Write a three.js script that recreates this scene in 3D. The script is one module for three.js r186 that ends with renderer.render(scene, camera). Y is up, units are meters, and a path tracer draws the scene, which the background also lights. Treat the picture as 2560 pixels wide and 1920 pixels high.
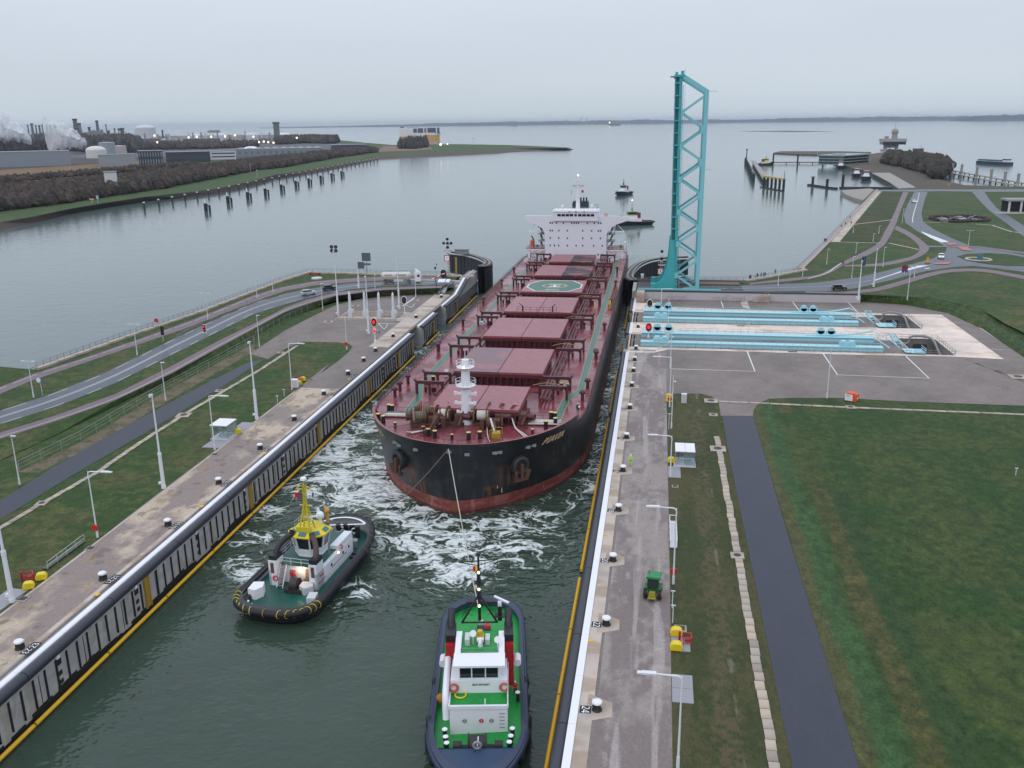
import * as THREE from 'three';
import { mergeGeometries } from 'three/addons/utils/BufferGeometryUtils.js';

// ---------------------------------------------------------------- camera, sky, sun, haze, exposure
const scene = new THREE.Scene();
const R = (d) => d * Math.PI / 180;
const camera = new THREE.PerspectiveCamera(46.21, 4 / 3, 0.5, 90000);
camera.rotation.order = 'YXZ';
camera.position.set(0, 60, 0);
camera.rotation.set(R(-16.23), R(9.278), R(-0.68));
scene.add(camera);
const renderer = new THREE.WebGLRenderer({ antialias: true });
renderer.toneMapping = THREE.LinearToneMapping;
renderer.toneMappingExposure = 1.1;
renderer.shadowMap.enabled = true;

// numbers: hash, periodic value noise, fractal sums
const hsh = (i, j, s) => { let h = (Math.imul(i, 374761393) + Math.imul(j, 668265263) + Math.imul(s, 97471)) | 0; h = Math.imul(h ^ (h >>> 13), 1274126177); return ((h ^ (h >>> 16)) >>> 0) / 4294967296; };
const vn = (x, y, p, q, s) => {
  let i = Math.floor(x), j = Math.floor(y); const a = x - i, b = y - j, u = a * a * (3 - 2 * a), v = b * b * (3 - 2 * b);
  let i1 = i + 1, j1 = j + 1; if (p) { i = ((i % p) + p) % p; i1 = ((i1 % p) + p) % p; } if (q) { j = ((j % q) + q) % q; j1 = ((j1 % q) + q) % q; }
  const c = hsh(i, j, s), d = hsh(i1, j, s), e = hsh(i, j1, s), f = hsh(i1, j1, s);
  return c + (d - c) * u + (e - c) * v + (c - d - e + f) * u * v;
};
const fbm = (x, y, o, s, p = 0, q = p) => { let t = 0, a = 0.5, n = 0; for (let k = 0; k < o; k++) { t += a * vn(x, y, p, q, s + k * 17); n += a; a *= 0.5; x *= 2; y *= 2; p *= 2; q *= 2; } return t / n; };
const sst = (a, b, x) => { const t = Math.min(1, Math.max(0, (x - a) / (b - a))); return t * t * (3 - 2 * t); };
const lerp = (a, b, t) => a + (b - a) * t, mix3 = (a, b, t) => [lerp(a[0], b[0], t), lerp(a[1], b[1], t), lerp(a[2], b[2], t)];
const rng = (s) => () => { s = (s + 0x6D2B79F5) | 0; let t = Math.imul(s ^ (s >>> 15), 1 | s); t = (t + Math.imul(t ^ (t >>> 7), 61 | t)) ^ t; return ((t ^ (t >>> 14)) >>> 0) / 4294967296; };

{ // overcast sky: brighter towards the zenith, faint streaks of cloud
  const W = 1024, H = 512, d = new Float32Array(W * H * 4);
  for (let y = 0; y < H; y++) for (let x = 0; x < W; x++) {
    const el = ((y + 0.5) / H - 0.5) * Math.PI, s = Math.max(0, Math.sin(el)), az = x / W;
    const n = fbm(az * 24, el * 26, 5, 5, 24, 0) - 0.5, n2 = fbm(az * 6, el * 8, 3, 9, 6, 0) - 0.5;
    const L = 0.60 * (1 + 0.9 * s) * (1 + 0.09 * n + 0.10 * n2), o = (y * W + x) * 4;
    const w = Math.exp(-Math.abs(el) * 9);
    d[o] = L * lerp(0.90, 0.89, w); d[o + 1] = L * lerp(0.985, 1.01, w); d[o + 2] = L * lerp(1.15, 1.10, w); d[o + 3] = 1;
  }
  const t = new THREE.DataTexture(d, W, H, THREE.RGBAFormat, THREE.FloatType);
  t.mapping = THREE.EquirectangularReflectionMapping; t.magFilter = THREE.LinearFilter; t.needsUpdate = true;
  scene.background = t; scene.environment = t;
}
const sun = new THREE.DirectionalLight(0xfff4e8, 0.5);
sun.position.set(-120, 260, 60); sun.target.position.set(-20, 0, -180);
sun.shadow.radius = 60; sun.castShadow = true; sun.shadow.mapSize.set(2048, 2048);
Object.assign(sun.shadow.camera, { left: -300, right: 300, top: 300, bottom: -300, near: 1, far: 900 });
scene.add(sun, sun.target);
scene.fog = new THREE.FogExp2(new THREE.Color().setRGB(0.80, 0.90, 1.0), 0.00004);

// ---------------------------------------------------------------- helpers
const Q = 6, RL = 8.4;                                     // heights above the water: quay, raised roads
const UP = (z) => 6 + 2.4 * (-z - 70) / 230;               // gentle ramp that carries the roads on the left bank
const V3 = (x, y, z) => new THREE.Vector3(x, y, z);
const used = {};
const numbered = (n) => { const k = used[n] = (used[n] ?? -1) + 1; return k ? n + '_' + String(k).padStart(3, '0') : n; };
const ORD = 'first second third fourth fifth sixth seventh eighth ninth tenth eleventh twelfth thirteenth fourteenth fifteenth sixteenth seventeenth eighteenth nineteenth twentieth'.split(' ');
const ord = (i) => i < 20 ? ORD[i] : 'twenty-' + (ORD[i - 20] ?? 'tenth');
function mat(r, g, b, rough = 0.8, o = {}) { const m = new (o.clearcoat || o.transmission || o.ior ? THREE.MeshPhysicalMaterial : THREE.MeshStandardMaterial)({ roughness: rough, metalness: 0, ...o }); m.color.setRGB(r, g, b); return m; }
const enc = (c) => 255 * (c <= 0.0031308 ? 12.92 * c : 1.055 * Math.pow(Math.min(1, c), 1 / 2.4) - 0.055);
function tex(w, h, size, fn, srgb = true) {                // size: [metres wide, metres high] of one repeat; fn(u, v) -> linear colour or a grey
  const d = new Uint8Array(w * h * 4);
  for (let y = 0; y < h; y++) for (let x = 0; x < w; x++) {
    const c = fn(x / w, y / h), o = (y * w + x) * 4;
    for (let k = 0; k < 3; k++) { const v = Math.max(0, c.length ? c[k] : c); d[o + k] = srgb ? enc(v) : Math.min(255, v * 255); } d[o + 3] = 255;
  }
  const t = new THREE.DataTexture(d, w, h); t.wrapS = t.wrapT = THREE.RepeatWrapping; t.magFilter = THREE.LinearFilter; t.minFilter = THREE.LinearMipmapLinearFilter;
  if (srgb) t.colorSpace = THREE.SRGBColorSpace;
  if (size) t.repeat.set(1 / size[0], 1 / size[1]); t.needsUpdate = true; return t;
}
function prep(g) {
  const keep = g.userData.keepuv; if (g.index) g = g.toNonIndexed();
  for (const k of Object.keys(g.attributes)) if (!['position', 'normal', 'uv'].includes(k)) g.deleteAttribute(k);
  if (!g.attributes.normal) g.computeVertexNormals();
  if (!keep) {
    const p = g.attributes.position, n = g.attributes.normal, uv = new Float32Array(p.count * 2);
    for (let i = 0; i < p.count; i++) {
      const f = i - i % 3, nx = Math.abs(n.getX(f)), ny = Math.abs(n.getY(f)), nz = Math.abs(n.getZ(f)), X = p.getX(i), Y = p.getY(i), Z = p.getZ(i);
      if (ny >= nx && ny >= nz) { uv[2 * i] = X; uv[2 * i + 1] = -Z; } else if (nx > nz) { uv[2 * i] = Z; uv[2 * i + 1] = Y; } else { uv[2 * i] = X; uv[2 * i + 1] = Y; }
    }
    g.setAttribute('uv', new THREE.BufferAttribute(uv, 2));
  }
  g.morphAttributes = {}; g.groups = []; return g;
}
function mesh(name, gs, m, parent = scene) {
  gs = [].concat(gs).filter(Boolean).map(prep);
  const o = new THREE.Mesh(gs.length > 1 ? mergeGeometries(gs) : gs[0], m);
  o.name = parent === scene ? numbered(name) : name; o.castShadow = o.receiveShadow = true; parent.add(o); return o;
}
const tag = (o, label, category, group) => { Object.assign(o.userData, { label, category }); if (group) o.userData.group = group; return o; };
const struct = (name, gs, m) => { const o = mesh(name, gs, m); o.userData.kind = 'structure'; return o; };
function thing(name, label, category, [x, y, z] = [0, 0, 0], turn = 0, group) {
  const o = new THREE.Group(); o.name = numbered(name); o.position.set(x, y, z); o.rotation.y = turn; scene.add(o); return tag(o, label, category, group);
}
function dup(src, label, [x, y, z], turn = 0, s) {
  const c = src.clone(); c.userData = { ...src.userData, label }; c.name = numbered(src.name.replace(/_\d+$/, '')); c.position.set(x, y, z); c.rotation.y = turn; if (s) c.scale.set(...[].concat(s, s, s).slice(0, 3)); scene.add(c); return c;
}
const box = (w, h, d, x = 0, y = 0, z = 0, ry = 0) => { const g = new THREE.BoxGeometry(w, h, d); if (ry) g.rotateY(ry); return g.translate(x, y, z); };   // centred
const bx = (x0, x1, y0, y1, z0, z1) => box(Math.abs(x1 - x0), Math.abs(y1 - y0), Math.abs(z1 - z0), (x0 + x1) / 2, (y0 + y1) / 2, (z0 + z1) / 2);
const cyl = (r1, r2, h, x = 0, y = 0, z = 0, n = 10) => new THREE.CylinderGeometry(r2, r1, h, n).translate(x, y + h / 2, z);                               // r1 at the foot, r2 at the top, from y up
const rod = (a, b, r, n = 6, r2 = r) => { const d = b.clone().sub(a), g = new THREE.CylinderGeometry(r2, r, d.length(), n); g.applyQuaternion(new THREE.Quaternion().setFromUnitVectors(V3(0, 1, 0), d.clone().normalize())); return g.translate((a.x + b.x) / 2, (a.y + b.y) / 2, (a.z + b.z) / 2); };
const beam = (a, b, w, h) => { const d = b.clone().sub(a), g = new THREE.BoxGeometry(w, h, d.length()), o = new THREE.Object3D(); o.position.copy(a).lerp(b, 0.5); o.lookAt(b); o.updateMatrix(); return g.applyMatrix4(o.matrix); };
const sph = (r, x, y, z, n = 12, m = 8) => new THREE.SphereGeometry(r, n, m).translate(x, y, z);
const tube = (pts, r, seg = 40, n = 6, closed = false) => new THREE.TubeGeometry(new THREE.CatmullRomCurve3(pts, closed), seg, r, n, closed);
const torus = (R0, r, n = 20, m = 8) => new THREE.TorusGeometry(R0, r, m, n);
const shp = (poly, holes = []) => { const s = new THREE.Shape(poly.map(([x, z]) => new THREE.Vector2(x, -z))); for (const h of holes) s.holes.push(new THREE.Path(h.map(([x, z]) => new THREE.Vector2(x, -z)))); return s; };
const flat = (poly, y, holes) => { const g = new THREE.ShapeGeometry(shp(poly, holes)).rotateX(-Math.PI / 2); const p = g.attributes.position; for (let i = 0; i < p.count; i++) p.setY(i, typeof y === 'function' ? y(p.getZ(i)) : y); g.computeVertexNormals(); return g; };
const slab = (poly, y0, y1, holes, bevel = 0) => new THREE.ExtrudeGeometry(shp(poly, holes), { depth: y1 - y0 - bevel, bevelEnabled: bevel > 0, bevelThickness: bevel, bevelSize: bevel, bevelOffset: -bevel, bevelSegments: 2, steps: 1 }).rotateX(-Math.PI / 2).translate(0, y0, 0);
const rect = (x0, x1, z0, z1) => [[x0, z0], [x1, z0], [x1, z1], [x0, z1]];
function strip(A, B) {                                     // faces between two polylines of [x, y, z]
  const v = []; for (let i = 0; i < A.length - 1; i++) v.push(...A[i], ...B[i], ...A[i + 1], ...A[i + 1], ...B[i], ...B[i + 1]);
  const g = new THREE.BufferGeometry(); g.setAttribute('position', new THREE.BufferAttribute(new Float32Array(v), 3)); g.computeVertexNormals(); return g;
}
const yOf = (y, z) => typeof y === 'function' ? y(z) : y;
const skirt = (poly, y, y0, closed = true) => { const p = closed ? [...poly, poly[0]] : poly; return strip(p.map(([x, z]) => [x, yOf(y, z), z]), p.map(([x, z]) => [x, y0, z])); };
function ribbon(pts, w, y, off = 0) {                      // flat band along a polyline
  const L = [], Rr = []; pts.forEach((p, i) => { const a = pts[Math.max(0, i - 1)], b = pts[Math.min(pts.length - 1, i + 1)], dx = b[0] - a[0], dz = b[1] - a[1], l = Math.hypot(dx, dz) || 1, nx = -dz / l, nz = dx / l; L.push([p[0] + nx * (off + w / 2), yOf(y, p[1]), p[1] + nz * (off + w / 2)]); Rr.push([p[0] + nx * (off - w / 2), yOf(y, p[1]), p[1] + nz * (off - w / 2)]); });
  return strip(Rr, L);
}
function along(pts, step, fn) { let left = 0; for (let i = 0; i < pts.length - 1; i++) { const [x0, z0] = pts[i], [x1, z1] = pts[i + 1], l = Math.hypot(x1 - x0, z1 - z0), a = Math.atan2(x1 - x0, z1 - z0); for (; left < l; left += step) fn(lerp(x0, x1, left / l), lerp(z0, z1, left / l), a); left -= l; } }
const smooth = (pts, n = 8) => new THREE.CatmullRomCurve3(pts.map(([x, z]) => V3(x, 0, z))).getPoints(pts.length * n).map((p) => [p.x, p.z]);
function text(str, w, h, fg, bg, o = {}) {                 // flat lettering as a canvas texture
  const W = o.px ?? 256, H = Math.max(16, Math.round(W * h / w)), c = document.createElement('canvas'); c.width = W; c.height = H; const x = c.getContext('2d');
  if (bg) { x.fillStyle = bg; x.fillRect(0, 0, W, H); } x.fillStyle = fg; x.textAlign = 'center'; x.textBaseline = 'middle';
  const lines = str.split('\n'); lines.forEach((s, i) => { const fs = (o.fs ?? 0.8) * H / lines.length * (i && o.small ? o.small : 1); x.font = `${o.weight ?? 'bold'} ${fs}px ${o.font ?? 'sans-serif'}`; x.save(); x.translate(W / 2, H * (i + 0.5) / lines.length); const m = x.measureText(s).width; if (m > W * 0.94) x.scale(W * 0.94 / m, 1); x.fillText(s, 0, 0); x.restore(); });
  const t = new THREE.CanvasTexture(c); t.colorSpace = THREE.SRGBColorSpace; return t;
}
function decal(t, w, h) { const g = new THREE.PlaneGeometry(w, h); g.userData.keepuv = true; return g; }
const cut = (t, rough = 0.6) => new THREE.MeshStandardMaterial({ map: t, roughness: rough, transparent: true, alphaTest: 0.4 });

// ---------------------------------------------------------------- materials
const nz4 = (u, v, f, s, o = 4) => fbm(u * f, v * f, o, s, f);
const T = {
  grass: tex(1024, 1024, [46, 46], (u, v) => { const a = nz4(u, v, 6, 1, 5), b = nz4(u, v, 40, 2, 4), c = nz4(u, v, 180, 3, 2), k = sst(0.38, 0.66, a * 0.65 + b * 0.35); return mix3([0.026, 0.060, 0.007], [0.062, 0.070, 0.018], k).map((x) => x * (0.55 + 0.9 * c * b * 2)); }),
  asphalt: tex(512, 512, [18, 18], (u, v) => { const a = nz4(u, v, 4, 11, 4), c = nz4(u, v, 128, 12, 2); const k = 0.72 + 0.3 * a + 0.35 * (c - 0.5); return [0.074 * k, 0.082 * k, 0.105 * k]; }),
  tarmac: tex(512, 512, [14, 14], (u, v) => { const a = fbm(u * 6, v * 3, 4, 21, 6, 3), c = nz4(u, v, 128, 22, 2); const k = 0.75 + 0.3 * a + 0.5 * (c - 0.5); return [0.034 * k, 0.038 * k, 0.056 * k]; }),
  redpath: tex(512, 512, [16, 16], (u, v) => { const a = nz4(u, v, 5, 31, 4), c = nz4(u, v, 120, 32, 2); const k = 0.72 + 0.35 * a + 0.4 * (c - 0.5); return [0.165 * k, 0.105 * k, 0.122 * k]; }),
  pavers: tex(1024, 1024, [24, 24], (u, v) => { const a = nz4(u, v, 5, 41, 5), b = nz4(u, v, 14, 44, 4), gx = u * 120, gy = v * 240, row = Math.floor(gy), br = hsh(Math.floor(gx + (row % 2) * 0.5), row, 43), jx = Math.abs((gx + (row % 2) * 0.5) % 1 - 0.5), jy = Math.abs(gy % 1 - 0.5); const k = (0.62 + 0.45 * a + 0.22 * (b - 0.5) + 0.34 * (br - 0.5)) * (jx > 0.45 || jy > 0.42 ? 0.72 : 1); return [0.232 * k, 0.192 * k, 0.172 * k]; }),
  concrete: tex(1024, 1024, [30, 30], (u, v) => { const a = nz4(u, v, 5, 51, 5), b = nz4(u, v, 24, 52, 4), st = sst(0.56, 0.75, fbm(u * 4, v * 10, 4, 53, 4, 10)); const k = 0.72 + 0.4 * a + 0.3 * (b - 0.5); return mix3([0.50 * k, 0.425 * k, 0.36 * k], [0.30 * k, 0.20 * k, 0.12 * k], st * 0.55); }),
  wall: tex(1024, 512, [40, 8], (u, v) => { const a = fbm(u * 30, v * 2, 4, 61, 30, 2), b = fbm(u * 20, v * 10, 4, 62, 20, 10); const k = 0.70 + 0.3 * a + 0.35 * (b - 0.5), st = sst(0.56, 0.72, a); return mix3([0.46 * k, 0.445 * k, 0.43 * k], [0.26 * k, 0.22 * k, 0.15 * k], st * 0.5); }),
  bump: tex(512, 512, [5, 5], (u, v) => nz4(u, v, 24, 71, 4), false),
  water: tex(1024, 1024, [64, 64], (u, v) => { let s = 0; for (let k = 0; k < 4; k++) { const f = [10, 22, 48, 100][k]; s += [0.5, 0.28, 0.15, 0.07][k] * (1 - Math.abs(2 * fbm(u * f, v * f * 1.25, 2, 80 + k, f, f * 1.25) - 1)); } return s; }, false),
};
const worn = (t, k = 0.5) => Object.assign(t, {});
const M = {
  grass: mat(1, 1, 1, 0.95, { map: T.grass }),
  asphalt: mat(1, 1, 1, 0.42, { map: T.asphalt }), tarmac: mat(1, 1, 1, 0.55, { map: T.tarmac }), red: mat(1, 1, 1, 0.5, { map: T.redpath }), pavers: mat(1, 1, 1, 0.72, { map: T.pavers }),
  concrete: mat(1, 1, 1, 0.75, { map: T.concrete }), wall: mat(1, 1, 1, 0.8, { map: T.wall }), grey: mat(0.30, 0.29, 0.30, 0.8, { map: null }),
  white: mat(0.78, 0.78, 0.80, 0.45), paint: mat(0.72, 0.72, 0.70, 0.6), offw: mat(0.55, 0.55, 0.57, 0.5), pole: mat(0.62, 0.66, 0.68, 0.45), black: mat(0.014, 0.014, 0.017, 0.5), rubber: mat(0.012, 0.012, 0.015, 0.65),
  navy: mat(0.03, 0.04, 0.065, 0.5), yellow: mat(0.72, 0.40, 0.01, 0.5), lemon: mat(0.75, 0.56, 0.02, 0.45), redp: mat(0.55, 0.02, 0.025, 0.45), orange: mat(0.75, 0.13, 0.02, 0.5), steel: mat(0.24, 0.25, 0.26, 0.45), dark: mat(0.035, 0.035, 0.04, 0.6), rust: mat(0.16, 0.07, 0.035, 0.8),
  teal: mat(0.045, 0.36, 0.38, 0.5), teal2: mat(0.20, 0.52, 0.56, 0.5), aqua: mat(0.36, 0.66, 0.74, 0.45), glass: mat(0.012, 0.02, 0.022, 0.08), green: mat(0.005, 0.20, 0.035, 0.45), timber: mat(0.07, 0.055, 0.045, 0.85), rope: mat(0.55, 0.50, 0.40, 0.9),
  lamp: new THREE.MeshStandardMaterial({ color: 0xffffff, emissive: 0xffd9a0, emissiveIntensity: 3, roughness: 0.4 }), redlamp: new THREE.MeshStandardMaterial({ color: 0xff2020, emissive: 0xff1010, emissiveIntensity: 1.6, roughness: 0.4 }),
};


// ---------------------------------------------------------------- water
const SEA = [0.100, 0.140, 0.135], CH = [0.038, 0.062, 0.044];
const seaMat = (o) => new THREE.MeshPhysicalMaterial({ roughness: 0.07, ior: 1.33, bumpMap: T.water, ...o });
{
  const m = seaMat({ bumpScale: 0.09 }); m.color.setRGB(...SEA);
  struct('sea', flat([[-40000, 400], [40000, 400], [40000, -40000], [-40000, -40000]], 0, [rect(-72, -3, -8, -420)]), m);
  // blobs of churned water: [x, z, radius, strength]
  const blobs = [
    ...[[-60.75, -151.3], [-59.86, -160.49], [-57.91, -170.77], [-50.95, -148.95], [-43.8, -136.78], [-49.15, -138.12], [-54.58, -141.66], [-39.6, -127.84], [-35.32, -123.24], [-31.39, -122.12], [-26.7, -120.36], [-22.7, -117.83], [-21.58, -123.45]].map((p) => [...p, 5.8, 1.3]),
    ...[[-27.26, -116.46], [-29.77, -115.37], [-23.36, -114.07], [-26.54, -110.16], [-19.46, -119.03], [-33.4, -118.67]].map((p) => [...p, 3.8, 1.45]),
    ...[[-16.74, -130.03], [-13.66, -135.9], [-10.83, -143.18], [-9.46, -152.03], [-9.32, -162.98], [-9.54, -173.9], [-19.27, -127.09]].map((p) => [...p, 3.0, 0.9]),
    ...[[-62.42, -145.12], [-57.12, -137.06], [-48.48, -131.26], [-47.72, -159.36], [-54.4, -175.84], [-28.58, -125.83]].map((p) => [...p, 5.2, 0.85]),
    ...[[-59.97, -115.83], [-57.98, -110.04], [-61.07, -125.86], [-54.5, -106.3], [-38.96, -99.57], [-38.44, -102.67], [-40.7, -103.61], [-56.44, -117.91]].map((p) => [...p, 2.4, 0.95]),
    ...[[-9.88, -187.87], [-9.96, -200.25], [-10.06, -214.21], [-10.04, -232.52], [-10.28, -259.85], [-10.58, -293.84], [-10.61, -318.55]].map((p) => [p[0] - 0.6, p[1], 4.5, 0.62]),
    ...[[-63.47, -231.46], [-63.7, -250.95], [-63.98, -273.62], [-64.2, -292.21], [-61.48, -212.48], [-60.86, -197.94], [-60.31, -185.07], [-60.81, -176.64], [-61.58, -234.29], [-60.97, -245.38]].map((p) => [...p, 4.4, 0.55]),
  ];
  const foam = (x, z) => {
    let k = 0; for (const [bxx, bz, r, s] of blobs) { const d = ((x - bxx) ** 2 + (z - bz) ** 2) / (r * r); if (d < 6) k = Math.max(k, s * Math.exp(-d * 0.7)); }
    if (k < 0.03) return 0;
    const wx = fbm(x * 0.14, z * 0.14, 4, 101), wz = fbm(x * 0.14 + 40, z * 0.14, 4, 103), X = x + 11 * (wx - 0.5), Z = z + 11 * (wz - 0.5);
    const r1 = 1 - Math.abs(2 * fbm(X * 0.30, Z * 0.40, 4, 105) - 1), r2 = 1 - Math.abs(2 * fbm(X * 0.95, Z * 1.15, 3, 107) - 1), pat = fbm(x * 0.22, z * 0.3, 3, 111), fine = fbm(x * 3.2, z * 3.2, 3, 109);
    const t = Math.pow(r1, 5) * 0.62 + Math.pow(r2, 3.2) * 0.42 + 0.42 * (fine - 0.5) + 0.5 * (pat - 0.5);
    return sst(0.74 - 0.52 * k, 1.04 - 0.42 * k, t) * Math.min(1, k * 1.6);
  };
  const chamber = (name, z0, z1, W, H, far) => {
    const x0 = -72, x1 = -3, w = x1 - x0, d = z0 - z1;
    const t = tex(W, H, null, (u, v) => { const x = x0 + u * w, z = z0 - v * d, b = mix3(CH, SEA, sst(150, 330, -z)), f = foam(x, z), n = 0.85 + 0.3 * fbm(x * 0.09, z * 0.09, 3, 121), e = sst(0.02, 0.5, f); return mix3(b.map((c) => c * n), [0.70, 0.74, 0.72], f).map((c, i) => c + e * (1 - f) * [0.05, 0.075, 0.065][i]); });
    const g = new THREE.PlaneGeometry(w, d).rotateX(-Math.PI / 2).translate((x0 + x1) / 2, 0, (z0 + z1) / 2).toNonIndexed(), p = g.attributes.position, uv = g.attributes.uv, uv1 = new Float32Array(p.count * 2);
    for (let i = 0; i < p.count; i++) { uv.setXY(i, (p.getX(i) - x0) / w, (z0 - p.getZ(i)) / d); }
    const b = tex(512, 1024, null, (u, v) => { const x = x0 + u * w, z = z0 - v * d; let k = 0; for (const [bxx, bz, r, s] of blobs) { const q = ((x - bxx) ** 2 + (z - bz) ** 2) / (r * r * 5); if (q < 4) k = Math.max(k, s * Math.exp(-q)); } const wx = fbm(x * 0.1, z * 0.1, 2, 131); return 0.5 + (fbm(x * 0.5 + 3 * wx, z * 0.9, 3, 133) - 0.5) * (0.16 + 0.75 * k) + (fbm(x * 2.2, z * 3.6, 2, 135) - 0.5) * (0.10 + 0.2 * k); }, false);
    g.userData.keepuv = true;
    struct(name, g, new THREE.MeshPhysicalMaterial({ map: t, roughness: 0.07, ior: 1.33, bumpMap: b, bumpScale: far ? 0.6 : 0.75 }));
  };
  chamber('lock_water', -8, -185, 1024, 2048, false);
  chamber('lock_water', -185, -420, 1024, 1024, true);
}

// ---------------------------------------------------------------- left bank: raised roads on a gentle ramp, grass, yard and quay
const LS = { // outlines on the ramp
  sea: [...[[-161.79, -176.7], [-149, -179.33], [-138.51, -177.87], [-137.65, -186.71], [-135.11, -211.02], [-131.23, -238.33], [-128.71, -271.96]], ...[[-127.39, -290.63], [-124.23, -307.15], [-113.81, -307.29], [-96.16, -305.89], [-67.81, -304.79]]],
  p1a: [...[[-138.75, -152.67], [-137.48, -164.42], [-136.94, -174.91], [-134.07, -187.63], [-131, -207.43], [-128.03, -232.22], [-126.19, -266.39]], ...[[-122.65, -280.35], [-115.92, -291.19], [-105.89, -298.1], [-95.12, -302.47], [-72.31, -302.8]]],
  p1b: [...[[-134.31, -147.36], [-133.96, -159.87], [-133.79, -169.44], [-131.26, -183.42], [-127.96, -202.32], [-124.97, -219.99], [-121.57, -256.23]], ...[[-119.18, -273.99], [-113.12, -283.91], [-103.3, -290.54], [-92.89, -295.18], [-71.08, -297.51]]],
  ra: [...[[-128.16, -139.98], [-126.15, -149.76], [-123.38, -159.91], [-121.29, -176.98], [-122.05, -208.64], [-122.01, -227.27], [-120.89, -254.71]], ...[[-116.19, -271.52], [-109.79, -281.5], [-102.58, -288.45], [-92.18, -292.82], [-68.51, -296.85]]],
  rb: [...[[-123.44, -134.33], [-120.33, -142.24], [-116.52, -153.83], [-114.19, -170.13], [-114.2, -194.42], [-114.21, -211.96], [-114.08, -239.72]], ...[[-109.78, -255.93], [-104.98, -268.72], [-98.93, -277.82], [-89.51, -285.39], [-67.37, -290.07]]],
  p2a: [...[[-120.34, -130.61], [-117.18, -138.16], [-113.05, -148.87], [-109.58, -162.73], [-109.07, -185.11], [-109.42, -208.75], [-108.73, -227.91]], ...[[-108.5, -248.42], [-106.43, -261.56], [-101.62, -273.24], [-88.78, -282.98], [-69.6, -287.78]]],
  p2b: [...[[-117.79, -127.56], [-114.81, -135.1], [-110.85, -145.71], [-107.16, -158.86], [-105.81, -179.21], [-106.07, -202.01], [-106.14, -222.21]], ...[[-106.11, -242.68], [-103.78, -254.77], [-99.64, -267.71], [-87.29, -278.08], [-69.41, -283.7]]],
};
const ring = (a, b) => [...a, ...[...b].reverse()];
{
  const g = ring([[-400, -30], ...LS.sea], [[-180, -30], ...LS.p2b]);
  struct('road_embankment', [flat(g, UP), skirt(LS.sea, UP, -1, false)], M.grass);
  struct('cycle_path', flat(ring(LS.p1a, LS.p1b), (z) => UP(z) + 0.03), M.red);
  struct('road', flat(ring(LS.ra, LS.rb), (z) => UP(z) + 0.03), M.asphalt);
  struct('cycle_path', flat(ring(LS.p2a, LS.p2b), (z) => UP(z) + 0.03), M.red);
  const mid = (a, b, t) => a.map((p, i) => [lerp(p[0], b[i][0], t), lerp(p[1], b[i][1], t)]);
  const Y = (z) => UP(z) + 0.055, dash = (line, on, off, w) => { const out = [], pts = smooth(line, 10); let run = 0, cur = []; for (let i = 0; i < pts.length - 1; i++) { const n = Math.ceil(Math.hypot(pts[i + 1][0] - pts[i][0], pts[i + 1][1] - pts[i][1]) / 0.5); for (let k = 0; k < n; k++) { const p = [lerp(pts[i][0], pts[i + 1][0], k / n), lerp(pts[i][1], pts[i + 1][1], k / n)]; run += 0.5; if (run % (on + off) < on) cur.push(p); else { if (cur.length > 2) out.push(ribbon([cur[0], cur[cur.length >> 1], cur[cur.length - 1]], w, Y)); cur = []; } } } return out; };
  const paint = struct('road_markings', [ribbon(smooth(mid(LS.ra, LS.rb, 0.46)), 0.16, Y), ribbon(smooth(mid(LS.ra, LS.rb, 0.53)), 0.16, Y), ...dash(mid(LS.ra, LS.rb, 0.06), 6, 6, 0.16), ...dash(mid(LS.ra, LS.rb, 0.94), 6, 6, 0.16), ribbon(smooth(mid(LS.p2a, LS.p2b, 0.68)), 0.14, Y), ...dash(mid(LS.p1a, LS.p1b, 0.3), 9, 1.5, 0.14)], M.paint);
  // sea wall coping: separate concrete blocks, and the dark kerb behind it
  const cop = struct('sea_wall_coping', ribbon(LS.sea.slice(2), 0.35, (z) => UP(z) + 0.05, -2.1), M.dark); let n = 0;
  along(LS.sea.slice(2), 6, (x, z, a) => { const b = mesh('coping_block', T.copb ??= box(1.5, 0.5, 5.94, 0, 0.25, 2.97), M.concrete, cop); b.position.set(x, UP(z) - 0.02, z); b.rotation.y = a; n++; });
  // lower ground beside the lock
  const slopeB = [...[[-113.37, -122.13], [-108.66, -127], [-107.53, -140.78], [-107.1, -158.54], [-106.06, -179.41], [-104.95, -199.44], [-104.98, -219.32]], ...[[-105.5, -245.13], [-102.7, -258.29], [-101.17, -271.57], [-87.84, -279.48], [-71.32, -284.81]]];
  struct('grass_bank', strip(LS.p2b.map(([x, z]) => [x, UP(z), z]), slopeB.map(([x, z], i) => [x, 6, z])), mat(1, 1, 1, 0.95, { map: T.grass }));
  const pit = rect(-91, -71.6, -243.2, -254.5);
  struct('quay_ground', flat([[-65.3, -10], [-65.3, -318], ...LS.p2b.map(([x, z]) => [x - 0.3, z]).reverse(), [-180, -10]], 5.9, [pit]), M.grass);
  // dry grass band under the fence
  struct('dry_grass_strip', flat(ring([[-102.12, -122.63], [-100.73, -137.57], [-102.1, -164.77], [-102.13, -213.07]], [[-98.68, -123.07], [-97.01, -135.33], [-98.02, -161.23], [-98.4, -204.85]]), 5.92), mat(0.9, 0.85, 0.8, 0.95, { map: tex(256, 256, [14, 14], (u, v) => { const a = nz4(u, v, 8, 141, 5), b = nz4(u, v, 64, 142, 2); return mix3([0.075, 0.075, 0.035], [0.19, 0.155, 0.11], sst(0.3, 0.7, a * 0.6 + b * 0.4)); }) }));
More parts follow.
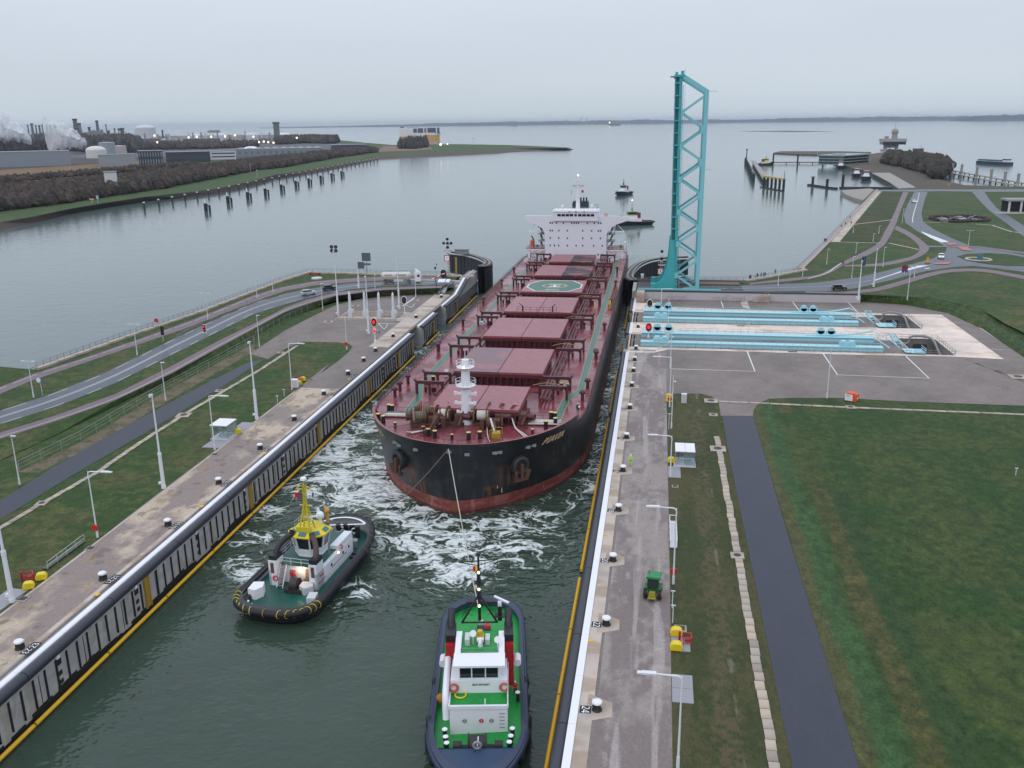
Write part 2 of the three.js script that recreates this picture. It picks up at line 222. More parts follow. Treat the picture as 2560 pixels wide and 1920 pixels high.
  struct('service_road', flat(ring([[-96.51, -97.74], [-96.95, -111.89], [-97.69, -127.31], [-97.4, -150.79], [-96.39, -176.75], [-95.04, -193.64]], [[-91.28, -91.72], [-92.04, -105.55], [-92.23, -121.83], [-91.75, -146.01], [-91.63, -173.7], [-92.43, -197.43]]), 5.95), M.tarmac);
  // brick yard round the gate recess and the quay strip
  const yard = [...[[-98.45, -201.78], [-98.51, -205.9], [-99.85, -227.36], [-99.19, -249.11], [-98.2, -263.3], [-93.96, -274.25], [-84.45, -281.25], [-72.03, -284.53]], [-66, -283], ...[[-67.28, -294.63]], [-65.4, -300], [-65.4, -10], [-74.6, -10], ...[[-73.28, -79.56], [-72.83, -87.14], [-73.35, -97.8], [-74.13, -106.25], [-74.4, -119.61]], ...[[-74.88, -178.54], [-75.39, -194.86]], ...[[-74.98, -176.1], [-74.18, -186.47], [-74.04, -196.77], [-74.45, -206.27], [-75.21, -211.57], [-77.39, -214.81], [-80.81, -215.69], [-90.41, -215.39], [-91.45, -207.3], [-91.73, -197.45]]];
  struct('brick_yard', flat(yard, 5.96, [pit]), M.pavers);
  // the quay strip: weathered concrete with beige and brown patches
  const qt = tex(512, 2048, null, (u, v) => { const x = u * 9, z = v * 165, a = fbm(x * 0.22, z * 0.11, 5, 151), b = fbm(x * 0.7, z * 0.6, 4, 152), c = fbm(x * 6, z * 6, 2, 153), o = fbm(x * 0.5, z * 0.25, 4, 156); let k = mix3([0.245, 0.195, 0.175], [0.47, 0.38, 0.285], sst(0.46, 0.62, a * 0.8 + b * 0.2)); k = mix3(k, [0.30, 0.215, 0.085], 0.6 * sst(0.58, 0.72, o) * sst(0.45, 0.6, b)); k = mix3(k, [0.12, 0.095, 0.085], 0.6 * sst(0.6, 0.75, b)); const j = Math.abs((z % 15.4) - 7.7) > 7.62 ? 0.75 : 1; return k.map((q) => q * (0.82 + 0.36 * c) * j); });
  const qs = flat([[-65.0, -12], [-65.9, -175], [-74.2, -175], [-73.0, -12]], 5.985), p = qs.attributes.position; for (let i = 0; i < p.count; i++) qs.attributes.uv.setXY(i, (p.getX(i) + 74.5) / 9.5, (-p.getZ(i) - 12) / 165); qs.userData.keepuv = true;
  struct('quay_pavement', qs, mat(1, 1, 1, 0.75, { map: qt }));
  struct('kerb', ribbon([[-73.2, -12], [-73.6, -90], [-74.5, -172]], 0.35, 6.0, 0), M.concrete);
  struct('quay_pavement', flat([...[[-68.47, -236.59], [-66.21, -238.03], [-64.41, -253.58], [-74.97, -226.57], [-64.97, -226.3]], ...[]].length ? [[-66, -212], [-66.6, -284], [-71.6, -284], [-71.2, -212]] : [], 5.985), M.concrete);
}

// ---------------------------------------------------------------- right bank: lower quay, brick yard, lawns; raised terrace with roads behind
const RS = {
  sea: [[-6.4, -300], ...[[28.81, -303.79], [38.78, -314.06], [49.01, -326.09], [59.69, -362.4], [73.31, -409.9], [104.32, -521.3], [159.17, -715.3]]],
  slopeT: [[60.46, -284.01], [71.17, -282.58], [80.45, -280.33], [88.34, -269.15], [91.82, -252.17], [92.51, -234.44], [91.2, -205.28]],
  slopeB: [[61.29, -285.4], [74.4, -281.25], [82.88, -269.66], [85.54, -249.57], [85.18, -219.43], [84.48, -203.76], [82.88, -178.88]],
};
const holesR = [rect(-6.2, 61, -219.6, -233.4), rect(61.2, 70, -219.6, -236), rect(-6.2, 61, -248.2, -262), rect(61.2, 70, -248.2, -265)];
{
  const terr = [...RS.sea, ...[[170.26, -718.1], [280.04, -746.3], [300.58, -596]], ...[...RS.slopeT].reverse(), [61.3, -283.4], [-6.4, -283.4]];
  struct('terrace', [flat(terr, RL), skirt(RS.sea, RL, -1, false)], M.grass);
  struct('grass_bank', strip([[61.3, 8.4, -283.4], ...RS.slopeT.map(([x, z]) => [x, RL, z])], [[61.3, 6, -283.4], ...RS.slopeB.map(([x, z]) => [x, 6, z])]), M.grass);
  const low = [[-5, -10], [-5, -283.4], [61.3, -283.4], ...RS.slopeB, [260, -10]];
  struct('quay_ground', flat(low, 5.9, holesR), M.grass);
  const yard = [[-5, -10], [-5, -283.4], [61.3, -283.4], ...RS.slopeB, ...[...[[51.91, -180.29], [71.29, -180.24], [85.48, -180.22]]].reverse(), ...[[36.41, -181.14], [27.27, -180.02], [23.07, -178.87], [20.68, -175.3], [19.43, -171.38], [18.88, -167.35], [12.9, -166.74], [13.02, -175.13], [11.91, -178.95], [9.91, -180.75], [5.7, -180.57], [3.58, -179.81], [2.77, -177.43]], [2.85, -120], [2.75, -10]];
  struct('brick_yard', flat(yard, 5.95, holesR), M.pavers);
  const ap = [...[[-6.52, -213.71], [-6.5, -276.17], [1.26, -276.95], [1.96, -270.67], [27.58, -268.94], [54.85, -267.89]], ...[[59.46, -268.04], [80.39, -267.45], [80.03, -217.01], [69.27, -218.14], [43.12, -217.35]], ...[[27.01, -217.54], [3.63, -217.78], [0.01, -214.11]]];
  struct('concrete_apron', flat(ap, 5.98, holesR), mat(1.5, 1.48, 1.5, 0.7, { map: T.concrete }));
  struct('footpath', flat([[25.67, -280.34], [27.83, -285.27], [27.7, -269.47], [25.75, -271.69]], 5.985), M.concrete);
  const line = (pts, w) => ribbon(pts, w, 5.99);
  struct('yard_lines', [line([[22.25, -218.38], [22.32, -199.57], [3.88, -199.57]], 0.3), line([...[[39.88, -217.88]], ...[[39.83, -198.75], [58.65, -198.19], [58.56, -217.46]]], 0.3), line([[19.95, -283.53], [19.98, -271.1]], 0.25), line([[41.47, -284.17], [41.53, -268.51]], 0.25), line([[57.85, -283.94], [57.79, -268.2]], 0.25), line([[80.77, -256.98], [85.35, -256.43], [85.56, -226.5], [80.43, -226.73]], 0.25), line([[41.59, -284.18], [58.07, -284.52]], 0.15)], M.paint);
  struct('service_road', flat([[13.1, -10], [13.0, -150.6], ...[[13.18, -166.78], [18.93, -167.21]], [18.7, -120], [18.8, -10]], 5.96), M.tarmac);
  // quay strip with the tones of wheel tracks
  const qt = tex(256, 2048, null, (u, v) => { const x = u * 8, z = v * 190, a = fbm(x * 0.3, z * 0.12, 5, 161), b = fbm(x * 1.2, z * 0.9, 4, 162), c = fbm(x * 8, z * 8, 2, 163), l = fbm(x * 0.8, z * 0.06, 4, 167); let k = mix3([0.185, 0.150, 0.140], [0.275, 0.235, 0.215], sst(0.4, 0.62, a * 0.7 + b * 0.3)); k = mix3(k, [0.36, 0.32, 0.30], 0.7 * sst(0.6, 0.75, l) + 0.25 * sst(0.62, 0.78, b)); const r = hsh(Math.floor(x * 4), Math.floor(z * 8), 5); return k.map((q) => q * (0.82 + 0.36 * c) * (0.93 + 0.14 * r)); });
  const qs = flat([[-4.3, -14], [-4.3, -214], [2.8, -214], [2.75, -14]], 5.975), p = qs.attributes.position; for (let i = 0; i < p.count; i++) qs.attributes.uv.setXY(i, (p.getX(i) + 4.7) / 7.6, (-p.getZ(i) - 14) / 200); qs.userData.keepuv = true;
  struct('quay_pavement', qs, mat(1, 1, 1, 0.72, { map: qt }));
  // rough meadow: mown bands along the road, a trodden brown track, tussocks
  const ft = tex(2048, 1024, null, (u, v) => {
    const x = 18 + u * 110, z = 10 + v * 160, w = fbm(z * 0.05, x * 0.05, 3, 171) - 0.5, e = x - 18.8 + 1.5 * w, a = fbm(x * 0.16, z * 0.12, 5, 172), b = fbm(x * 1.1, z * 0.9, 4, 173), c = fbm(x * 5, z * 5, 2, 174);
    let k = mix3([0.016, 0.050, 0.004], [0.040, 0.060, 0.010], sst(0.36, 0.66, a * 0.6 + b * 0.4));
    const track = 1 / (1 + Math.exp((z - 135) / 3));
    k = mix3(k, [0.072, 0.072, 0.024], 0.75 * sst(3.2, 1.4, e)); k = mix3(k, [0.030, 0.075, 0.020], 0.8 * sst(1.0, 2.2, e) * sst(5.4, 3.4, e) * (0.5 + b));
    k = mix3(k, [0.085, 0.062, 0.020], 0.5 * track * sst(4.5, 5.6, e) * sst(8.6, 7.0, e) * (0.5 + 0.8 * b)); k = mix3(k, [0.018, 0.046, 0.010], 0.7 * track * sst(7.4, 8.2, e) * sst(11.5, 9.0, e));
    return k.map((q) => q * (0.5 + 1.0 * c) * (0.6 + 0.8 * b));
  });
  const fd = flat([[18.8, -10], ...[[18.75, -100]], ...[[18.95, -164.57]], ...[[19.38, -170.86], [20.7, -175.07], [23.07, -178.48], [27.23, -179.78], [36.37, -180.9]], ...[[51.85, -180.05], [71.21, -180.01], [85.35, -179.91]], [160, -10]], 5.94), fp = fd.attributes.position; for (let i = 0; i < fp.count; i++) fd.attributes.uv.setXY(i, (fp.getX(i) - 18) / 110, (-fp.getZ(i) - 10) / 160); fd.userData.keepuv = true;
  struct('meadow', fd, mat(1, 1, 1, 0.95, { map: ft, bumpMap: T.bump, bumpScale: 0.15 }));
  const lt = tex(256, 1024, null, (u, v) => { const x = u * 10, z = v * 170, a = fbm(x * 0.4, z * 0.1, 4, 181), b = fbm(x * 2, z * 1.6, 4, 182), c = fbm(x * 9, z * 9, 2, 183), t = sst(3.4, 4.2, x + 0.8 * (a - 0.5)) * sst(6.6, 5.8, x); let k = mix3([0.030, 0.044, 0.010], [0.066, 0.060, 0.020], sst(0.35, 0.65, a * 0.5 + b * 0.5)); k = mix3(k, [0.085, 0.068, 0.035], 0.65 * t * sst(0.4, 0.6, b)); k = mix3(k, [0.17, 0.15, 0.11], 0.55 * sst(0.62, 0.74, fbm(x * 1.2, z * 0.25, 3, 186)) * sst(5.2, 5.8, x) * sst(6.6, 6.2, x)); return k.map((q) => q * (0.6 + 0.85 * c)); });
  const ld = flat([[2.8, -12], [2.8, -150], ...[[2.86, -177.44], [3.58, -179.65], [5.69, -180.4], [9.9, -180.58], [11.86, -178.78]], [13.05, -150], [13.15, -12]], 5.935), lp = ld.attributes.position; for (let i = 0; i < lp.count; i++) ld.attributes.uv.setXY(i, (lp.getX(i) - 3) / 10, -lp.getZ(i) / 170); ld.userData.keepuv = true;
  struct('lawn', ld, mat(1, 1, 1, 0.95, { map: lt, bumpMap: T.bump, bumpScale: 0.1 }));

  // roads on the terrace
  const y1 = RL + 0.04, y2 = RL + 0.08, y3 = RL + 0.11;
  const S = (a, n = 6) => smooth(a, n);
  const isl = [[113.77, -368.55], [119.54, -375.37], [128.02, -378.33], [134.44, -375.03], [137.96, -366.85], [138.32, -354.74], [131.08, -346.27], [124.47, -345.7], [118.65, -349.11], [114.16, -357.51]];
  const A = [[-6.4, -289], ...[[20.24, -294.14], [33.52, -297.94], [51.56, -303.78], [66.74, -315.47], [78.76, -329.91], [93.67, -349.34], [104.35, -364.15], [112.72, -379.86], [117.34, -394.43], [119.25, -419.2], [120.26, -449.9], [124.24, -488.9], [133.53, -531.6], [151.59, -596.5], [181.11, -697.9]], ...[[189.49, -695.3], [171.03, -632.5], [144.99, -539.8], [133.68, -492.7], [129.99, -458.9], [128.27, -427.1], [128.16, -398.62], [134.88, -391.57], [139.74, -374.32], [143.83, -348.63], [133, -320.93], [124.8, -332.17], [118.02, -340.09], [112.51, -344.37], [104.7, -341.46], [92.71, -331.14], [76.8, -311.44], [62.65, -294.68], [53.31, -288.72], [36.5, -286.38], [19.68, -284.75]], [-6.4, -297.5]];
  struct('road', flat(A, y1, [isl]), M.asphalt);
  struct('roundabout_island', flat(isl, y1 + 0.1), M.grass);
  struct('road', flat([[155.08, -715.3], [195.46, -722.3], [227.99, -722.2], [271.72, -723.5], [307.71, -679.8], [287.84, -634.7], [262.93, -699.5], [228.42, -696.8], [200.19, -704.5], [181.91, -699.2], [153.75, -704.4]], y2), M.asphalt);
  struct('road', flat([[220.23, -699.3], [201.52, -622.6], [185.75, -555.9], [172.76, -491.5], [160.59, -433.2], [136.22, -318.51], [143.11, -319.14], [161.02, -406.2], [176.47, -478], [185.93, -526.4], [195.65, -574.9], [210.68, -633.2], [228.37, -698.1]], y1), M.asphalt);
  const path = (name, a, b, y) => struct(name, flat(ring(a, b), y), M.red);
  path('footpath', S([[30.13, -301.26], [42.85, -310.52], [53.91, -318.85], [60.77, -332.64], [68.94, -351.72], [81.95, -379.48], [93.1, -406.7], [104.42, -446.2], [116.5, -488.5], [137.19, -564.2], [172.19, -693.9]]), S([[29.78, -297.33], [42.16, -305.03], [53.1, -313.67], [59.3, -324.01], [67.19, -342.14], [80.6, -367.78], [92.7, -396.04], [103.26, -430.4], [118.02, -482.2], [137.85, -555.8], [176.76, -696.6]]), y2);
  path('cycle_path', S([[116.57, -474.7], [115.8, -444.2], [112.76, -411.7], [110.27, -393.91], [105.62, -379.32], [98.28, -363.66], [93.69, -356.18], [78.77, -340.53], [66.59, -338.84]]), S([[111.83, -459], [111.36, -433.5], [108.74, -406.9], [106.23, -392.77], [102.2, -379.06], [96.13, -366.04], [90.63, -358.74], [79.73, -347.17], [67.19, -342.14]]), y3);
  path('cycle_path', S([[45.7, -287.27], [57.26, -287.92], [66.66, -294.08], [78.23, -308.37], [91.27, -325.67], [103.22, -336.32], [112.74, -337.77], [121.84, -323.82], [128.71, -309.93]]), S([[45.28, -284.42], [56.48, -283.67], [66.36, -288.8], [78.01, -302.12], [90.92, -319.34], [101.25, -329.5], [110.58, -330.91], [119.22, -316.41], [125.17, -300.88]]), y2);
  path('cycle_path', [[111.1, -399.1], [121.31, -398.98], [130.88, -398.82], [142.52, -382.16], [150.65, -366.09]], [[110.16, -393.9], [120.3, -395.5], [129.53, -394.49], [140.7, -377.03], [148.53, -360.68]], y3);
  const red = struct('median_island', flat([[121.75, -396.45], [125.73, -395.89], [123.63, -383.46], [120.83, -385.64]], y3 + 0.1), mat(0.45, 0.17, 0.12, 0.7)); mesh('brick_patch', flat([[100.5, -349.91], [107.52, -352.86], [104.5, -347.26], [99.49, -346.18]], y3 + 0.1), red.material, red); mesh('brick_patch', flat([[120.29, -406.8], [124.73, -408.9], [124.14, -403.5], [119.62, -400.6]], y3 + 0.1), red.material, red);
  struct('road_markings', [flat([[70.94, -310.37], [79.42, -322.87], [86.65, -334.27], [93.67, -343.73], [97.45, -344.7], [90.42, -336.46], [82.41, -326.06], [75.72, -316.29], [70.81, -308.74]], y2), flat([[122.06, -451.7], [122.54, -435.7], [123.43, -412.5], [119.63, -410.4], [119.49, -426.5], [121.12, -446.2]], y2), flat([[93.79, -337.37], [95.88, -338.81], [95.77, -337.54], [93.56, -335.8]], y2), ribbon(S([[127.6, -489.1], [136.71, -524.2], [166.76, -632.4], [182.72, -691.4]]), 0.35, y2), ribbon([[19.97, -289.62], [37.23, -292.75], [54.79, -297.41], [69.83, -309.19]], 0.2, y2), ribbon(S([[49.97, -310.62], [59.14, -325.78], [62.64, -335.32], [67.13, -347.13]]), 0.3, y3)], M.paint);
  const gut = (pts, w) => { const s = struct('drainage_gutter', ribbon(pts, w + 0.15, y1), M.dark); along(pts, 3, (x, z, a) => { const b = mesh('slab', T['gs' + w] ??= box(w, 0.12, 2.9, 0, 0, 1.45), M.concrete, s); b.position.set(x, RL + 0.06, z); b.rotation.y = a; }); };
  gut([[73.31, -409.9], [92.25, -406.6]], 1.0); gut([[97.53, -407], [104.06, -388.45]], 1.0); gut([[97.26, -479.2], [118.91, -500.6]], 1.0); gut([[132.47, -492.6], [140.98, -489.8]], 1.0); gut([[156.25, -484.3], [162.31, -479.6], [161.94, -454.1], [164.11, -446.7]], 1.0);
  const cop = struct('sea_wall_coping', ribbon(RS.sea.slice(1), 0.3, RL + 0.05, -1.9), M.dark);
  along(RS.sea.slice(1), 5, (x, z, a) => { const b = mesh('coping_block', T.copc ??= box(1.5, 0.5, 4.95, 0, 0.25, 2.47), M.concrete, cop); b.position.set(x, RL - 0.02, z); b.rotation.y = a; });
  struct('footpath', flat(ring([[73.89, -410], [103.19, -515.4], [158.37, -709.8]], [[77.95, -410.2], [105.34, -508.3], [161.64, -709.9]]), y1), M.concrete);
  struct('ploughed_verge', flat([[78.7, -411.2], [93.13, -409.4], [97.66, -425], [105.98, -454.6], [119.68, -503.4], [136.8, -564.2], [171.44, -693.9], [161.4, -704.4], [105.34, -504.8]], y1 - 0.01), mat(0.9, 0.72, 0.7, 0.95, { map: T.grass }));
  struct('soil_patch', flat([[89.47, -260.62], [96.67, -266.09], [102.33, -268.28], [101.73, -251.55], [92.66, -227.31], [90.28, -234.31], [89.44, -244.65]], (z) => 8.47), mat(1.5, 1.15, 1.2, 0.95, { map: T.grass }));
}


// ---------------------------------------------------------------- lock walls
const bollL = [[-66.6, -75.8], [-66.7, -91.2], [-66.8, -106.9], [-66.85, -122.3], [-66.95, -137.9], [-67.2, -153.8], [-67.6, -170.6], [-67.7, -186.2], [-67.9, -198], [-68, -207.6], [-68.1, -223.2], [-68.3, -247.4], [-68.3, -278.8]];
const bollR = [[-4.25, -74.1], [-4.25, -89.4], [-4.3, -104.8], [-4.3, -120.4], [-4.3, -135.8], [-4.3, -151.6], [-4.3, -168.8], [-4.4, -184.3], [-4.4, -196.1], [-4.4, -205.9], [-4.4, -221.9 + 5], [-4.5, -241.5], [-4.5, -278.2]];
{
  const weed = mat(0.012, 0.013, 0.009, 0.6), gold = mat(0.42, 0.26, 0.03, 0.6), fend = mat(0.028, 0.032, 0.045, 0.42);
  const strG = box(0.22, 3.5, 0.15, 1.58, 2.95, 0), copG = new THREE.ExtrudeGeometry(new THREE.Shape([[0, 0], [0.76, 0], [0.76, 0.4], [0.66, 0.5], [0.08, 0.5], [0, 0.42]].map((p) => new THREE.Vector2(...p))), { depth: 7.66, bevelEnabled: false }).translate(0, 5.6, -7.68);
  const fenG = new THREE.CylinderGeometry(0.62, 0.62, 15.3, 14).rotateX(Math.PI / 2).translate(1.3, 5.5, -7.7), floG = (len) => new THREE.CylinderGeometry(0.24, 0.24, len - 0.3, 8).rotateX(Math.PI / 2).translate(2.2, 0.42, -len / 2);
  const ladG = mergeGeometries([box(0.1, 4.3, 0.1, 1.72, 2.9, -0.5), box(0.1, 4.3, 0.1, 1.72, 2.9, 0.5), box(0.06, 4.3, 1.1, 1.55, 2.9, 0), ...Array.from({ length: 13 }, (_, i) => box(0.08, 0.07, 1, 1.72, 0.95 + i * 0.32, 0))].map((g) => g.toNonIndexed()));
  const recG = mergeGeometries([box(0.1, 0.75, 0.8, 1.52, 4.1, 0), box(0.1, 0.5, 0.6, 1.52, 2.75, 0), box(0.1, 0.5, 0.6, 1.52, 1.7, 0)]), plateG = box(0.08, 0.5, 0.55, 1.56, 4.75, 0);
  const lw = thing('lock_wall', 'left lock wall of pale concrete with black timber strips, gold ladders and rounded black fender', 'lock wall', [-64.1, 0, 0], R(0.27));
  const sec = [[-10, -227], [-236.6, -254.4], [-265.7, -317]];
  const bodyGs = []; for (const [a, b] of sec) bodyGs.push(bx(-1.4, 1.5, -3, 5.6, a, b), bx(1.5, 1.58, 4.65, 5.05, a, b));
  bodyGs.push(bx(-8, -6.6, -3, 5.9, -226, -268), bx(-6.6, -1.4, -3, 5.9, -225, -227.02), bx(-6.6, -1.4, -3, 5.9, -236.62, -254.38), bx(-6.6, -1.4, -3, 5.9, -265.72, -267), bx(-1.4, 1.5, 5.6, 8.6, -300, -317), bx(-1.4, 1.5, 5.6, 8.0, -296, -299.98), bx(-1.4, 1.5, 5.6, 7.3, -292, -295.98));
  mesh('wall', bodyGs, M.wall, lw);
  const rand = rng(11), wb = []; for (const [a, b] of sec) for (let z = a; z > b; z -= 1.1) { const h = 1.0 + 0.5 * rand() + 0.3 * Math.sin(z * 0.3); wb.push(bx(1.42, 1.53 + 0.05 * rand(), -2, h - 0.25, z, Math.max(b, z - 1.1))); }
  mesh('weed_band', wb, weed, lw);
  const put = (n, g, m, z, y = 0) => { const o = mesh(n, g, m, lw); o.position.set(0, y, z); return o; };
  const lads = [-94.3, -125.1, -156, -187.2, -212, -225, -249.3, -281.4];
  for (const z of lads) put('ladder', ladG, gold, z);
  for (let z = -61.2; z > -317; z -= 1.87) { if (!sec.some(([a, b]) => z < a - 0.4 && z > b + 0.4) || lads.some((l) => Math.abs(l - z) < 0.8)) continue; put('rubbing_strip', strG, M.rubber, z); }
  for (const [, z] of bollL) if (z > -300) { put('mooring_recess', recG, M.black, z - 0.9); put('number_plate', plateG, M.white, z - 0.9); }
  for (let z = -58; z > -226; z -= 7.7) put('joint', box(0.06, 4.2, 0.07, 1.52, 3.0, 0), M.dark, z);
  const cop = [], addC = (a, b) => { for (let z = a; z > b + 1; z -= 7.7) { const L = Math.min(7.7, z - b); const o = put('coping_block', copG, M.white, z); o.scale.z = L / 7.7; } for (let z = a; z > b + 1; z -= 15.4) { const o = put('fender', fenG, fend, z); o.scale.z = Math.min(15.4, z - b) / 15.4; } };
  addC(-10, -227.5); addC(-236.6, -254.9); addC(-265.7, -285);
  mesh('coping_block', beam(V3(0.38, 5.86, -285), V3(0.38, 8.75, -300), 0.76, 0.5), M.white, lw); mesh('fender', rod(V3(1.3, 5.5, -285), V3(1.3, 8.3, -299.5), 0.6, 12), fend, lw); mesh('coping_block', bx(0, 0.76, 8.6, 8.95, -300, -317), M.concrete, lw);
  const fl = (a, b) => { for (let z = a; z > b + 2; z -= 13.2) { const o = put('float_beam', floG(13.2), M.yellow, z); o.scale.z = Math.min(13.2, z - b) / 13.2; } };
  fl(-44.5, -225); fl(-238, -253.5); fl(-266.5, -312);
  // the right wall: seen from above, its face hidden
  const rw = thing('lock_wall', 'right lock wall with white coping beside the brick quay', 'lock wall', [-6.02, 0, 0]);
  const rsec = [[-10, -218.6], [-234, -247.4], [-263, -300]];
  const rb = []; for (const [a, b] of rsec) rb.push(bx(-1.5, 0.0, -3, 5.6, a, b), bx(0.02, 1.5, -3, 5.93, a, b)); rb.push(bx(-1.5, 1.5, 5.6, 8.35, -283.6, -300));
  mesh('wall', rb, M.wall, rw); mesh('weed_band', rsec.map(([a, b]) => bx(-1.56, -1.4, -2, 1.2, a, b)), weed, rw);
  const rc = copG.clone().scale(-1, 1, 1); rc.index ? 0 : 0; const rcg = bx(-0.76, 0, 5.6, 6.1, 0, -7.66), rf = fenG.clone().translate(-2.6, 0, 0);
  const putR = (n, g, m, z, L, full) => { const o = mesh(n, g, m, rw); o.position.z = z; o.scale.z = L / full; };
  for (const [a, b] of [[-10, -214], [-234, -247.4], [-263, -283.6]]) { for (let z = a; z > b + 1; z -= 7.7) putR('coping_block', rcg, M.white, z, Math.min(7.7, z - b), 7.7); for (let z = a; z > b + 1; z -= 15.4) putR('fender', rf, fend, z, Math.min(15.4, z - b), 15.4); }
  for (const [a, b] of [[-44, -110], [-112, -178], [-183, -216], [-236, -246], [-264, -298]]) for (let z = a; z > b + 2; z -= 13.2) { const o = mesh('float_beam', floG(13.2).translate(-5.1, 0, 0), M.yellow, rw); o.position.z = z; o.scale.z = Math.min(13.2, z - b) / 13.2; }
  // pale concrete edge strip with a pad behind every bollard
  const pad = [[-5.23, -76.55], [-2.84, -75.37], [-2.78, -73.25], [-5.26, -72.18]].map(([x, z]) => [x - bollR[0][0], z - bollR[0][1]]);
  const es = struct('edge_strip', bx(-6.0, -4.62, 5.7, 6.0, -10, -214), M.concrete);
  const padG = slab(pad, 5.7, 6.006), nums = [24, 22, 20, 18, 16, 14, 12, 10, 8, 6];
  bollR.slice(0, 10).forEach(([x, z], i) => { const o = mesh('bollard_pad', padG, M.concrete, es); o.position.set(x, 0, z); const pl = mesh('number_board', decal(null, 1.15, 1.1).rotateZ(-Math.PI / 2).rotateX(-Math.PI / 2), new THREE.MeshStandardMaterial({ map: text(String(nums[i]), 1.15, 1.1, '#f4f4f4', '#151518', { px: 96, fs: 0.95, weight: 'normal' }), roughness: 0.6 }), es); pl.position.set(-5.35, 6.012, z + 0.1); });
  for (const [x, z] of [[-5.9, -112.14], [-5.86, -85.92], [-5.92, -134.1]]) mesh('yellow_marker', box(0.8, 0.04, 0.42, x, 6.03, z), M.yellow, es);
  const qp = struct('edge_strip', bx(-65.9, -65.3, 5.7, 5.995, -12, -170), M.concrete);
  bollL.slice(0, 8).forEach(([x, z], i) => { const n = 23 - 2 * i, c = document.createElement('canvas'); c.width = 160; c.height = 64; const g = c.getContext('2d'); g.fillStyle = '#1b191c'; g.fillRect(0, 0, 160, 64); g.fillStyle = '#f2f2f2'; g.font = '62px sans-serif'; g.textAlign = 'center'; g.textBaseline = 'middle'; g.fillText(n, 116, 35); g.save(); g.translate(44, 32); g.rotate(Math.PI); g.fillText(n, 0, 3); g.restore(); const t = new THREE.CanvasTexture(c); t.colorSpace = THREE.SRGBColorSpace; const pl = mesh('number_board', decal(null, 2.4, 1.0).rotateZ(Math.PI / 2 + 0).rotateX(-Math.PI / 2), new THREE.MeshStandardMaterial({ map: t, roughness: 0.6 }), qp); pl.position.set(x + 1.15, 6.012, z - 0.2); });
  for (const [x, z] of [[-65.18, -87.67]]) mesh('yellow_marker', box(0.5, 0.04, 0.7, x, 6.03, z), M.yellow, qp);
  for (const [x, z] of [[-65.25, -113.71], [-65.31, -136.21], [-65.68, -159.33], [-66.12, -182.47]]) mesh('yellow_marker', box(0.5, 0.04, 0.7, x, 6.03, z), M.yellow, qp);
}

// ---------------------------------------------------------------- bollards
{
  const lathe = (pts) => new THREE.LatheGeometry(pts.map((p) => new THREE.Vector2(...p)), 18);
  const b = thing('bollard', 'x', 'bollard', [bollR[0][0], 6, bollR[0][1]], 0, 'bollards along both lock walls');
  mesh('post', [lathe([[0, 0], [0.62, 0], [0.62, 0.12], [0.46, 0.2], [0.4, 0.75], [0.52, 0.9], [0, 0.9]]), box(0.9, 0.7, 0.75, -0.1, 0.35, 0)], M.black, b); mesh('head', [lathe([[0.5, 0.88], [0.62, 1.0], [0.62, 1.16], [0.5, 1.28], [0.2, 1.34], [0, 1.34]]), box(0.5, 0.25, 0.8, -0.32, 1.1, 0)], M.white, b); b.scale.setScalar(0.8);
  const NW = { 24: 'twenty-four', 23: 'twenty-three', 22: 'twenty-two', 21: 'twenty-one', 20: 'twenty', 19: 'nineteen', 18: 'eighteen', 17: 'seventeen', 16: 'sixteen', 15: 'fifteen', 14: 'fourteen', 13: 'thirteen', 12: 'twelve', 11: 'eleven', 10: 'ten', 9: 'nine', 8: 'eight', 6: 'six' }, nR = [24, 22, 20, 18, 16, 14, 12, 10, 8, 6], lab = (i) => i < 10 ? `white-topped black bollard beside painted number ${NW[nR[i]]} on the right quay` : ['white-topped bollard on the apron between the near gate recess and the brick yard', 'white-topped bollard at the water edge between the two gate recesses', 'white-topped bollard on the apron near the foot of the raised bridge'][i - 10];
  b.userData.label = lab(0); bollR.slice(1).forEach(([x, z], i) => dup(b, lab(i + 1), [x, 6, z]));
  bollL.forEach(([x, z], i) => dup(b, i < 8 ? `white-topped black bollard beside painted number ${NW[23 - 2 * i]} on the left quay` : `white-topped bollard on the left quay, ${ord(i)} from the near end of its row`, [x, 6, z], Math.PI));
}

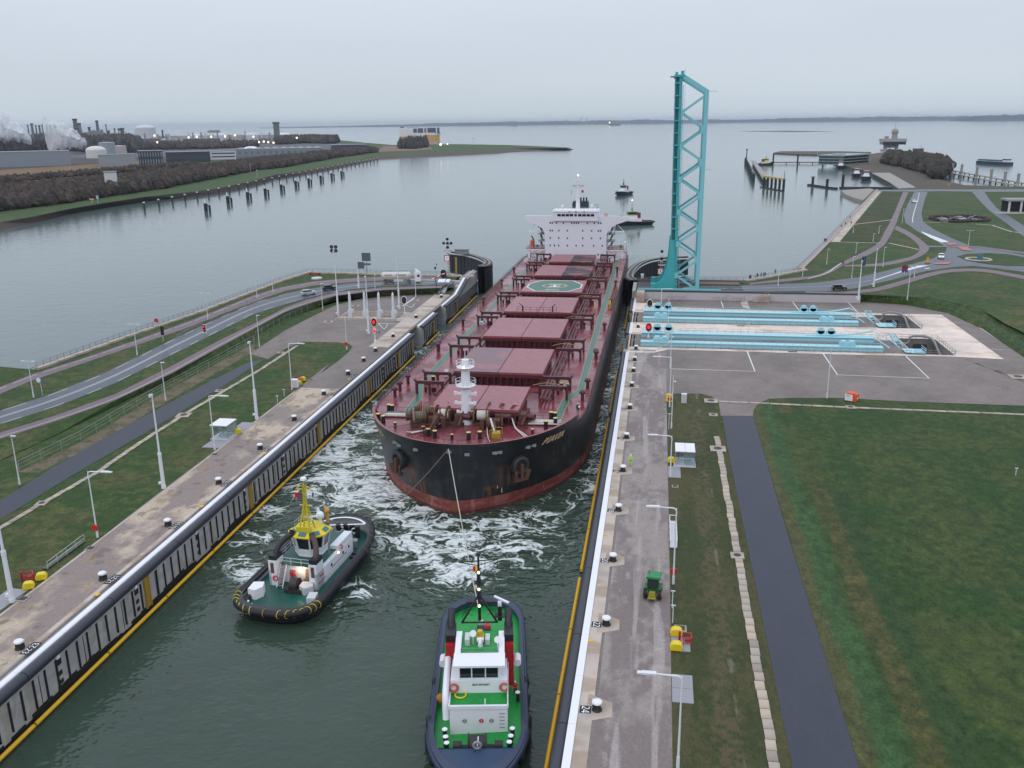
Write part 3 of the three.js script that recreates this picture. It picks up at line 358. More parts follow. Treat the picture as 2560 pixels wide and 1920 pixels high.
// ---------------------------------------------------------------- rolling lock gates in their recesses
{
  const apm = M.concrete, pitw = mat(0.20, 0.185, 0.17, 0.85);
  const gate = (z0, z1, label, k) => {                      // z0 near face, z1 far face
    const g = thing('lock_gate', label, 'lock gate', [0, 0, 0]), zc = (z0 + z1) / 2;
    mesh('gate_body', [bx(-3, 54, -2, 5.6, z0 - 1.2, z0 - 2.6), bx(-3, 54, -2, 5.6, z1 + 1.2, z1 + 2.6), bx(-3, -2.4, -2, 5.4, z0 - 1.2, z1 + 1.2), bx(53.4, 54, -2, 5.4, z0 - 1.2, z1 + 1.2)], M.teal, g);
    for (const z of [z0 - 1.9, z1 + 1.9]) { mesh('girder', [bx(-3.4, 54.2, 5.6, 7.0, z - 0.9, z + 0.9), bx(-3.4, 54.2, 6.98, 7.12, z - 1.2, z + 1.2)], M.aqua, g); }
    mesh('deck', bx(-2.4, 53.4, 4.2, 4.5, z0 - 2.8, z1 + 2.8), mat(0.05, 0.035, 0.03, 0.8), g);
    for (let x = 3; x < 54; x += 10) mesh('cross_beam', bx(x - 0.25, x + 0.25, 4.5, 5.4, z0 - 2.8, z1 + 2.8), M.dark, g);
    for (const z of [z0 - 0.9, z1 + 0.9]) { const gs = [rod(V3(-3, 8.1, z), V3(54, 8.1, z), 0.035, 5), rod(V3(-3, 7.6, z), V3(54, 7.6, z), 0.025, 5)]; for (let x = -3; x <= 54; x += 1.9) gs.push(rod(V3(x, 7.1, z), V3(x, 8.1, z), 0.035, 5)); mesh('railing', gs, M.teal2, g); }
    for (const x of k) mesh('lug', [bx(x - 1.1, x + 1.1, 7, 8.4, z1 + 1.0, z1 + 1.7), cyl(0.9, 0.9, 0.7).rotateX(Math.PI / 2).translate(x, 8.4, z1 + 1)], M.aqua, g);
    for (const x of [1.5, 46]) mesh('winch_housing', [box(3.6, 0.9, 1.5, x, 7.5, z0 - 1.9), cyl(0.7, 0.7, 0.5, x - 0.9, 7.9, z0 - 1.9), cyl(0.7, 0.7, 0.5, x + 1, 7.9, z0 - 1.9)], M.aqua, g);
    mesh('buffer', [bx(-6.0, -3.4, 4.2, 5.2, z0 - 2, z0 - 3.5), bx(-6.0, -3.4, 4.2, 5.2, z1 + 2, z1 + 3.5)], M.offw, g);
    mesh('hose_arm', [tube([V3(38, 7.2, z1 + 1.5), V3(48, 7.6, z1 + 1.7), V3(54, 8.6, z1 + 1.2)], 0.22, 30, 7), tube([V3(54, 8.6, z1 + 1.2), V3(57, 7.6, zc), V3(58.5, 6.6, z0 - 3)], 0.12, 20, 6)], M.aqua, g);
    mesh('end_railing', [rod(V3(54.2, 7.1, z1 + 1), V3(55.5, 7.1, z0 - 1), 0.16, 6), ...[0.6, 1.1].map((h) => rod(V3(47, 7 + h, z0 - 3.5), V3(54, 7 + h, z0 - 3.5), 0.04, 5)), ...[47, 49.3, 51.6, 54].map((x) => rod(V3(x, 7, z0 - 3.5), V3(x, 8.1, z0 - 3.5), 0.05, 5))], M.aqua, g);
  };
  gate(-219.6, -233.4, 'light blue rolling lock gate lying in the nearer recess of the concrete apron', [0.6, 3.5, 41.5, 44]);
  gate(-248.2, -262, 'light blue rolling lock gate lying in the farther recess below the raised bridge', [0.6, 3.5, 41.5, 44]);
  const wallOf = (x0, x1, z0, z1, name, gs = []) => struct(name, [bx(x0 - 0.4, x0 - 0.005, -2, 5.88, z0, z1), bx(x1, x1 + 0.38, -2, 5.88, z0, z1), bx(x0 - 0.4, x1 + 0.38, -2, 5.88, z0 + 0.005, z0 + 0.4), bx(x0 - 0.4, x1 + 0.38, -2, 5.88, z1 - 0.4, z1 - 0.005), ...gs], pitw);
  wallOf(-5.4, 60.6, -219.6, -233.4, 'gate_recess', [bx(-5.4, -4.6, -2, 3.6, -219.6, -233.4)]); wallOf(-5.4, 60.6, -248.2, -262, 'gate_recess', [bx(-5.4, -4.6, -2, 3.6, -248.2, -262)]);
  const hall = (z0, z1) => { const h = wallOf(61.2, 70, z0, z1, 'machine_hall', [bx(61.2, 70, -1, 1.2, z0, z1), bx(61.2, 64.5, 1.2, 3.4, z0, (z0 + z1) / 2 - 2)]); mesh('doorway', bx(65, 68.2, 1.3, 4.6, z1 + 0.02, z1 + 0.3), M.dark, h); mesh('pipe', tube([V3(61.5, 4.8, z1 + 0.8), V3(63.5, 5.0, z1 + 0.8), V3(64, 6.6, z1 + 0.8), V3(68, 6.7, z1 + 0.8), V3(69, 6.2, z1 + 2), V3(69.4, 4.2, z1 + 7), V3(69.2, 3, z0 - 2)], 0.32, 60, 8), M.steel, h); mesh('housing', [bx(62, 66, 1.2, 4.4, z0 - 1, z0 - 4)], M.grey, h); };
  hall(-219.6, -236); hall(-248.2, -265);
  for (const [z0, z1] of [[-219.6, -233.4], [-248.2, -262]]) {
    const near = z0 > -240, st = thing('access_stair', near ? 'light blue steel stair at the end of the nearer gate recess' : 'light blue steel stair at the end of the farther gate recess', 'stair', [60, 0, 0]);
    mesh('stringer', [beam(V3(-2.2, 8.2, z1 + 2), V3(0.4, 3.0, z0 - 4), 0.12, 0.4), beam(V3(-0.8, 8.2, z1 + 2), V3(1.8, 3.0, z0 - 4), 0.12, 0.4)], M.aqua, st); for (let i = 0; i < 12; i++) { const t = i / 11; mesh('tread', box(1.5, 0.08, 0.5, lerp(-1.5, 1.1, t), lerp(8.1, 3.1, t), lerp(z1 + 2, z0 - 4, t)), M.teal2, st); }
    mesh('landing', [bx(-1, 3.4, 6.3, 6.45, z0 + 0.5, z0 - 3.5), ...[0.5, 1].flatMap((h) => [rod(V3(-1, 6.4 + h, z0 + 0.5), V3(3.4, 6.4 + h, z0 + 0.5), 0.06, 5), rod(V3(3.4, 6.4 + h, z0 + 0.5), V3(3.4, 6.4 + h, z0 - 3.5), 0.06, 5)]), ...[-1, 1.2, 3.4].map((x) => rod(V3(x, 6.4, z0 + 0.5), V3(x, 7.5, z0 + 0.5), 0.06, 5))], M.aqua, st);
    const fence = thing('railing', near ? 'thin steel railing round the nearer machine hall pit' : 'thin steel railing round the farther machine hall pit', 'railing', [0, 6, 0]), zz = near ? -236 : -265, gs = []; const pts = [[61, z0], [70.3, z0 + 0.3], [70.3, zz], [61, zz]]; for (const h of [0.5, 1.05]) for (let i = 0; i < 3; i++) gs.push(rod(V3(pts[i][0], h, pts[i][1]), V3(pts[i + 1][0], h, pts[i + 1][1]), 0.045, 5)); along(pts, 1.8, (x, z) => gs.push(rod(V3(x, 0, z), V3(x, 1.05, z), 0.045, 5))); mesh('rails', gs, M.steel, fence);
  }
  // long thin railings beside the gates
  const rail = (label, z, x0, x1) => { const f = thing('railing', label, 'railing', [0, 5.98, z]), gs = []; for (const h of [0.55, 1.05]) gs.push(rod(V3(x0, h, 0), V3(x1, h, 0), 0.035, 4)); mesh('rails', gs, M.steel, f); const pg = rod(V3(0, 0, 0), V3(0, 1.05, 0), 0.04, 4); for (let x = x0; x <= x1; x += 2) { const o = mesh('post', pg, M.steel, f); o.position.x = x; } };
  rail('thin railing on the near edge of the nearer gate recess', -218.9, 2, 60); rail('thin railing on the far edge of the nearer gate recess', -234.6, 6, 60); rail('thin railing on the near edge of the farther gate recess', -247.5, 2, 58); rail('thin railing on the far edge of the farther gate recess', -263.0, 6, 60);
  const rails = thing('rail_track', 'black service rail with end stop along the far strip of the near recess', 'rail', [0, 6, 0]); mesh('plates', [box(0.9, 0.06, 0.5, 10.5, 0.03, -237), box(2, 0.06, 0.7, 23, 0.03, -246.3), box(2, 0.06, 0.7, 33, 0.03, -218.6)], M.dark, rails);
  const gr = (label, x, z, w = 2.2) => { const o = thing('deck_hatch', label, 'hatch', [x, 5.985, z]); mesh('cover', box(w, 0.06, 1.5, 0, 0.03, 0), M.steel, o); mesh('frame', [box(w + 0.4, 0.05, 0.2, 0, 0.025, 0.85), box(w + 0.4, 0.05, 0.2, 0, 0.025, -0.85)], M.offw, o); };
  gr('grey steel hatch nearest the water on the apron by the near gate', -4.6, -215.9); gr('grey steel hatch right of the first one on the apron by the near gate', -1.2, -215.9, 3); gr('grey steel hatch on the apron by the far bollard', -2.2, -272);
}

// retaining wall below the raised road, with stair and low rails
{
  const rwl = thing('retaining_wall', 'long pale concrete retaining wall below the raised road', 'retaining wall');
  for (let x = -6.4; x < 61; x += 5.6) mesh('panel', bx(x, Math.min(61.3, x + 5.57), 5.7, 8.38, -282.7, -283.35), mat(0.47 + 0.03 * hsh(x | 0, 1, 3), 0.45, 0.46, 0.8, { bumpMap: T.bump, bumpScale: 0.02 }), rwl);
  mesh('coping', bx(-6.4, 61.3, 8.38, 8.72, -282.6, -283.6), M.dark, rwl); mesh('end_block', bx(-6.0, -3.6, 5.9, 8.9, -277.5, -282.6), M.concrete, rwl);
  const fr = (label, x0, x1) => { const f = thing('bicycle_rail', label, 'railing', [0, 6, -281.6]), gs = []; for (const h of [0.1, 1.1]) gs.push(rod(V3(x0, h, 0), V3(x1, h, 0), 0.06, 5)); for (let x = x0; x <= x1 + 0.01; x += (x1 - x0) / 3) gs.push(rod(V3(x, 0, 0), V3(x, 1.2, 0), 0.06, 5)); gs.push(rod(V3(x1 - 2, 0.1, 0), V3(x1, 1.8, 0), 0.05, 5)); mesh('rails', gs, M.steel, f); };
  fr('low steel frame rail at the left foot of the retaining wall', 3.4, 9.2); fr('low steel frame rail left of the footpath by the retaining wall', 17.5, 22); fr('low steel frame rail right of the footpath by the retaining wall', 23.5, 27);
  const st = thing('stair', 'short concrete stair with steel rail against the retaining wall', 'stair', [32, 6, -282.6]); for (let i = 0; i < 12; i++) mesh('step', box(0.42, 0.2 * (i + 1), 1.6, -2.5 + i * 0.42, 0.1 * (i + 1), 0.82), M.concrete, st); mesh('handrail', [rod(V3(-2.6, 1.0, 1.7), V3(2.2, 3.4, 1.7), 0.06, 5), rod(V3(-2.6, 0, 1.7), V3(-2.6, 1, 1.7), 0.06, 5)], M.steel, st);
}

// ---------------------------------------------------------------- gutters of pale slabs, manholes
{
  const tones = [0, 1, 2].map((i) => mat([0.9, 1.08, 0.7][i], [0.9, 1.04, 0.68][i], [0.9, 0.98, 0.68][i], 0.8, { map: T.concrete })), rand = rng(5);
  const gutter = (label, pts, w, step) => { const s = struct('drainage_gutter', ribbon(pts, w * 0.9, 5.97), M.dark); let n = 0; along(pts, step, (x, z, a) => { if (n++ > 290) return; const b = mesh('slab', T['g' + w] ??= box(w, 0.1, step - 0.08, 0, 0, step / 2), tones[rand() * 10 < 6 ? 0 : rand() < 0.7 ? 1 : 2], s); b.position.set(x + (rand() - 0.5) * 0.16, 5.985 + rand() * 0.02, z); b.rotation.y = a + (rand() - 0.5) * 0.02; }); };
  gutter('', [[11.55, -36], [11.5, -153]], 0.95, 1.5); gutter('', [[-90.62, -95.77], [-90.08, -103.03], [-89.68, -111.99], [-88.94, -124.27], [-89.72, -137.91], [-90.06, -153.99], [-89.63, -173.94], [-89.26, -187.24], [-89.7, -210.37]], 0.85, 1.5);
  gutter('', [[12.88, -175.81], [22.71, -175.55], [37.47, -174.88]], 0.8, 2); gutter('', [[37.54, -174.88], [69.19, -174.32]], 0.8, 2);
  const mh = (label, [x, z], s = 2, r = 0, round = true) => { const o = thing('manhole', label, 'manhole', [x, 6, z], r); mesh('frame', box(s, 0.14, s, 0, 0.03, 0), M.concrete, o); mesh('cover', round ? cyl(s * 0.26, s * 0.26, 0.04, 0, 0.1, 0, 18) : box(s * 0.7, 0.05, s * 0.7, 0, 0.12, 0), M.dark, o); };
  const a = (i, t) => `square concrete slab with a dark round cover in the ${t}`;
  [['right gutter, by the top corner of the lawn', [11.53, -175.88], 2.6], ['right gutter, just below the brick yard', [11.51, -166.92], 1.6], ['right gutter, beside the glass shelter', [11.29, -148.16], 2.6], ['right gutter, level with the green tractor', [11.45, -108.37], 1.7], ['gutter across the meadow, below the orange box', [38.05, -174.95], 1.8], ['brick yard at the right edge of the view', [77.63, -201.55], 3.4]].forEach(([t, p, s]) => mh(`concrete manhole in the ${t}`, p, s));
  [['left gutter beside the tall lamp nearest the glass shelter', [-89.9, -154.06], 2.6], ['left gutter, small and beyond the shelter lamp', [-90.67, -170.54], 1.7], ['left gutter by the lamp with the red lifebuoy', [-89.73, -111.55], 1.6], ['left gutter at the top of the left lawn', [-90.94, -203.57], 1.6], ['brick yard at the end of the left gutter', [-91.76, -239.41], 2.6], ['left yard, between oval signal and tall masts', [-75.45, -273.16], 2.4], ['left yard, beyond the pillars on the left', [-91.56, -262.5], 2.2]].forEach(([t, p, s]) => mh(`concrete manhole in the ${t}`, p, s, 0.15));
  const gr = (t, p, s) => mh(`small square grated drain ${t}`, p, s, 0, false);
  gr('on the left quay edge below the red lifebuoy lamp', [-73.33, -98.77], 1.2); gr('on the left quay edge by the nearest tall mast', [-73.37, -85.39], 1.2); gr('on the left quay edge near the glass shelter', [-73.47, -134.22], 1.2); gr('on the left quay edge beside the white cabinet', [-74.4, -175.61], 1.2); gr('on the left quay edge past the white cabinet', [-74.4, -180.71], 1.2); gr('in the right lawn below the glass shelter', [3.85, -130.5], 1.0); gr('in the right lawn above the yellow chests', [3.9, -89.69], 1.3);
}


// ---------------------------------------------------------------- bulk carrier, bow towards the camera: u across (+ to port), y up, s aft of the bow
const SHIP = thing('bulk_carrier', 'huge black and dark red bulk carrier with seven hatches and white bridge, entering the lock', 'cargo ship', [-30.5, 0, -126], R(-0.1));
const shipAt = (u, y, s) => SHIP.localToWorld(V3(u, y, -s));
{
  SHIP.updateMatrixWorld(true);
  const B = 19.3, LOA = 242, D = 11;
  const hb = (s, y) => { const t = Math.pow(Math.max(0, Math.min(1, y / 12.3)), 1.25), s0 = lerp(2.7, 1.6, t * t), L = lerp(38, 29, t), a = lerp(2.8, 2.3, t), b = lerp(1.3, 2, t), x = s - s0; if (x <= 0) return 0; const st = s > 218 ? 1 - 0.2 * ((s - 218) / 24) ** 2 : 1; return (x >= L ? B : B * Math.pow(1 - Math.pow(1 - x / L, a), 1 / b)) * st; };
  const sT = (y) => { const t = Math.pow(Math.max(0, Math.min(1, y / 12.3)), 1.25); return lerp(2.7, 1.6, t * t); };
  const prof = (y) => { const p = [], s0 = sT(y), N = 44; for (let i = 0; i <= N; i++) { const s = s0 + 40 * Math.pow(i / N, 2.4); p.push([hb(s, y), s]); } for (let s = 60; s <= LOA; s += 26) p.push([hb(s, y), s]); p.push([hb(LOA, y), LOA]); return p; };
  const side = (ys, off = 0, smax = 1e9) => {              // both sides as one skin; uv: u along the skin from the stem, v = height
    const pos = [], uv = [], idx = []; const rows = ys.map((y) => { const h = prof(y).filter(([, s]) => s <= smax), pts = [...h.slice(1).map(([u, s]) => [-u, s]).reverse(), ...h], mid = h.length - 1; const arc = pts.map(() => 0); for (let i = mid + 1; i < pts.length; i++) arc[i] = arc[i - 1] + Math.hypot(pts[i][0] - pts[i - 1][0], pts[i][1] - pts[i - 1][1]); for (let i = mid - 1; i >= 0; i--) arc[i] = arc[i + 1] - Math.hypot(pts[i][0] - pts[i + 1][0], pts[i][1] - pts[i + 1][1]); return pts.map((p, i) => [p[0] * (1 - off / B), y, p[1] + (Math.abs(p[0]) < 12 ? off : 0), arc[i]]); });
    const n = rows[0].length; rows.forEach((r) => r.forEach(([u, y, s, a]) => { pos.push(u, y, -s); uv.push(a / 150 + 0.5, (y + 2) / 15); }));
    for (let j = 0; j < ys.length - 1; j++) for (let i = 0; i < n - 1; i++) { const a = j * n + i, b = a + 1, c = a + n, d = c + 1; idx.push(a, b, c, b, d, c); }
    const g = new THREE.BufferGeometry(); g.setAttribute('position', new THREE.BufferAttribute(new Float32Array(pos), 3)); g.setAttribute('uv', new THREE.BufferAttribute(new Float32Array(uv), 2)); g.setIndex(idx); g.computeVertexNormals(); g.userData.keepuv = true; return g;
  };
  const hullTex = tex(2048, 256, null, (u, v) => { const a = (u - 0.5) * 150, y = v * 15 - 2, n = fbm(a * 0.35, y * 0.9, 4, 201), f = fbm(a * 2.2, y * 0.35, 4, 202), p = fbm(a * 0.12, y * 0.2, 3, 203), ru = (c, w, y0, y1, k) => k * Math.exp(-(((a - c) / w) ** 2)) * sst(y0, y0 + 0.6, y) * sst(y1, y1 - 0.6, y);
    let k = mix3([0.010, 0.011, 0.014], [0.030, 0.032, 0.036], sst(0.5, 0.75, n * 0.6 + f * 0.4)); k = mix3(k, [0.075, 0.08, 0.085], 0.5 * sst(0.6, 0.78, p) * sst(0.45, 0.6, f) * (Math.abs(a) > 14 ? 1 : 0.15));
    const rust = Math.min(1, (ru(9, 1.6, 3.5, 8, 0.8) + ru(-9, 1.4, 3, 7.5, 0.8) + ru(5.6, 0.9, 2.2, 4.6, 1) + ru(-6.5, 1.2, 2.2, 4.6, 0.8) + ru(13, 0.7, 2.4, 5.8, 0.6) + ru(-3.6, 0.6, 2.3, 4, 0.5)) * sst(0.34, 0.6, f)); k = mix3(k, [0.17, 0.065, 0.022], rust * 0.85); return k; });
  const bootTex = tex(2048, 128, null, (u, v) => { const a = (u - 0.5) * 150, y = v * 15 - 2, yy = v * 15 - 2, n = fbm(a * 0.5, yy * 1.5, 4, 211), f = fbm(a * 2.5, yy * 0.8, 4, 212); let k = mix3([0.21, 0.042, 0.036], [0.30, 0.10, 0.088], sst(0.45, 0.7, n)); k = mix3(k, [0.42, 0.24, 0.22], 0.6 * sst(0.62, 0.8, f)); k = mix3(k, [0.16, 0.08, 0.02], (Math.abs(Math.abs(a) - 5.6) < 0.6 || Math.abs(a) < 0.45 ? 0.7 : 0) * sst(0.3, 0.6, f)); return k.map((c) => c * (yy < 0.35 + 0.3 * n ? 0.45 : 1)); });
  const hullM = mat(1, 1, 1, 0.38, { map: hullTex, bumpMap: T.bump, bumpScale: 0.03 }), bootM = mat(1, 1, 1, 0.6, { map: bootTex });
  const dk = tex(1024, 1024, [48, 48], (u, v) => { const a = nz4(u, v, 7, 221, 5), b = nz4(u, v, 40, 222, 4), s = fbm(u * 60, v * 10, 3, 224, 60, 10), k = 0.75 + 0.35 * a + 0.2 * (b - 0.5); let c = mix3([0.22 * k, 0.040 * k, 0.054 * k], [0.072, 0.030, 0.034], 0.8 * sst(0.55, 0.68, a * 0.7 + s * 0.3)); return mix3(c, [0.23, 0.09, 0.095], 0.5 * sst(0.6, 0.75, b)); });
  const dkr = tex(512, 512, [48, 48], (u, v) => { const a = nz4(u, v, 7, 221, 4), b = nz4(u, v, 22, 226, 3); return lerp(0.13, 0.42, sst(0.4, 0.62, a * 0.5 + b * 0.5)); }, false);
  const red = mat(1, 1, 1, 1, { map: dk, roughnessMap: dkr, bumpMap: T.bump, bumpScale: 0.012 }), maroon = mat(0.085, 0.018, 0.022, 0.45), rim = mat(0.26, 0.075, 0.08, 0.5), pipeM = mat(0.13, 0.03, 0.034, 0.4);
  const ctex = (soot, wet, sd) => tex(512, 512, [26, 26], (u, v) => { const a = nz4(u, v, 6, sd, 5), b = nz4(u, v, 48, sd + 1, 3), k = 0.78 + 0.3 * a + 0.5 * (b - 0.5); let c = [0.30 * k, 0.088 * k, 0.102 * k]; if (soot) { const e = fbm(u * 5, v * 12, 4, sd + 4, 5, 12); c = mix3(c, [0.018, 0.016, 0.018], sst(0.30, 0.5, e)); } if (wet) c = mix3(c, [0.11, 0.058, 0.072], 0.75 * sst(0.3, 0.55, a)); return c; });
  const cover = mat(1, 1, 1, 0.34, { map: ctex(0, 0, 231), bumpMap: T.bump, bumpScale: 0.006 }), coverWet = mat(1, 1, 1, 0.3, { map: ctex(0, 1, 241) }), coverSoot = mat(1, 1, 1, 0.6, { map: ctex(1, 0, 251) });
  mesh('hull', [side([2.4, 3.6, 5, 6.5, 8, 9.5, 10.6, 11]), side([11, 11.6, 12.3], 0, 19.2), strip([[-hb(LOA, 11), 11, -LOA], [hb(LOA, 11), 11, -LOA]], [[-hb(LOA, 2), -2, -LOA], [hb(LOA, 2), -2, -LOA]])].map((g) => { if (!g.userData.keepuv) { g.userData.keepuv = true; g.setAttribute('uv', new THREE.BufferAttribute(new Float32Array(g.attributes.position.count * 2), 2)); } return g; }), hullM, SHIP);
  mesh('boot_topping', side([-2, 0, 1.2, 2.4]), bootM, SHIP);
  mesh('bulwark', [side([11, 12.3], 0.22, 19.2)].map((g) => g), rim, SHIP);
  { const p = prof(12.3).filter(([, s]) => s <= 19.2), full = [...p.slice(1).map(([u, s]) => [-u, s]).reverse(), ...p]; const inn = full.map(([u, s]) => [u * 0.975, s + 0.3]); mesh('bulwark_rim', [strip(full.map(([u, s]) => [u, 12.32, -s]), inn.map(([u, s]) => [u, 12.32, -s])), strip(inn.map(([u, s]) => [u, 12.32, -s]), inn.map(([u, s]) => [u, 12.15, -s]))], rim, SHIP); const st = []; full.forEach(([u, s], i) => { if (i % 2) { const e = V3(u * 0.985, 12.2, -(s + 0.2)), f = V3(u * 0.93, 11, -(s + 0.6)); st.push(beam(e, f, 0.06, 0.25)); } }); mesh('bulwark_stays', st, maroon, SHIP).userData.kind = 'stuff'; for (const sd of [-1, 1]) mesh('bulwark_end', strip([[sd * hb(19.2, 12.3), 12.3, -19.2], [sd * hb(19.2, 11.2), 11.0, -19.2]], [[sd * hb(19.2, 12.3), 12.3, -19.25], [sd * hb(19.6, 11), 11.0, -19.7]]), hullM, SHIP); }
  { const p = prof(11).map(([u, s]) => [u - 0.02, s]), poly = [...p.map(([u, s]) => [u, -s]), ...p.slice(1).reverse().map(([u, s]) => [-u, -s])]; mesh('deck', flat(poly, 10.98), red, SHIP); mesh('deck_edge', [strip(p.filter((q) => q[1] > 19).map(([u, s]) => [u + 0.03, 11.2, -s]), p.filter((q) => q[1] > 19).map(([u, s]) => [u - 0.2, 11.2, -s])), strip(p.filter((q) => q[1] > 19).map(([u, s]) => [-u - 0.03, 11.2, -s]), p.filter((q) => q[1] > 19).map(([u, s]) => [-u + 0.2, 11.2, -s]))], maroon, SHIP); }
  // green walkways edged in yellow
  const gm = mat(0.030, 0.125, 0.098, 0.35), ye = mat(0.42, 0.27, 0.09, 0.5);
  for (const w of [[[14.4, -19], [14.8, -31], [16.9, -37.5], [16.4, -90], [15.8, -205]], [[-12.2, -19], [-12.6, -30], [-14.4, -37], [-14.3, -90], [-14.2, -205]]]) { mesh('walkway', ribbon(w, 1.25, 11.012), gm, SHIP); mesh('walkway_edge', [ribbon(w, 0.12, 11.02, 0.68), ribbon(w, 0.12, 11.02, -0.68)], ye, SHIP); }
  // hatches
  const HS = [[15.8, 29.8, 7.6], [39, 58.3, 8.7], [69.1, 88.9, 8.7], [96.8, 117, 8.7], [124.9, 144.8, 8.7], [153.4, 173.9, 8.7], [182.2, 199.7, 7.5]], uc = 0.75;
  HS.forEach(([a, b, w], i) => {
    mesh('hatch_coaming', bx(uc - w + 0.5, uc + w - 0.5, 11, 12.7, -a - 0.5, -b + 0.5), maroon, SHIP);
    for (const sd of [-1, 1]) { const m = i === 1 && sd < 0 ? coverWet : (i === 5 || i === 6) && sd > 0 ? coverSoot : cover, x0 = uc + (sd < 0 ? -w : 0.09), x1 = uc + (sd < 0 ? -0.09 : w); const c = mesh('hatch_cover', bx(x0, x1, 12.62, 13.6, -a, -b), m, SHIP); mesh('skirt', [bx(x0 - 0.04, x1 + 0.04, 12.55, 13.2, -a + 0.04, -a - 0.1), ...Array.from({ length: 7 }, (_, k) => bx(lerp(x0, x1, (k + 0.5) / 7) - 0.1, lerp(x0, x1, (k + 0.5) / 7) + 0.1, 11.1, 12.6, -a + 0.5, -a - 0.2))], maroon, c); }
    mesh('hatch_seam', bx(uc - 0.09, uc + 0.09, 12.6, 13.52, -a - 0.1, -b + 0.1), M.dark, SHIP);
    if (i < 6) { const L = mesh('access_ladder', [bx(-4.3, -4.2, 11, 13, -b - 1.0, -b - 0.9), bx(-3.5, -3.4, 11, 13, -b - 1.0, -b - 0.9), ...[0.3, 0.7, 1.1, 1.5, 1.9].map((h) => bx(-4.2, -3.5, 11 + h, 11.06 + h, -b - 1, -b - 0.9)), bx(-4.5, -3.2, 13, 13.1, -b - 0.3, -b - 1.0)], mat(0.42, 0.32, 0.02, 0.5), SHIP); const hw = mesh('hand_wheel', [sph(0.36, -6.6, 12.1, -b - 0.5), sph(0.36, -8, 12.1, -b - 0.5)], mat(0.42, 0.02, 0.03, 0.5), SHIP); mesh('fan_housing', [cyl(0.8, 0.8, 1.2, 4.6, 11, -b - 2.6, 14), box(1.6, 1.4, 1.2, -1, 11.7, -b - 2.4), box(2.2, 0.8, 1.6, 1.8, 11.4, -b - 3)], maroon, SHIP); }
  });
  // helicopter marking on the fifth hatch
  { const z = -(124.9 + 144.8) / 2, oct = (rx, rz) => [[-rx, -rz * 0.30], [-rx * 0.60, -rz], [rx * 0.60, -rz], [rx, -rz * 0.30], [rx, rz * 0.30], [rx * 0.60, rz], [-rx * 0.60, rz], [-rx, rz * 0.30]].map(([x, q]) => [x + uc, q + z]);
    const base = mesh('helideck', flat(oct(8.0, 9.2), 13.61), M.paint, SHIP); mesh('green_field', flat(oct(7.65, 8.7), 13.62), mat(0.025, 0.13, 0.085, 0.4), base); const r = new THREE.RingGeometry(3.05, 3.75, 40).rotateX(-Math.PI / 2).translate(uc, 13.632, z); mesh('ring', r, mat(0.40, 0.32, 0.13, 0.5), base);
    mesh('letter', [bx(uc - 1.7, uc + 1.7, 13.62, 13.635, z - 1.9, z - 1.1), bx(uc - 1.7, uc + 1.7, 13.62, 13.635, z + 1.1, z + 1.9), bx(uc - 0.35, uc + 0.35, 13.62, 13.636, z - 1.1, z + 1.1)], M.paint, base);
    const t = mesh('lettering', decal(null, 5.6, 1.5).rotateX(-Math.PI / 2).rotateY(Math.PI), cut(text('PIAVIA', 5.6, 1.5, '#f0f0ee', null, { px: 256 })), base); t.position.set(uc, 13.64, z + 6.6); }
  // deck frames between the hatches: beam on three posts with arches
  { const sh = new THREE.Shape([[0, 0], [0.42, 0], [0.42, 1.7], [0.62, 2.05], [2.25, 2.05], [2.5, 1.7], [2.5, 0], [2.9, 0], [2.9, 1.7], [3.15, 2.05], [4.7, 2.05], [4.95, 1.7], [4.95, 0], [5.4, 0], [5.4, 2.35], [5.75, 2.75], [5.6, 3.0], [5.2, 2.62], [0, 2.62]].map((p) => new THREE.Vector2(...p))), fg = new THREE.ExtrudeGeometry(sh, { depth: 0.5, bevelEnabled: false }), fm = mat(0.075, 0.020, 0.022, 0.4);
    const at = []; HS.slice(0, 6).forEach(([, b], i) => { at.push(b + 1.4, HS[i + 1][0] - 1.4); });
    for (const s of [...at, 201]) for (const sd of [-1, 1]) { const o = mesh('deck_frame', sd > 0 ? fg : fg.clone().rotateY(Math.PI).translate(0, 0, 0), fm, SHIP); o.position.set(uc + sd * 9.0, 11, -s); } }
  // pipes and cable trunks beside the hatches
  for (const [u, r, h] of [[10.4, 0.26, 11.9], [11.1, 0.2, 11.85], [11.8, 0.16, 11.8], [-9.0, 0.3, 12.0]]) mesh('pipe', [new THREE.CylinderGeometry(r, r, 180, 8).rotateX(Math.PI / 2).translate(u, h, -118)], pipeM, SHIP);
  { const gs = []; for (let s = 32; s < 206; s += 6) gs.push(box(2.4, 0.12, 0.2, 11, 11.55, -s), box(0.12, 0.55, 0.12, 10.2, 11.27, -s), box(0.12, 0.55, 0.12, 12.0, 11.27, -s)); mesh('pipe_supports', gs, maroon, SHIP).userData.kind = 'stuff'; }
  for (const [s, u] of [[33, 12.5], [64, 12], [93, 12], [121, 12], [149, 12]]) mesh('yellow_rail', tube([V3(8.4, 13.0, -s), V3(10.5, 13.5, -s), V3(12.6, 13.3, -s - 0.3), V3(14, 12.8, -s - 0.6)], 0.07, 16, 5), ye, SHIP);
  // side railings
  for (const sd of [-1, 1]) { const gs = [], r = (h, rr) => gs.push(new THREE.CylinderGeometry(rr, rr, 183, 5).rotateX(Math.PI / 2).translate(sd * 19.1, h, -114.5)); r(12.05, 0.035); r(11.7, 0.028); r(11.35, 0.028); mesh('railing', gs, maroon, SHIP); const pg = cyl(0.045, 0.045, 1.06, sd * 19.1, 11, 0, 5); for (let s = 23; s < 206; s += 2.1) { const o = mesh('stanchion', pg, maroon, SHIP); o.position.z = -s; } }
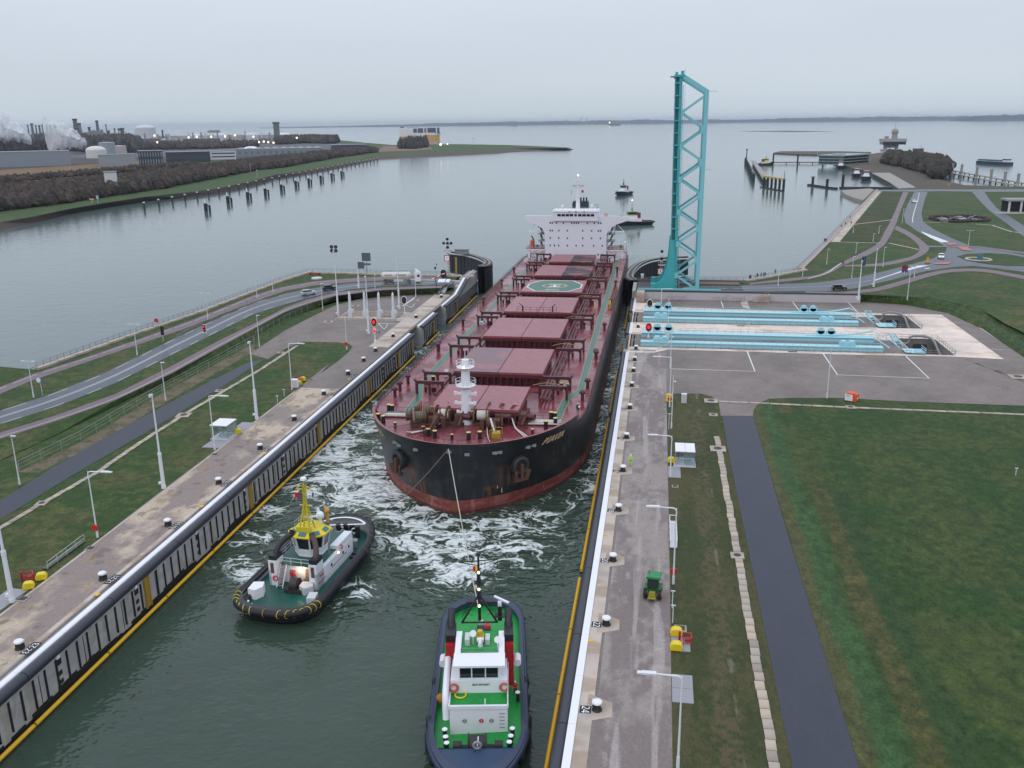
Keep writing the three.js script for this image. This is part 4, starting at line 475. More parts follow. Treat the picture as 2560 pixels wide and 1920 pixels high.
  { const gs = [], p = prof(11).filter(([, s]) => s < 4.2), row = [...p.slice(1).map(([u, s]) => [-u, s]).reverse(), ...p]; for (let i = 0; i < row.length; i += 3) gs.push(rod(V3(row[i][0] * 0.9, 11, -row[i][1] - 1.2), V3(row[i][0] * 0.9, 12.6, -row[i][1] - 1.2), 0.03, 4)); for (const h of [11.9, 12.5]) for (let i = 0; i < row.length - 1; i++) gs.push(rod(V3(row[i][0] * 0.9, h, -row[i][1] - 1.2), V3(row[i + 1][0] * 0.9, h, -row[i + 1][1] - 1.2), 0.025, 4)); for (let u = -14; u < 14; u += 2) gs.push(cyl(0.03, 0.03, 1.1, u, 11, -19.6, 4)); gs.push(rod(V3(-14, 12.1, -19.6), V3(14, 12.1, -19.6), 0.03, 4), rod(V3(-14, 11.6, -19.6), V3(14, 11.6, -19.6), 0.025, 4)); mesh('forecastle_railing', gs, maroon, SHIP); mesh('breakwater', bx(-10.5, 10.5, 11, 11.7, -18.7, -18.85), maroon, SHIP); }
  // foremast
  { const mast = mesh('foremast', [cyl(1.35, 1.25, 0.9, -0.6, 11, -16, 16), cyl(0.98, 0.78, 7, -0.6, 11.5, -16, 16), cyl(0.78, 0.62, 3.6, -0.6, 18.5, -16, 14), cyl(0.07, 0.05, 1.8, -0.6, 22.0, -16, 6)], mat(0.74, 0.75, 0.78, 0.4), SHIP);
    const plat = (y, r) => { mesh('platform', [cyl(r * 0.5, r, 0.5, -0.6, y - 0.5, -16, 8), cyl(r, r, 0.08, -0.6, y, -16, 8)], M.white, mast); const gs = []; for (let i = 0; i < 8; i++) { const a = i * Math.PI / 4, b = a + Math.PI / 4, c = (q, h) => V3(-0.6 + Math.cos(q) * r, y + h, -16 + Math.sin(q) * r); gs.push(rod(c(a, 0), c(a, 1.05), 0.035, 5)); for (const h of [0.55, 1.05]) gs.push(rod(c(a, h), c(b, h), 0.035, 5)); } mesh('guard_rail', gs, M.white, mast); };
    plat(17.6, 1.75); plat(20.8, 1.55); for (const [y, w] of [[14.6, 1.6], [16.3, 1.7], [13.0, 1.3]]) mesh('light_bracket', [box(w * 2, 0.35, 0.5, -0.6, y, -15.6), box(0.5, 0.5, 0.4, -0.6 - w, y + 0.1, -15.5), box(0.5, 0.5, 0.4, -0.6 + w, y + 0.1, -15.5)], M.white, mast); mesh('lantern', sph(0.18, -0.6, 21.1, -14.6), M.lamp, mast); }
  // windlasses and mooring winches
  const ropeW = mat(0.55, 0.53, 0.48, 0.9), rustM = mat(0.10, 0.040, 0.026, 0.75);
  { const winch = (u, s, ry, white) => { const w = new THREE.Group(); w.name = 'mooring_winch'; w.position.set(u, 11, -s); w.rotation.y = ry; w.scale.setScalar(1.28); SHIP.add(w); const ax = (g) => g.rotateZ(Math.PI / 2);
      mesh('frame', [box(4.2, 0.35, 1.8, 0, 0.18, 0), box(0.22, 1.9, 1.3, -1.9, 1.0, 0), box(0.22, 1.9, 1.3, 0.2, 1.0, 0), box(0.9, 1.3, 1.4, 1.4, 0.85, 0), beam(V3(1.9, 2, -0.6), V3(1.9, 0.3, 1.6), 0.2, 0.3)], rustM, w); mesh('drum', ax(cyl(0.66, 0.66, 1.5, 0, -0.95, 0, 16)).translate(-0.9, 1.25, 0).translate(0, 0, 0), white ? ropeW : mat(0.15, 0.12, 0.09, 0.9), w);
      for (const x of [-1.75, -0.12]) mesh('flange', ax(cyl(1.15, 1.15, 0.12, 0, 0, 0, 20)).translate(x, 1.25, 0), mat(0.16, 0.075, 0.03, 0.6), w); mesh('warping_head', ax(cyl(0.42, 0.55, 0.7, 0, 0, 0, 12)).translate(-1.95, 1.25, 0), rustM, w); mesh('motor', [ax(cyl(0.45, 0.45, 1.2, 0, 0, 0, 12)).translate(3.0, 1.1, 0)], maroon, w); };
    winch(-7.2, 14.2, 0.35, 0); winch(-3.4, 15.4, -0.15, 1); winch(3.2, 15.6, 0.1, 1); winch(7.4, 17.2, -0.3, 1); winch(-6.6, 17.6, 0.2, 0); winch(5.2, 18, -0.1, 0);
    for (const sd of [-1, 1]) { const g = mesh('anchor_windlass', [cyl(0.9, 0.9, 0.8, 0, -0.4, 0, 12).rotateZ(Math.PI / 2).translate(sd * 4.6 - 0.5, 12.3, -12.6), box(2.6, 1.4, 1.4, sd * 4.8 - 0.6, 11.8, -14), box(0.7, 1.8, 0.5, sd * 3.3 - 0.6, 11.9, -12.8), beam(V3(sd * 4.7, 12.6, -12.4), V3(sd * 5.6, 11.3, -9.2), 0.5, 0.35)], rustM, SHIP); mesh('chain', beam(V3(sd * 4.5 - 0.3, 13.1, -12.4), V3(sd * 5.4, 11.9, -9.4), 0.28, 0.2), sd > 0 ? ropeW : rustM, g); mesh('chain_stopper', [box(1.3, 0.9, 1.0, sd * 5.7, 11.4, -9.2), ...[[-1, -1], [1, -1], [1, 1], [-1, 1]].map(([a, b]) => cyl(0.05, 0.05, 1.5, sd * 5.7 + a * 0.9, 11, -9.2 + b * 0.8, 5)), rod(V3(sd * 5.7 - 0.9, 12.5, -8.4), V3(sd * 5.7 + 0.9, 12.5, -8.4), 0.06, 5), rod(V3(sd * 5.7 - 0.9, 12.5, -10), V3(sd * 5.7 + 0.9, 12.5, -10), 0.06, 5)], sd > 0 ? mat(0.40, 0.28, 0.02, 0.5) : rustM, g); } }
  // bitts with yellow heads
  { const gb = [cyl(0.36, 0.33, 1.25, 0, 0, 0, 14), cyl(0.42, 0.42, 0.1, 0, 1.16, 0, 14)], head = mat(0.62, 0.45, 0.14, 0.5);
    const pts = [[15.1, -15.9], [14.1, -14.7], [8.5, -5.4], [7.7, -4.1], [7.6, 1.5], [8.2, 3.2], [14.8, 13.1], [16.6, 14.5], [20.4, -15.6], [20.1, -14.9], [19.7, 13.4], [19.5, 14.1], [38.6, -13.6], [39.2, -12.2], [37.6, 13.2], [37.3, 14.6], [11.6, 11.3], [12, -12], [7.4, -1.2], [9.5, 6.0], [10.6, -6.8]];
    const bg = mergeGeometries(gb.map((g) => g.toNonIndexed())); pts.forEach(([s, u], i) => { const sm = i > 15 ? 0.7 : 1, o = mesh('bitt', bg, i === 16 || i === 17 ? maroon : M.black, SHIP); o.position.set(u, 11, -s); o.scale.setScalar(sm); const h = mesh('bitt_head', cyl(0.40, 0.36, 0.06, 0, 1.27, 0, 14), head, o); }); }
  // ropes lying on deck
  { const coil = (u0, u1, s0, s1, n) => { const p = []; for (let i = 0; i <= n; i++) { const t = i / n; p.push(V3(i % 2 ? u1 : u0, 11.14 + 0.12 * hsh(i, 3, 8), -lerp(s0, s1, t) - 0.2 * hsh(i, 1, 1))); } return tube(p, 0.13, n * 8, 5); };
    mesh('rope_stack', [coil(9.9, 15.6, 16.0, 18.0, 16), coil(10.2, 15.2, 16.3, 17.8, 11).translate(0.2, 0.2, 0)], ropeW, SHIP); mesh('rope_stack', [coil(-15.8, -10.9, 17.2, 18.2, 9), coil(-15.4, -11.2, 17.3, 18.1, 7).translate(0, 0.18, 0)], ropeW, SHIP); mesh('rope_stack', [coil(-15.6, -11.2, 18.6, 19.6, 8)], mat(0.16, 0.13, 0.12, 0.9), SHIP);
    const rp = (pts, r = 0.1, m = ropeW) => mesh('mooring_rope', tube(pts.map((p) => V3(...p)), r, 30, 5), m, SHIP); rp([[-3.6, 12.2, -15], [-5.0, 11.4, -12.6], [-6.2, 11.25, -11], [-8.6, 11.2, -9.4], [-9.2, 11.6, -8.4]], 0.13); rp([[-5.2, 11.2, -11.6], [-6.4, 11.2, -10.6], [-8.4, 11.2, -9.0]], 0.13); rp([[7.2, 12.2, -16], [8.2, 11.3, -13.5], [9.6, 11.2, -11.5], [10.8, 11.2, -9.6]], 0.14); rp([[8.0, 11.2, -13.8], [9.4, 11.2, -11.2], [10.4, 11.2, -9.4]], 0.12); rp([[3.2, 12, -15], [3.9, 11.3, -11], [4.6, 11.2, -8.2], [5.2, 11.2, -6.4]], 0.1); rp([[-7.6, 12, -13.6], [-10.5, 11.6, -11.6], [-12.8, 11.5, -10.6]], 0.07, mat(0.2, 0.14, 0.08, 0.9)); }
  // ventilator posts along both rails
  { const vg = [cyl(0.32, 0.3, 1.5, 0, 0, 0, 10), cyl(0.6, 0.6, 0.35, 0, 1.35, 0, 10), cyl(0.55, 0.3, 0.3, 0, 1.7, 0, 10)], v = mergeGeometries(vg.map((g) => g.toNonIndexed()));
    for (const [s, u] of [[29, -17], [33, -17.2], [38, -17], [64, -17.3], [66, -17.6], [90, -17.2], [119, -17.6], [149, -17.6], [173, -17.5], [31, 17.8], [39, 18.1], [61, 18.2], [62.5, 18], [89, 18.2], [120, 18], [150, 17.8], [177, 17]]) { const o = mesh('ventilator', v, maroon, SHIP); o.position.set(u, 11, -s); } mesh('rescue_raft', [cyl(0.42, 0.42, 1.7, 0, -0.85, 0, 10).rotateX(Math.PI / 2 - 0.5).translate(-10.6, 11.8, -44.5), box(0.8, 0.5, 1.8, -10.6, 11.25, -44.5)], M.offw, SHIP); mesh('white_tank', [cyl(1.0, 0.9, 0.7, -12.6, 11, -92.5, 14)], mat(0.5, 0.52, 0.56, 0.5), SHIP);
    for (const [s0, s1, u] of [[114, 150, -17.9], [113, 148, 18.1]]) { const gs = []; for (let s = s0; s < s1; s += 3) gs.push(box(0.12, 1.3, 0.12, u - 0.4, 11.65, -s), box(0.12, 1.3, 0.12, u + 0.4, 11.65, -s), box(0.9, 0.08, 0.3, u, 11.9, -s - 1.5)); for (const q of [-0.4, 0.4]) for (const h of [11.9, 12.3]) gs.push(box(0.1, 0.14, s1 - s0, u + q, h, -(s0 + s1) / 2)); mesh('accommodation_ladder', gs, mat(0.19, 0.10, 0.06, 0.7), SHIP); } mesh('yellow_cylinder', cyl(0.25, 0.25, 2.2, 18.0, 11, -116, 8), M.lemon, SHIP); mesh('yellow_cylinder', cyl(0.16, 0.16, 1.9, 14.0, 11, -114.5, 8), M.lemon, SHIP);
    const dg = (u, s) => cyl(0.22, 0.26, 0.9, u, 11, -s, 8); for (let i = 0; i < 7; i++) { const s = HS[i][1] + 3.4; mesh('sounding_box', [dg(-12.2, s), dg(13, s + 1), box(0.8, 0.9, 0.6, -10.6, 11.45, -s)], maroon, SHIP); } }
  // anchors and the ship's name
  for (const sd of [-1, 1]) { const an = new THREE.Group(); an.name = 'anchor'; const s = 7.2, y = 7.4, u = hb(s, y) * 0.99; an.position.set(sd * u, y, -s + 0.4); an.rotation.y = sd * 0.75; SHIP.add(an); mesh('bolster', [cyl(1.55, 1.75, 0.9, 0, -0.45, 0, 18).rotateX(Math.PI / 2), torus(1.2, 0.35, 18, 8).translate(0, 0, 0.5)], mat(0.028, 0.026, 0.03, 0.5), an); mesh('shank', [box(0.5, 2.4, 0.5, 0, -0.8, 0.75), box(2.4, 0.55, 0.6, 0, -2.2, 0.6)], rustM, an); for (const f of [-1, 1]) mesh('fluke', beam(V3(f * 0.9, -2.2, 0.7), V3(f * 1.25, -0.7, 1.0), 0.3, 0.7), rustM, an);
    const N = 24, pos = [], uv = [], idx = []; for (let j = 0; j <= 3; j++) for (let i = 0; i <= N; i++) { const t = i / N, yy = 9.7 + 1.55 * j / 3, s0 = lerp(8.6, 15.4, t) + (j / 3 - 0.5) * 0.7; pos.push(sd * (hb(s0, yy) + 0.07), yy, -s0 + 0.05); uv.push(sd > 0 ? t : 1 - t, j / 3); } for (let j = 0; j < 3; j++) for (let i = 0; i < N; i++) { const a = j * (N + 1) + i; idx.push(a, a + 1, a + N + 1, a + 1, a + N + 2, a + N + 1); } const g = new THREE.BufferGeometry(); g.setAttribute('position', new THREE.BufferAttribute(new Float32Array(pos), 3)); g.setAttribute('uv', new THREE.BufferAttribute(new Float32Array(uv), 2)); g.setIndex(idx); g.computeVertexNormals(); g.userData.keepuv = true; mesh('name_lettering', g, cut(text('PIAVIA', 7, 1.6, '#d8b98a', null, { px: 512, fs: 0.95 })), SHIP); }
  { const fp = []; for (const [u, y] of [[-10.4, 10.5], [-9.6, 10.2], [-6.2, 10.5], [2.4, 10.6], [6.5, 10.5], [7.2, 10.5], [11.2, 10.4], [12, 10.4], [-0.4, 11.0]]) { let s = 1.7; while (hb(s, y) < Math.abs(u)) s += 0.05; fp.push(box(0.75, 0.4, 0.5, u, y, -s + 0.1)); } fp.forEach((g, i) => mesh('fairlead', g, M.steel, SHIP)); mesh('depth_mark', [box(0.5, 0.5, 0.1, 6.3, 4.0, -5.6, -0.6), box(0.25, 1.1, 0.1, 7.0, 3.4, -6.1, -0.6)], mat(0.6, 0.48, 0.2, 0.6), SHIP); }

  // superstructure
  const W = mat(0.76, 0.76, 0.82, 0.42, { bumpMap: T.bump, bumpScale: 0.01 }), s0 = 208;
  { const sh = new THREE.Shape(); sh.moveTo(-11.4, 11); sh.lineTo(-11.4, 19.4); sh.quadraticCurveTo(-11.6, 22.4, -15.4, 23.7); sh.lineTo(-19.1, 25); sh.lineTo(-19.1, 26.55); sh.lineTo(-8.4, 26.55); sh.lineTo(-8.4, 25.1); sh.lineTo(8.4, 25.1); sh.lineTo(8.4, 26.55); sh.lineTo(19.1, 26.55); sh.lineTo(19.1, 25); sh.lineTo(15.4, 23.7); sh.quadraticCurveTo(11.6, 22.4, 11.4, 19.4); sh.lineTo(11.4, 11);
    const front = mesh('accommodation_front', new THREE.ExtrudeGeometry(sh, { depth: 0.35, bevelEnabled: false, curveSegments: 12 }).translate(0, 0, -s0 - 0.35), W, SHIP);
    const win = new THREE.BoxGeometry(0.46, 0.62, 0.08); const rows = [[24.05, [-9.4, -8.6, -7.1, -4.5, -1.4, -0.55, 0.25, 1.05, 4.3, 6.85, 8.4, 9.2]], [21.25, [-9.4, -8.6, -6.2, -3.0, 2.65, 5.95, 8.4, 9.2]], [18.5, [-9.4, -6.2, -3.0, 2.65, 5.95, 9.2]], [15.75, [-9.4, -7.8, -6.2, -3.0, 0.25, 2.65, 6.75, 9.95]], [12.5, [-9.4, 8.4, 9.9]]];
    for (const [y, us] of rows) for (const u of us) { const o = mesh('window', win, M.glass, front); o.position.set(u, y, -s0 + 0.0); } mesh('name_board', box(0.9, 0.3, 0.1, -7.5, 13.7, -s0 + 0.03), M.white, front);
    mesh('accommodation_block', [bx(-11.35, 11.35, 11, 24.9, -s0 - 0.36, -s0 - 15), bx(-18.9, 18.9, 24.7, 25.0, -s0 - 0.36, -s0 - 4), bx(-18.9, -18.6, 25, 26.3, -s0 - 0.36, -s0 - 4), bx(18.6, 18.9, 25, 26.3, -s0 - 0.36, -s0 - 4), bx(-18.9, 18.9, 25, 26.3, -s0 - 4, -s0 - 4.2)], W, SHIP);
    const wh = mesh('wheelhouse', [bx(-8.3, 8.3, 24.95, 28.1, -s0 + 0.75, -s0 - 7), bx(-8.1, 8.1, 24.9, 25.1, -s0 + 0.8, -s0 - 7)], W, SHIP); mesh('roof', [bx(-8.5, 8.5, 28.1, 28.4, -s0 + 1.0, -s0 - 7.2), bx(-8.3, 8.3, 28.4, 28.75, -s0 + 0.4, -s0 - 6.6)], M.white, wh); for (let i = 0; i < 9; i++) mesh('window', box(i === 4 ? 0.85 : 1.28, 0.86, 0.08, -6.05 + i * 1.53 + (i > 4 ? 0.0 : 0), 26.95, -s0 + 0.78), M.glass, wh); for (const u of [-2.2, 0.1, 3.2]) mesh('searchlight', box(0.6, 0.25, 0.3, u, 28.25, -s0 + 1.15), M.dark, wh);
    for (const sd of [-1, 1]) { mesh('wing_brace', [rod(V3(sd * 15.2, 23.4, -s0 - 1), V3(sd * 17.8, 20.9, -s0 - 1), 0.13, 6), rod(V3(sd * 12, 20.9, -s0 - 1), V3(sd * 17.8, 20.9, -s0 - 1), 0.13, 6), bx(sd * 14.5, sd * 17.8, 20.65, 20.8, -s0 - 0.7, -s0 - 1.5)], M.white, SHIP);
      mesh('boat_deck', [bx(sd * 11.4, sd * 18.9, 14.0, 14.35, -s0 + 0.5, -s0 - 12)], W, SHIP); mesh('boat_deck_floor', bx(sd * 11.5, sd * 18.8, 14.36, 14.4, -s0 + 0.4, -s0 - 12), mat(0.2, 0.06, 0.07, 0.5), SHIP); mesh('deck_post', bx(sd * 17.0, sd * 17.7, 11, 14, -s0 + 0.2, -s0 - 0.5), W, SHIP); mesh('deck_post', bx(sd * 18.3, sd * 18.7, 11, 14, -s0 - 10.5, -s0 - 11), W, SHIP); const gs = []; for (const h of [0.5, 1.05]) gs.push(rod(V3(sd * 18.8, 14.4 + h, -s0 + 0.4), V3(sd * 11.5, 14.4 + h, -s0 + 0.4), 0.04, 5), rod(V3(sd * 18.8, 14.4 + h, -s0 + 0.4), V3(sd * 18.8, 14.4 + h, -s0 - 12), 0.04, 5)); for (let k = 0; k < 6; k++) gs.push(cyl(0.04, 0.04, 1.05, sd * (11.6 + k * 1.44), 14.4, -s0 + 0.4, 5)); mesh('guard_rail', gs, M.offw, SHIP);
      mesh('side_stairs', [17, 19.6, 22.2].flatMap((y, k) => [bx(sd * 11.4, sd * 14.3, y - 0.1, y, -s0 - 2, -s0 - 10), beam(V3(sd * 12.4, y - 2.6, -s0 - 2.5), V3(sd * 13.6, y, -s0 - 4.5), 0.8, 0.15), rod(V3(sd * 14.2, y + 1, -s0 - 2), V3(sd * 14.2, y + 1, -s0 - 10), 0.05, 5), rod(V3(sd * 14.2, y, -s0 - 2), V3(sd * 14.2, y + 1, -s0 - 2), 0.05, 5)]), M.steel, SHIP); }
    const rb = mesh('rescue_boat', [new THREE.CapsuleGeometry(0.75, 2.0, 4, 10).rotateZ(0).scale(1.1, 1, 1).translate(-16.6, 15.7, -s0 - 4), cyl(0.6, 0.3, 0.9, -16.6, 16.3, -s0 - 4)], mat(0.55, 0.11, 0.05, 0.5), SHIP); mesh('davit', [rod(V3(-16.4, 14.4, -s0 - 6), V3(-16.4, 17.2, -s0 - 6), 0.2, 8), beam(V3(-16.4, 17, -s0 - 6), V3(-16.9, 18.8, -s0 - 3.4), 0.35, 0.35)], mat(0.42, 0.12, 0.08, 0.6), SHIP); mesh('liferaft', cyl(0.6, 0.6, 1.4, 0, -0.7, 0, 12).rotateX(Math.PI / 2).translate(16.6, 15.2, -s0 - 3), M.green, SHIP); mesh('liferaft', cyl(0.5, 0.5, 1.2, 0, -0.6, 0, 12).rotateX(Math.PI / 2).translate(-14.7, 15.1, -s0 - 3), mat(0.03, 0.09, 0.09, 0.5), SHIP); mesh('davit', [cyl(0.35, 0.25, 2.4, 18.2, 14.4, -s0 - 1.2), sph(0.5, 18.2, 16.8, -s0 - 1.2)], M.white, SHIP);
    const fu = mesh('funnel', [bx(-2.9, 3.2, 18, 29.8, -s0 - 17, -s0 - 22), bx(-2.7, 3.0, 29.8, 30.4, -s0 - 17.2, -s0 - 21.8)], mat(0.018, 0.026, 0.05, 0.4), SHIP); for (const u of [0.2, 1.3, 2.4]) mesh('exhaust_pipe', cyl(0.32, 0.32, 1.6, u, 30.2, -s0 - 19, 10), M.black, fu);
    const ma = mesh('radar_mast', [cyl(0.85, 0.62, 5.2, 0.35, 28.4, -s0 - 5, 12), cyl(0.42, 0.3, 3.4, 0.35, 33.6, -s0 - 5, 10), cyl(0.16, 0.1, 5.2, 0.35, 37, -s0 - 5, 8), box(1.5, 1.2, 0.8, 0.35, 33.4, -s0 - 4.6)], M.white, SHIP); mesh('yard', [rod(V3(-1.8, 37.2, -s0 - 5), V3(2.6, 37.2, -s0 - 5), 0.13, 6), rod(V3(-1.8, 37.2, -s0 - 5), V3(0.4, 36.2, -s0 - 5), 0.09, 6), rod(V3(2.6, 37.2, -s0 - 5), V3(0.4, 36.2, -s0 - 5), 0.09, 6)], mat(0.5, 0.2, 0.2, 0.5), ma); mesh('radar_scanner', [box(1.9, 0.32, 0.3, 0.3, 39.1, -s0 - 4.4, 0.3), box(1.4, 0.25, 0.3, 0.3, 34.6, -s0 - 3.8)], M.white, ma); mesh('mast_light', sph(0.28, 0.35, 40.9, -s0 - 4.7), M.lamp, ma);
    mesh('flag', box(0.08, 1.5, 0.7, -2.1, 34.9, -s0 - 5), mat(0.10, 0.08, 0.03, 0.8), ma); mesh('flag', [box(0.8, 0.95, 0.05, 2.0, 35.1, -s0 - 5)], mat(0.35, 0.02, 0.06, 0.8), ma);
    for (const [u, y, r] of [[-5.2, 29.6, 0.45], [5.7, 29.8, 0.5]]) mesh('radome', [cyl(0.12, 0.12, 0.9, u, 28.7, -s0 - 3, 6), sph(r, u, y + 0.3, -s0 - 3)], M.white, SHIP); for (const [u, h] of [[-7.8, 2.6], [-6.8, 1.2], [7.4, 2.2], [8.0, 1.3]]) mesh('antenna', [cyl(0.07, 0.05, h, u, 28.7, -s0 - 2, 5), box(u > 7 && h > 2 ? 1.9 : 0.3, 0.12, 0.12, u, 28.7 + h * 0.8, -s0 - 2)], u > 7 ? mat(0.22, 0.1, 0.09, 0.6) : M.offw, SHIP); { const gs = []; for (const h of [0.5, 1]) gs.push(rod(V3(-7.8, 28.75 + h, -s0 - 0.2), V3(7.8, 28.75 + h, -s0 - 0.2), 0.035, 4)); for (let u = -7.8; u < 8; u += 1.56) gs.push(cyl(0.035, 0.035, 1, u, 28.75, -s0 - 0.2, 4)); mesh('guard_rail', gs, M.offw, SHIP); }
    mesh('stern_deckhouse', [bx(-8, 8, 11, 18, -s0 - 15, -s0 - 24)], W, SHIP); mesh('hatch_crane', [box(0.3, 1.5, 0.3, -3.2, 14.3, -97.5), box(0.3, 1.5, 0.3, 4.5, 14.3, -97.5), rod(V3(-3.2, 14.9, -97.5), V3(-4.1, 15.6, -97.5), 0.1), rod(V3(4.5, 14.9, -97.5), V3(5.2, 15.6, -97.5), 0.1)], maroon, SHIP); const gs = []; for (const h of [0.5, 1.1]) gs.push(rod(V3(-4.6, 13.6 + h, -97.2), V3(5.6, 13.6 + h, -97.2), 0.04, 4)); for (let u = -4.6; u < 5.8; u += 1.7) gs.push(cyl(0.04, 0.04, 1.1, u, 13.6, -97.2, 4)); mesh('hatch_railing', gs, maroon, SHIP);
    mesh('life_ring', torus(0.5, 0.16, 16, 6).translate(11.1, 27.0, -s0 - 0.2), M.orange, SHIP); }
}


// ---------------------------------------------------------------- tugs
const outl = (L, B, fb, fs, n = 18, pb = 2.2, ps = 3) => {  // half outline from bow (-L/2) to stern: [half breadth, z]; fb / fs = share of the length that the bow / stern curve takes
  const p = []; for (let i = 0; i <= n; i++) { const t = i / n, x = Math.pow(t, 1.8); p.push([B / 2 * Math.pow(1 - Math.pow(1 - x, pb), 1 / pb), -L / 2 + x * L * fb]); } for (let i = n; i >= 0; i--) { const t = i / n, x = Math.pow(t, 1.8); p.push([B / 2 * Math.pow(1 - Math.pow(1 - x, ps), 1 / ps), L / 2 - x * L * fs]); } return p;
};
const full = (h) => [...h.map(([x, z]) => [x, z]), ...[...h].reverse().map(([x, z]) => [-x, z])];
const scaled = (o, k, dz = 0) => o.map(([x, z]) => [x * k, z * k + dz]);
const loft = (rows) => mergeGeometries(rows.slice(0, -1).map((r, i) => strip([...rows[i + 1], rows[i + 1][0]], [...r, r[0]])));
const lvl = (o, y) => o.map(([x, z]) => [x, typeof y === 'function' ? y(z) : y, z]);
const winBox = (w, h, x, y, z, ry = 0, t = 0.06) => box(w, h, t, x, y, z, ry);
const buoy = (x, y, z, ry = 0, r = 0.36) => torus(r, 0.11, 16, 6).rotateY(ry).translate(x, y, z);
function railing(pts, h, m, parent, name = 'guard_rail', step = 1.5) { const gs = []; for (const q of [h * 0.5, h]) for (let i = 0; i < pts.length - 1; i++) gs.push(rod(V3(pts[i][0], pts[i][1] + q, pts[i][2]), V3(pts[i + 1][0], pts[i + 1][1] + q, pts[i + 1][2]), 0.03, 4)); for (let i = 0; i < pts.length - 1; i++) { const a = V3(...pts[i]), b = V3(...pts[i + 1]), n = Math.max(1, Math.round(a.distanceTo(b) / step)); for (let k = 0; k <= n; k++) { const p = a.clone().lerp(b, k / n); gs.push(cyl(0.03, 0.03, h, p.x, p.y, p.z, 4)); } } return mesh(name, gs, m, parent); }

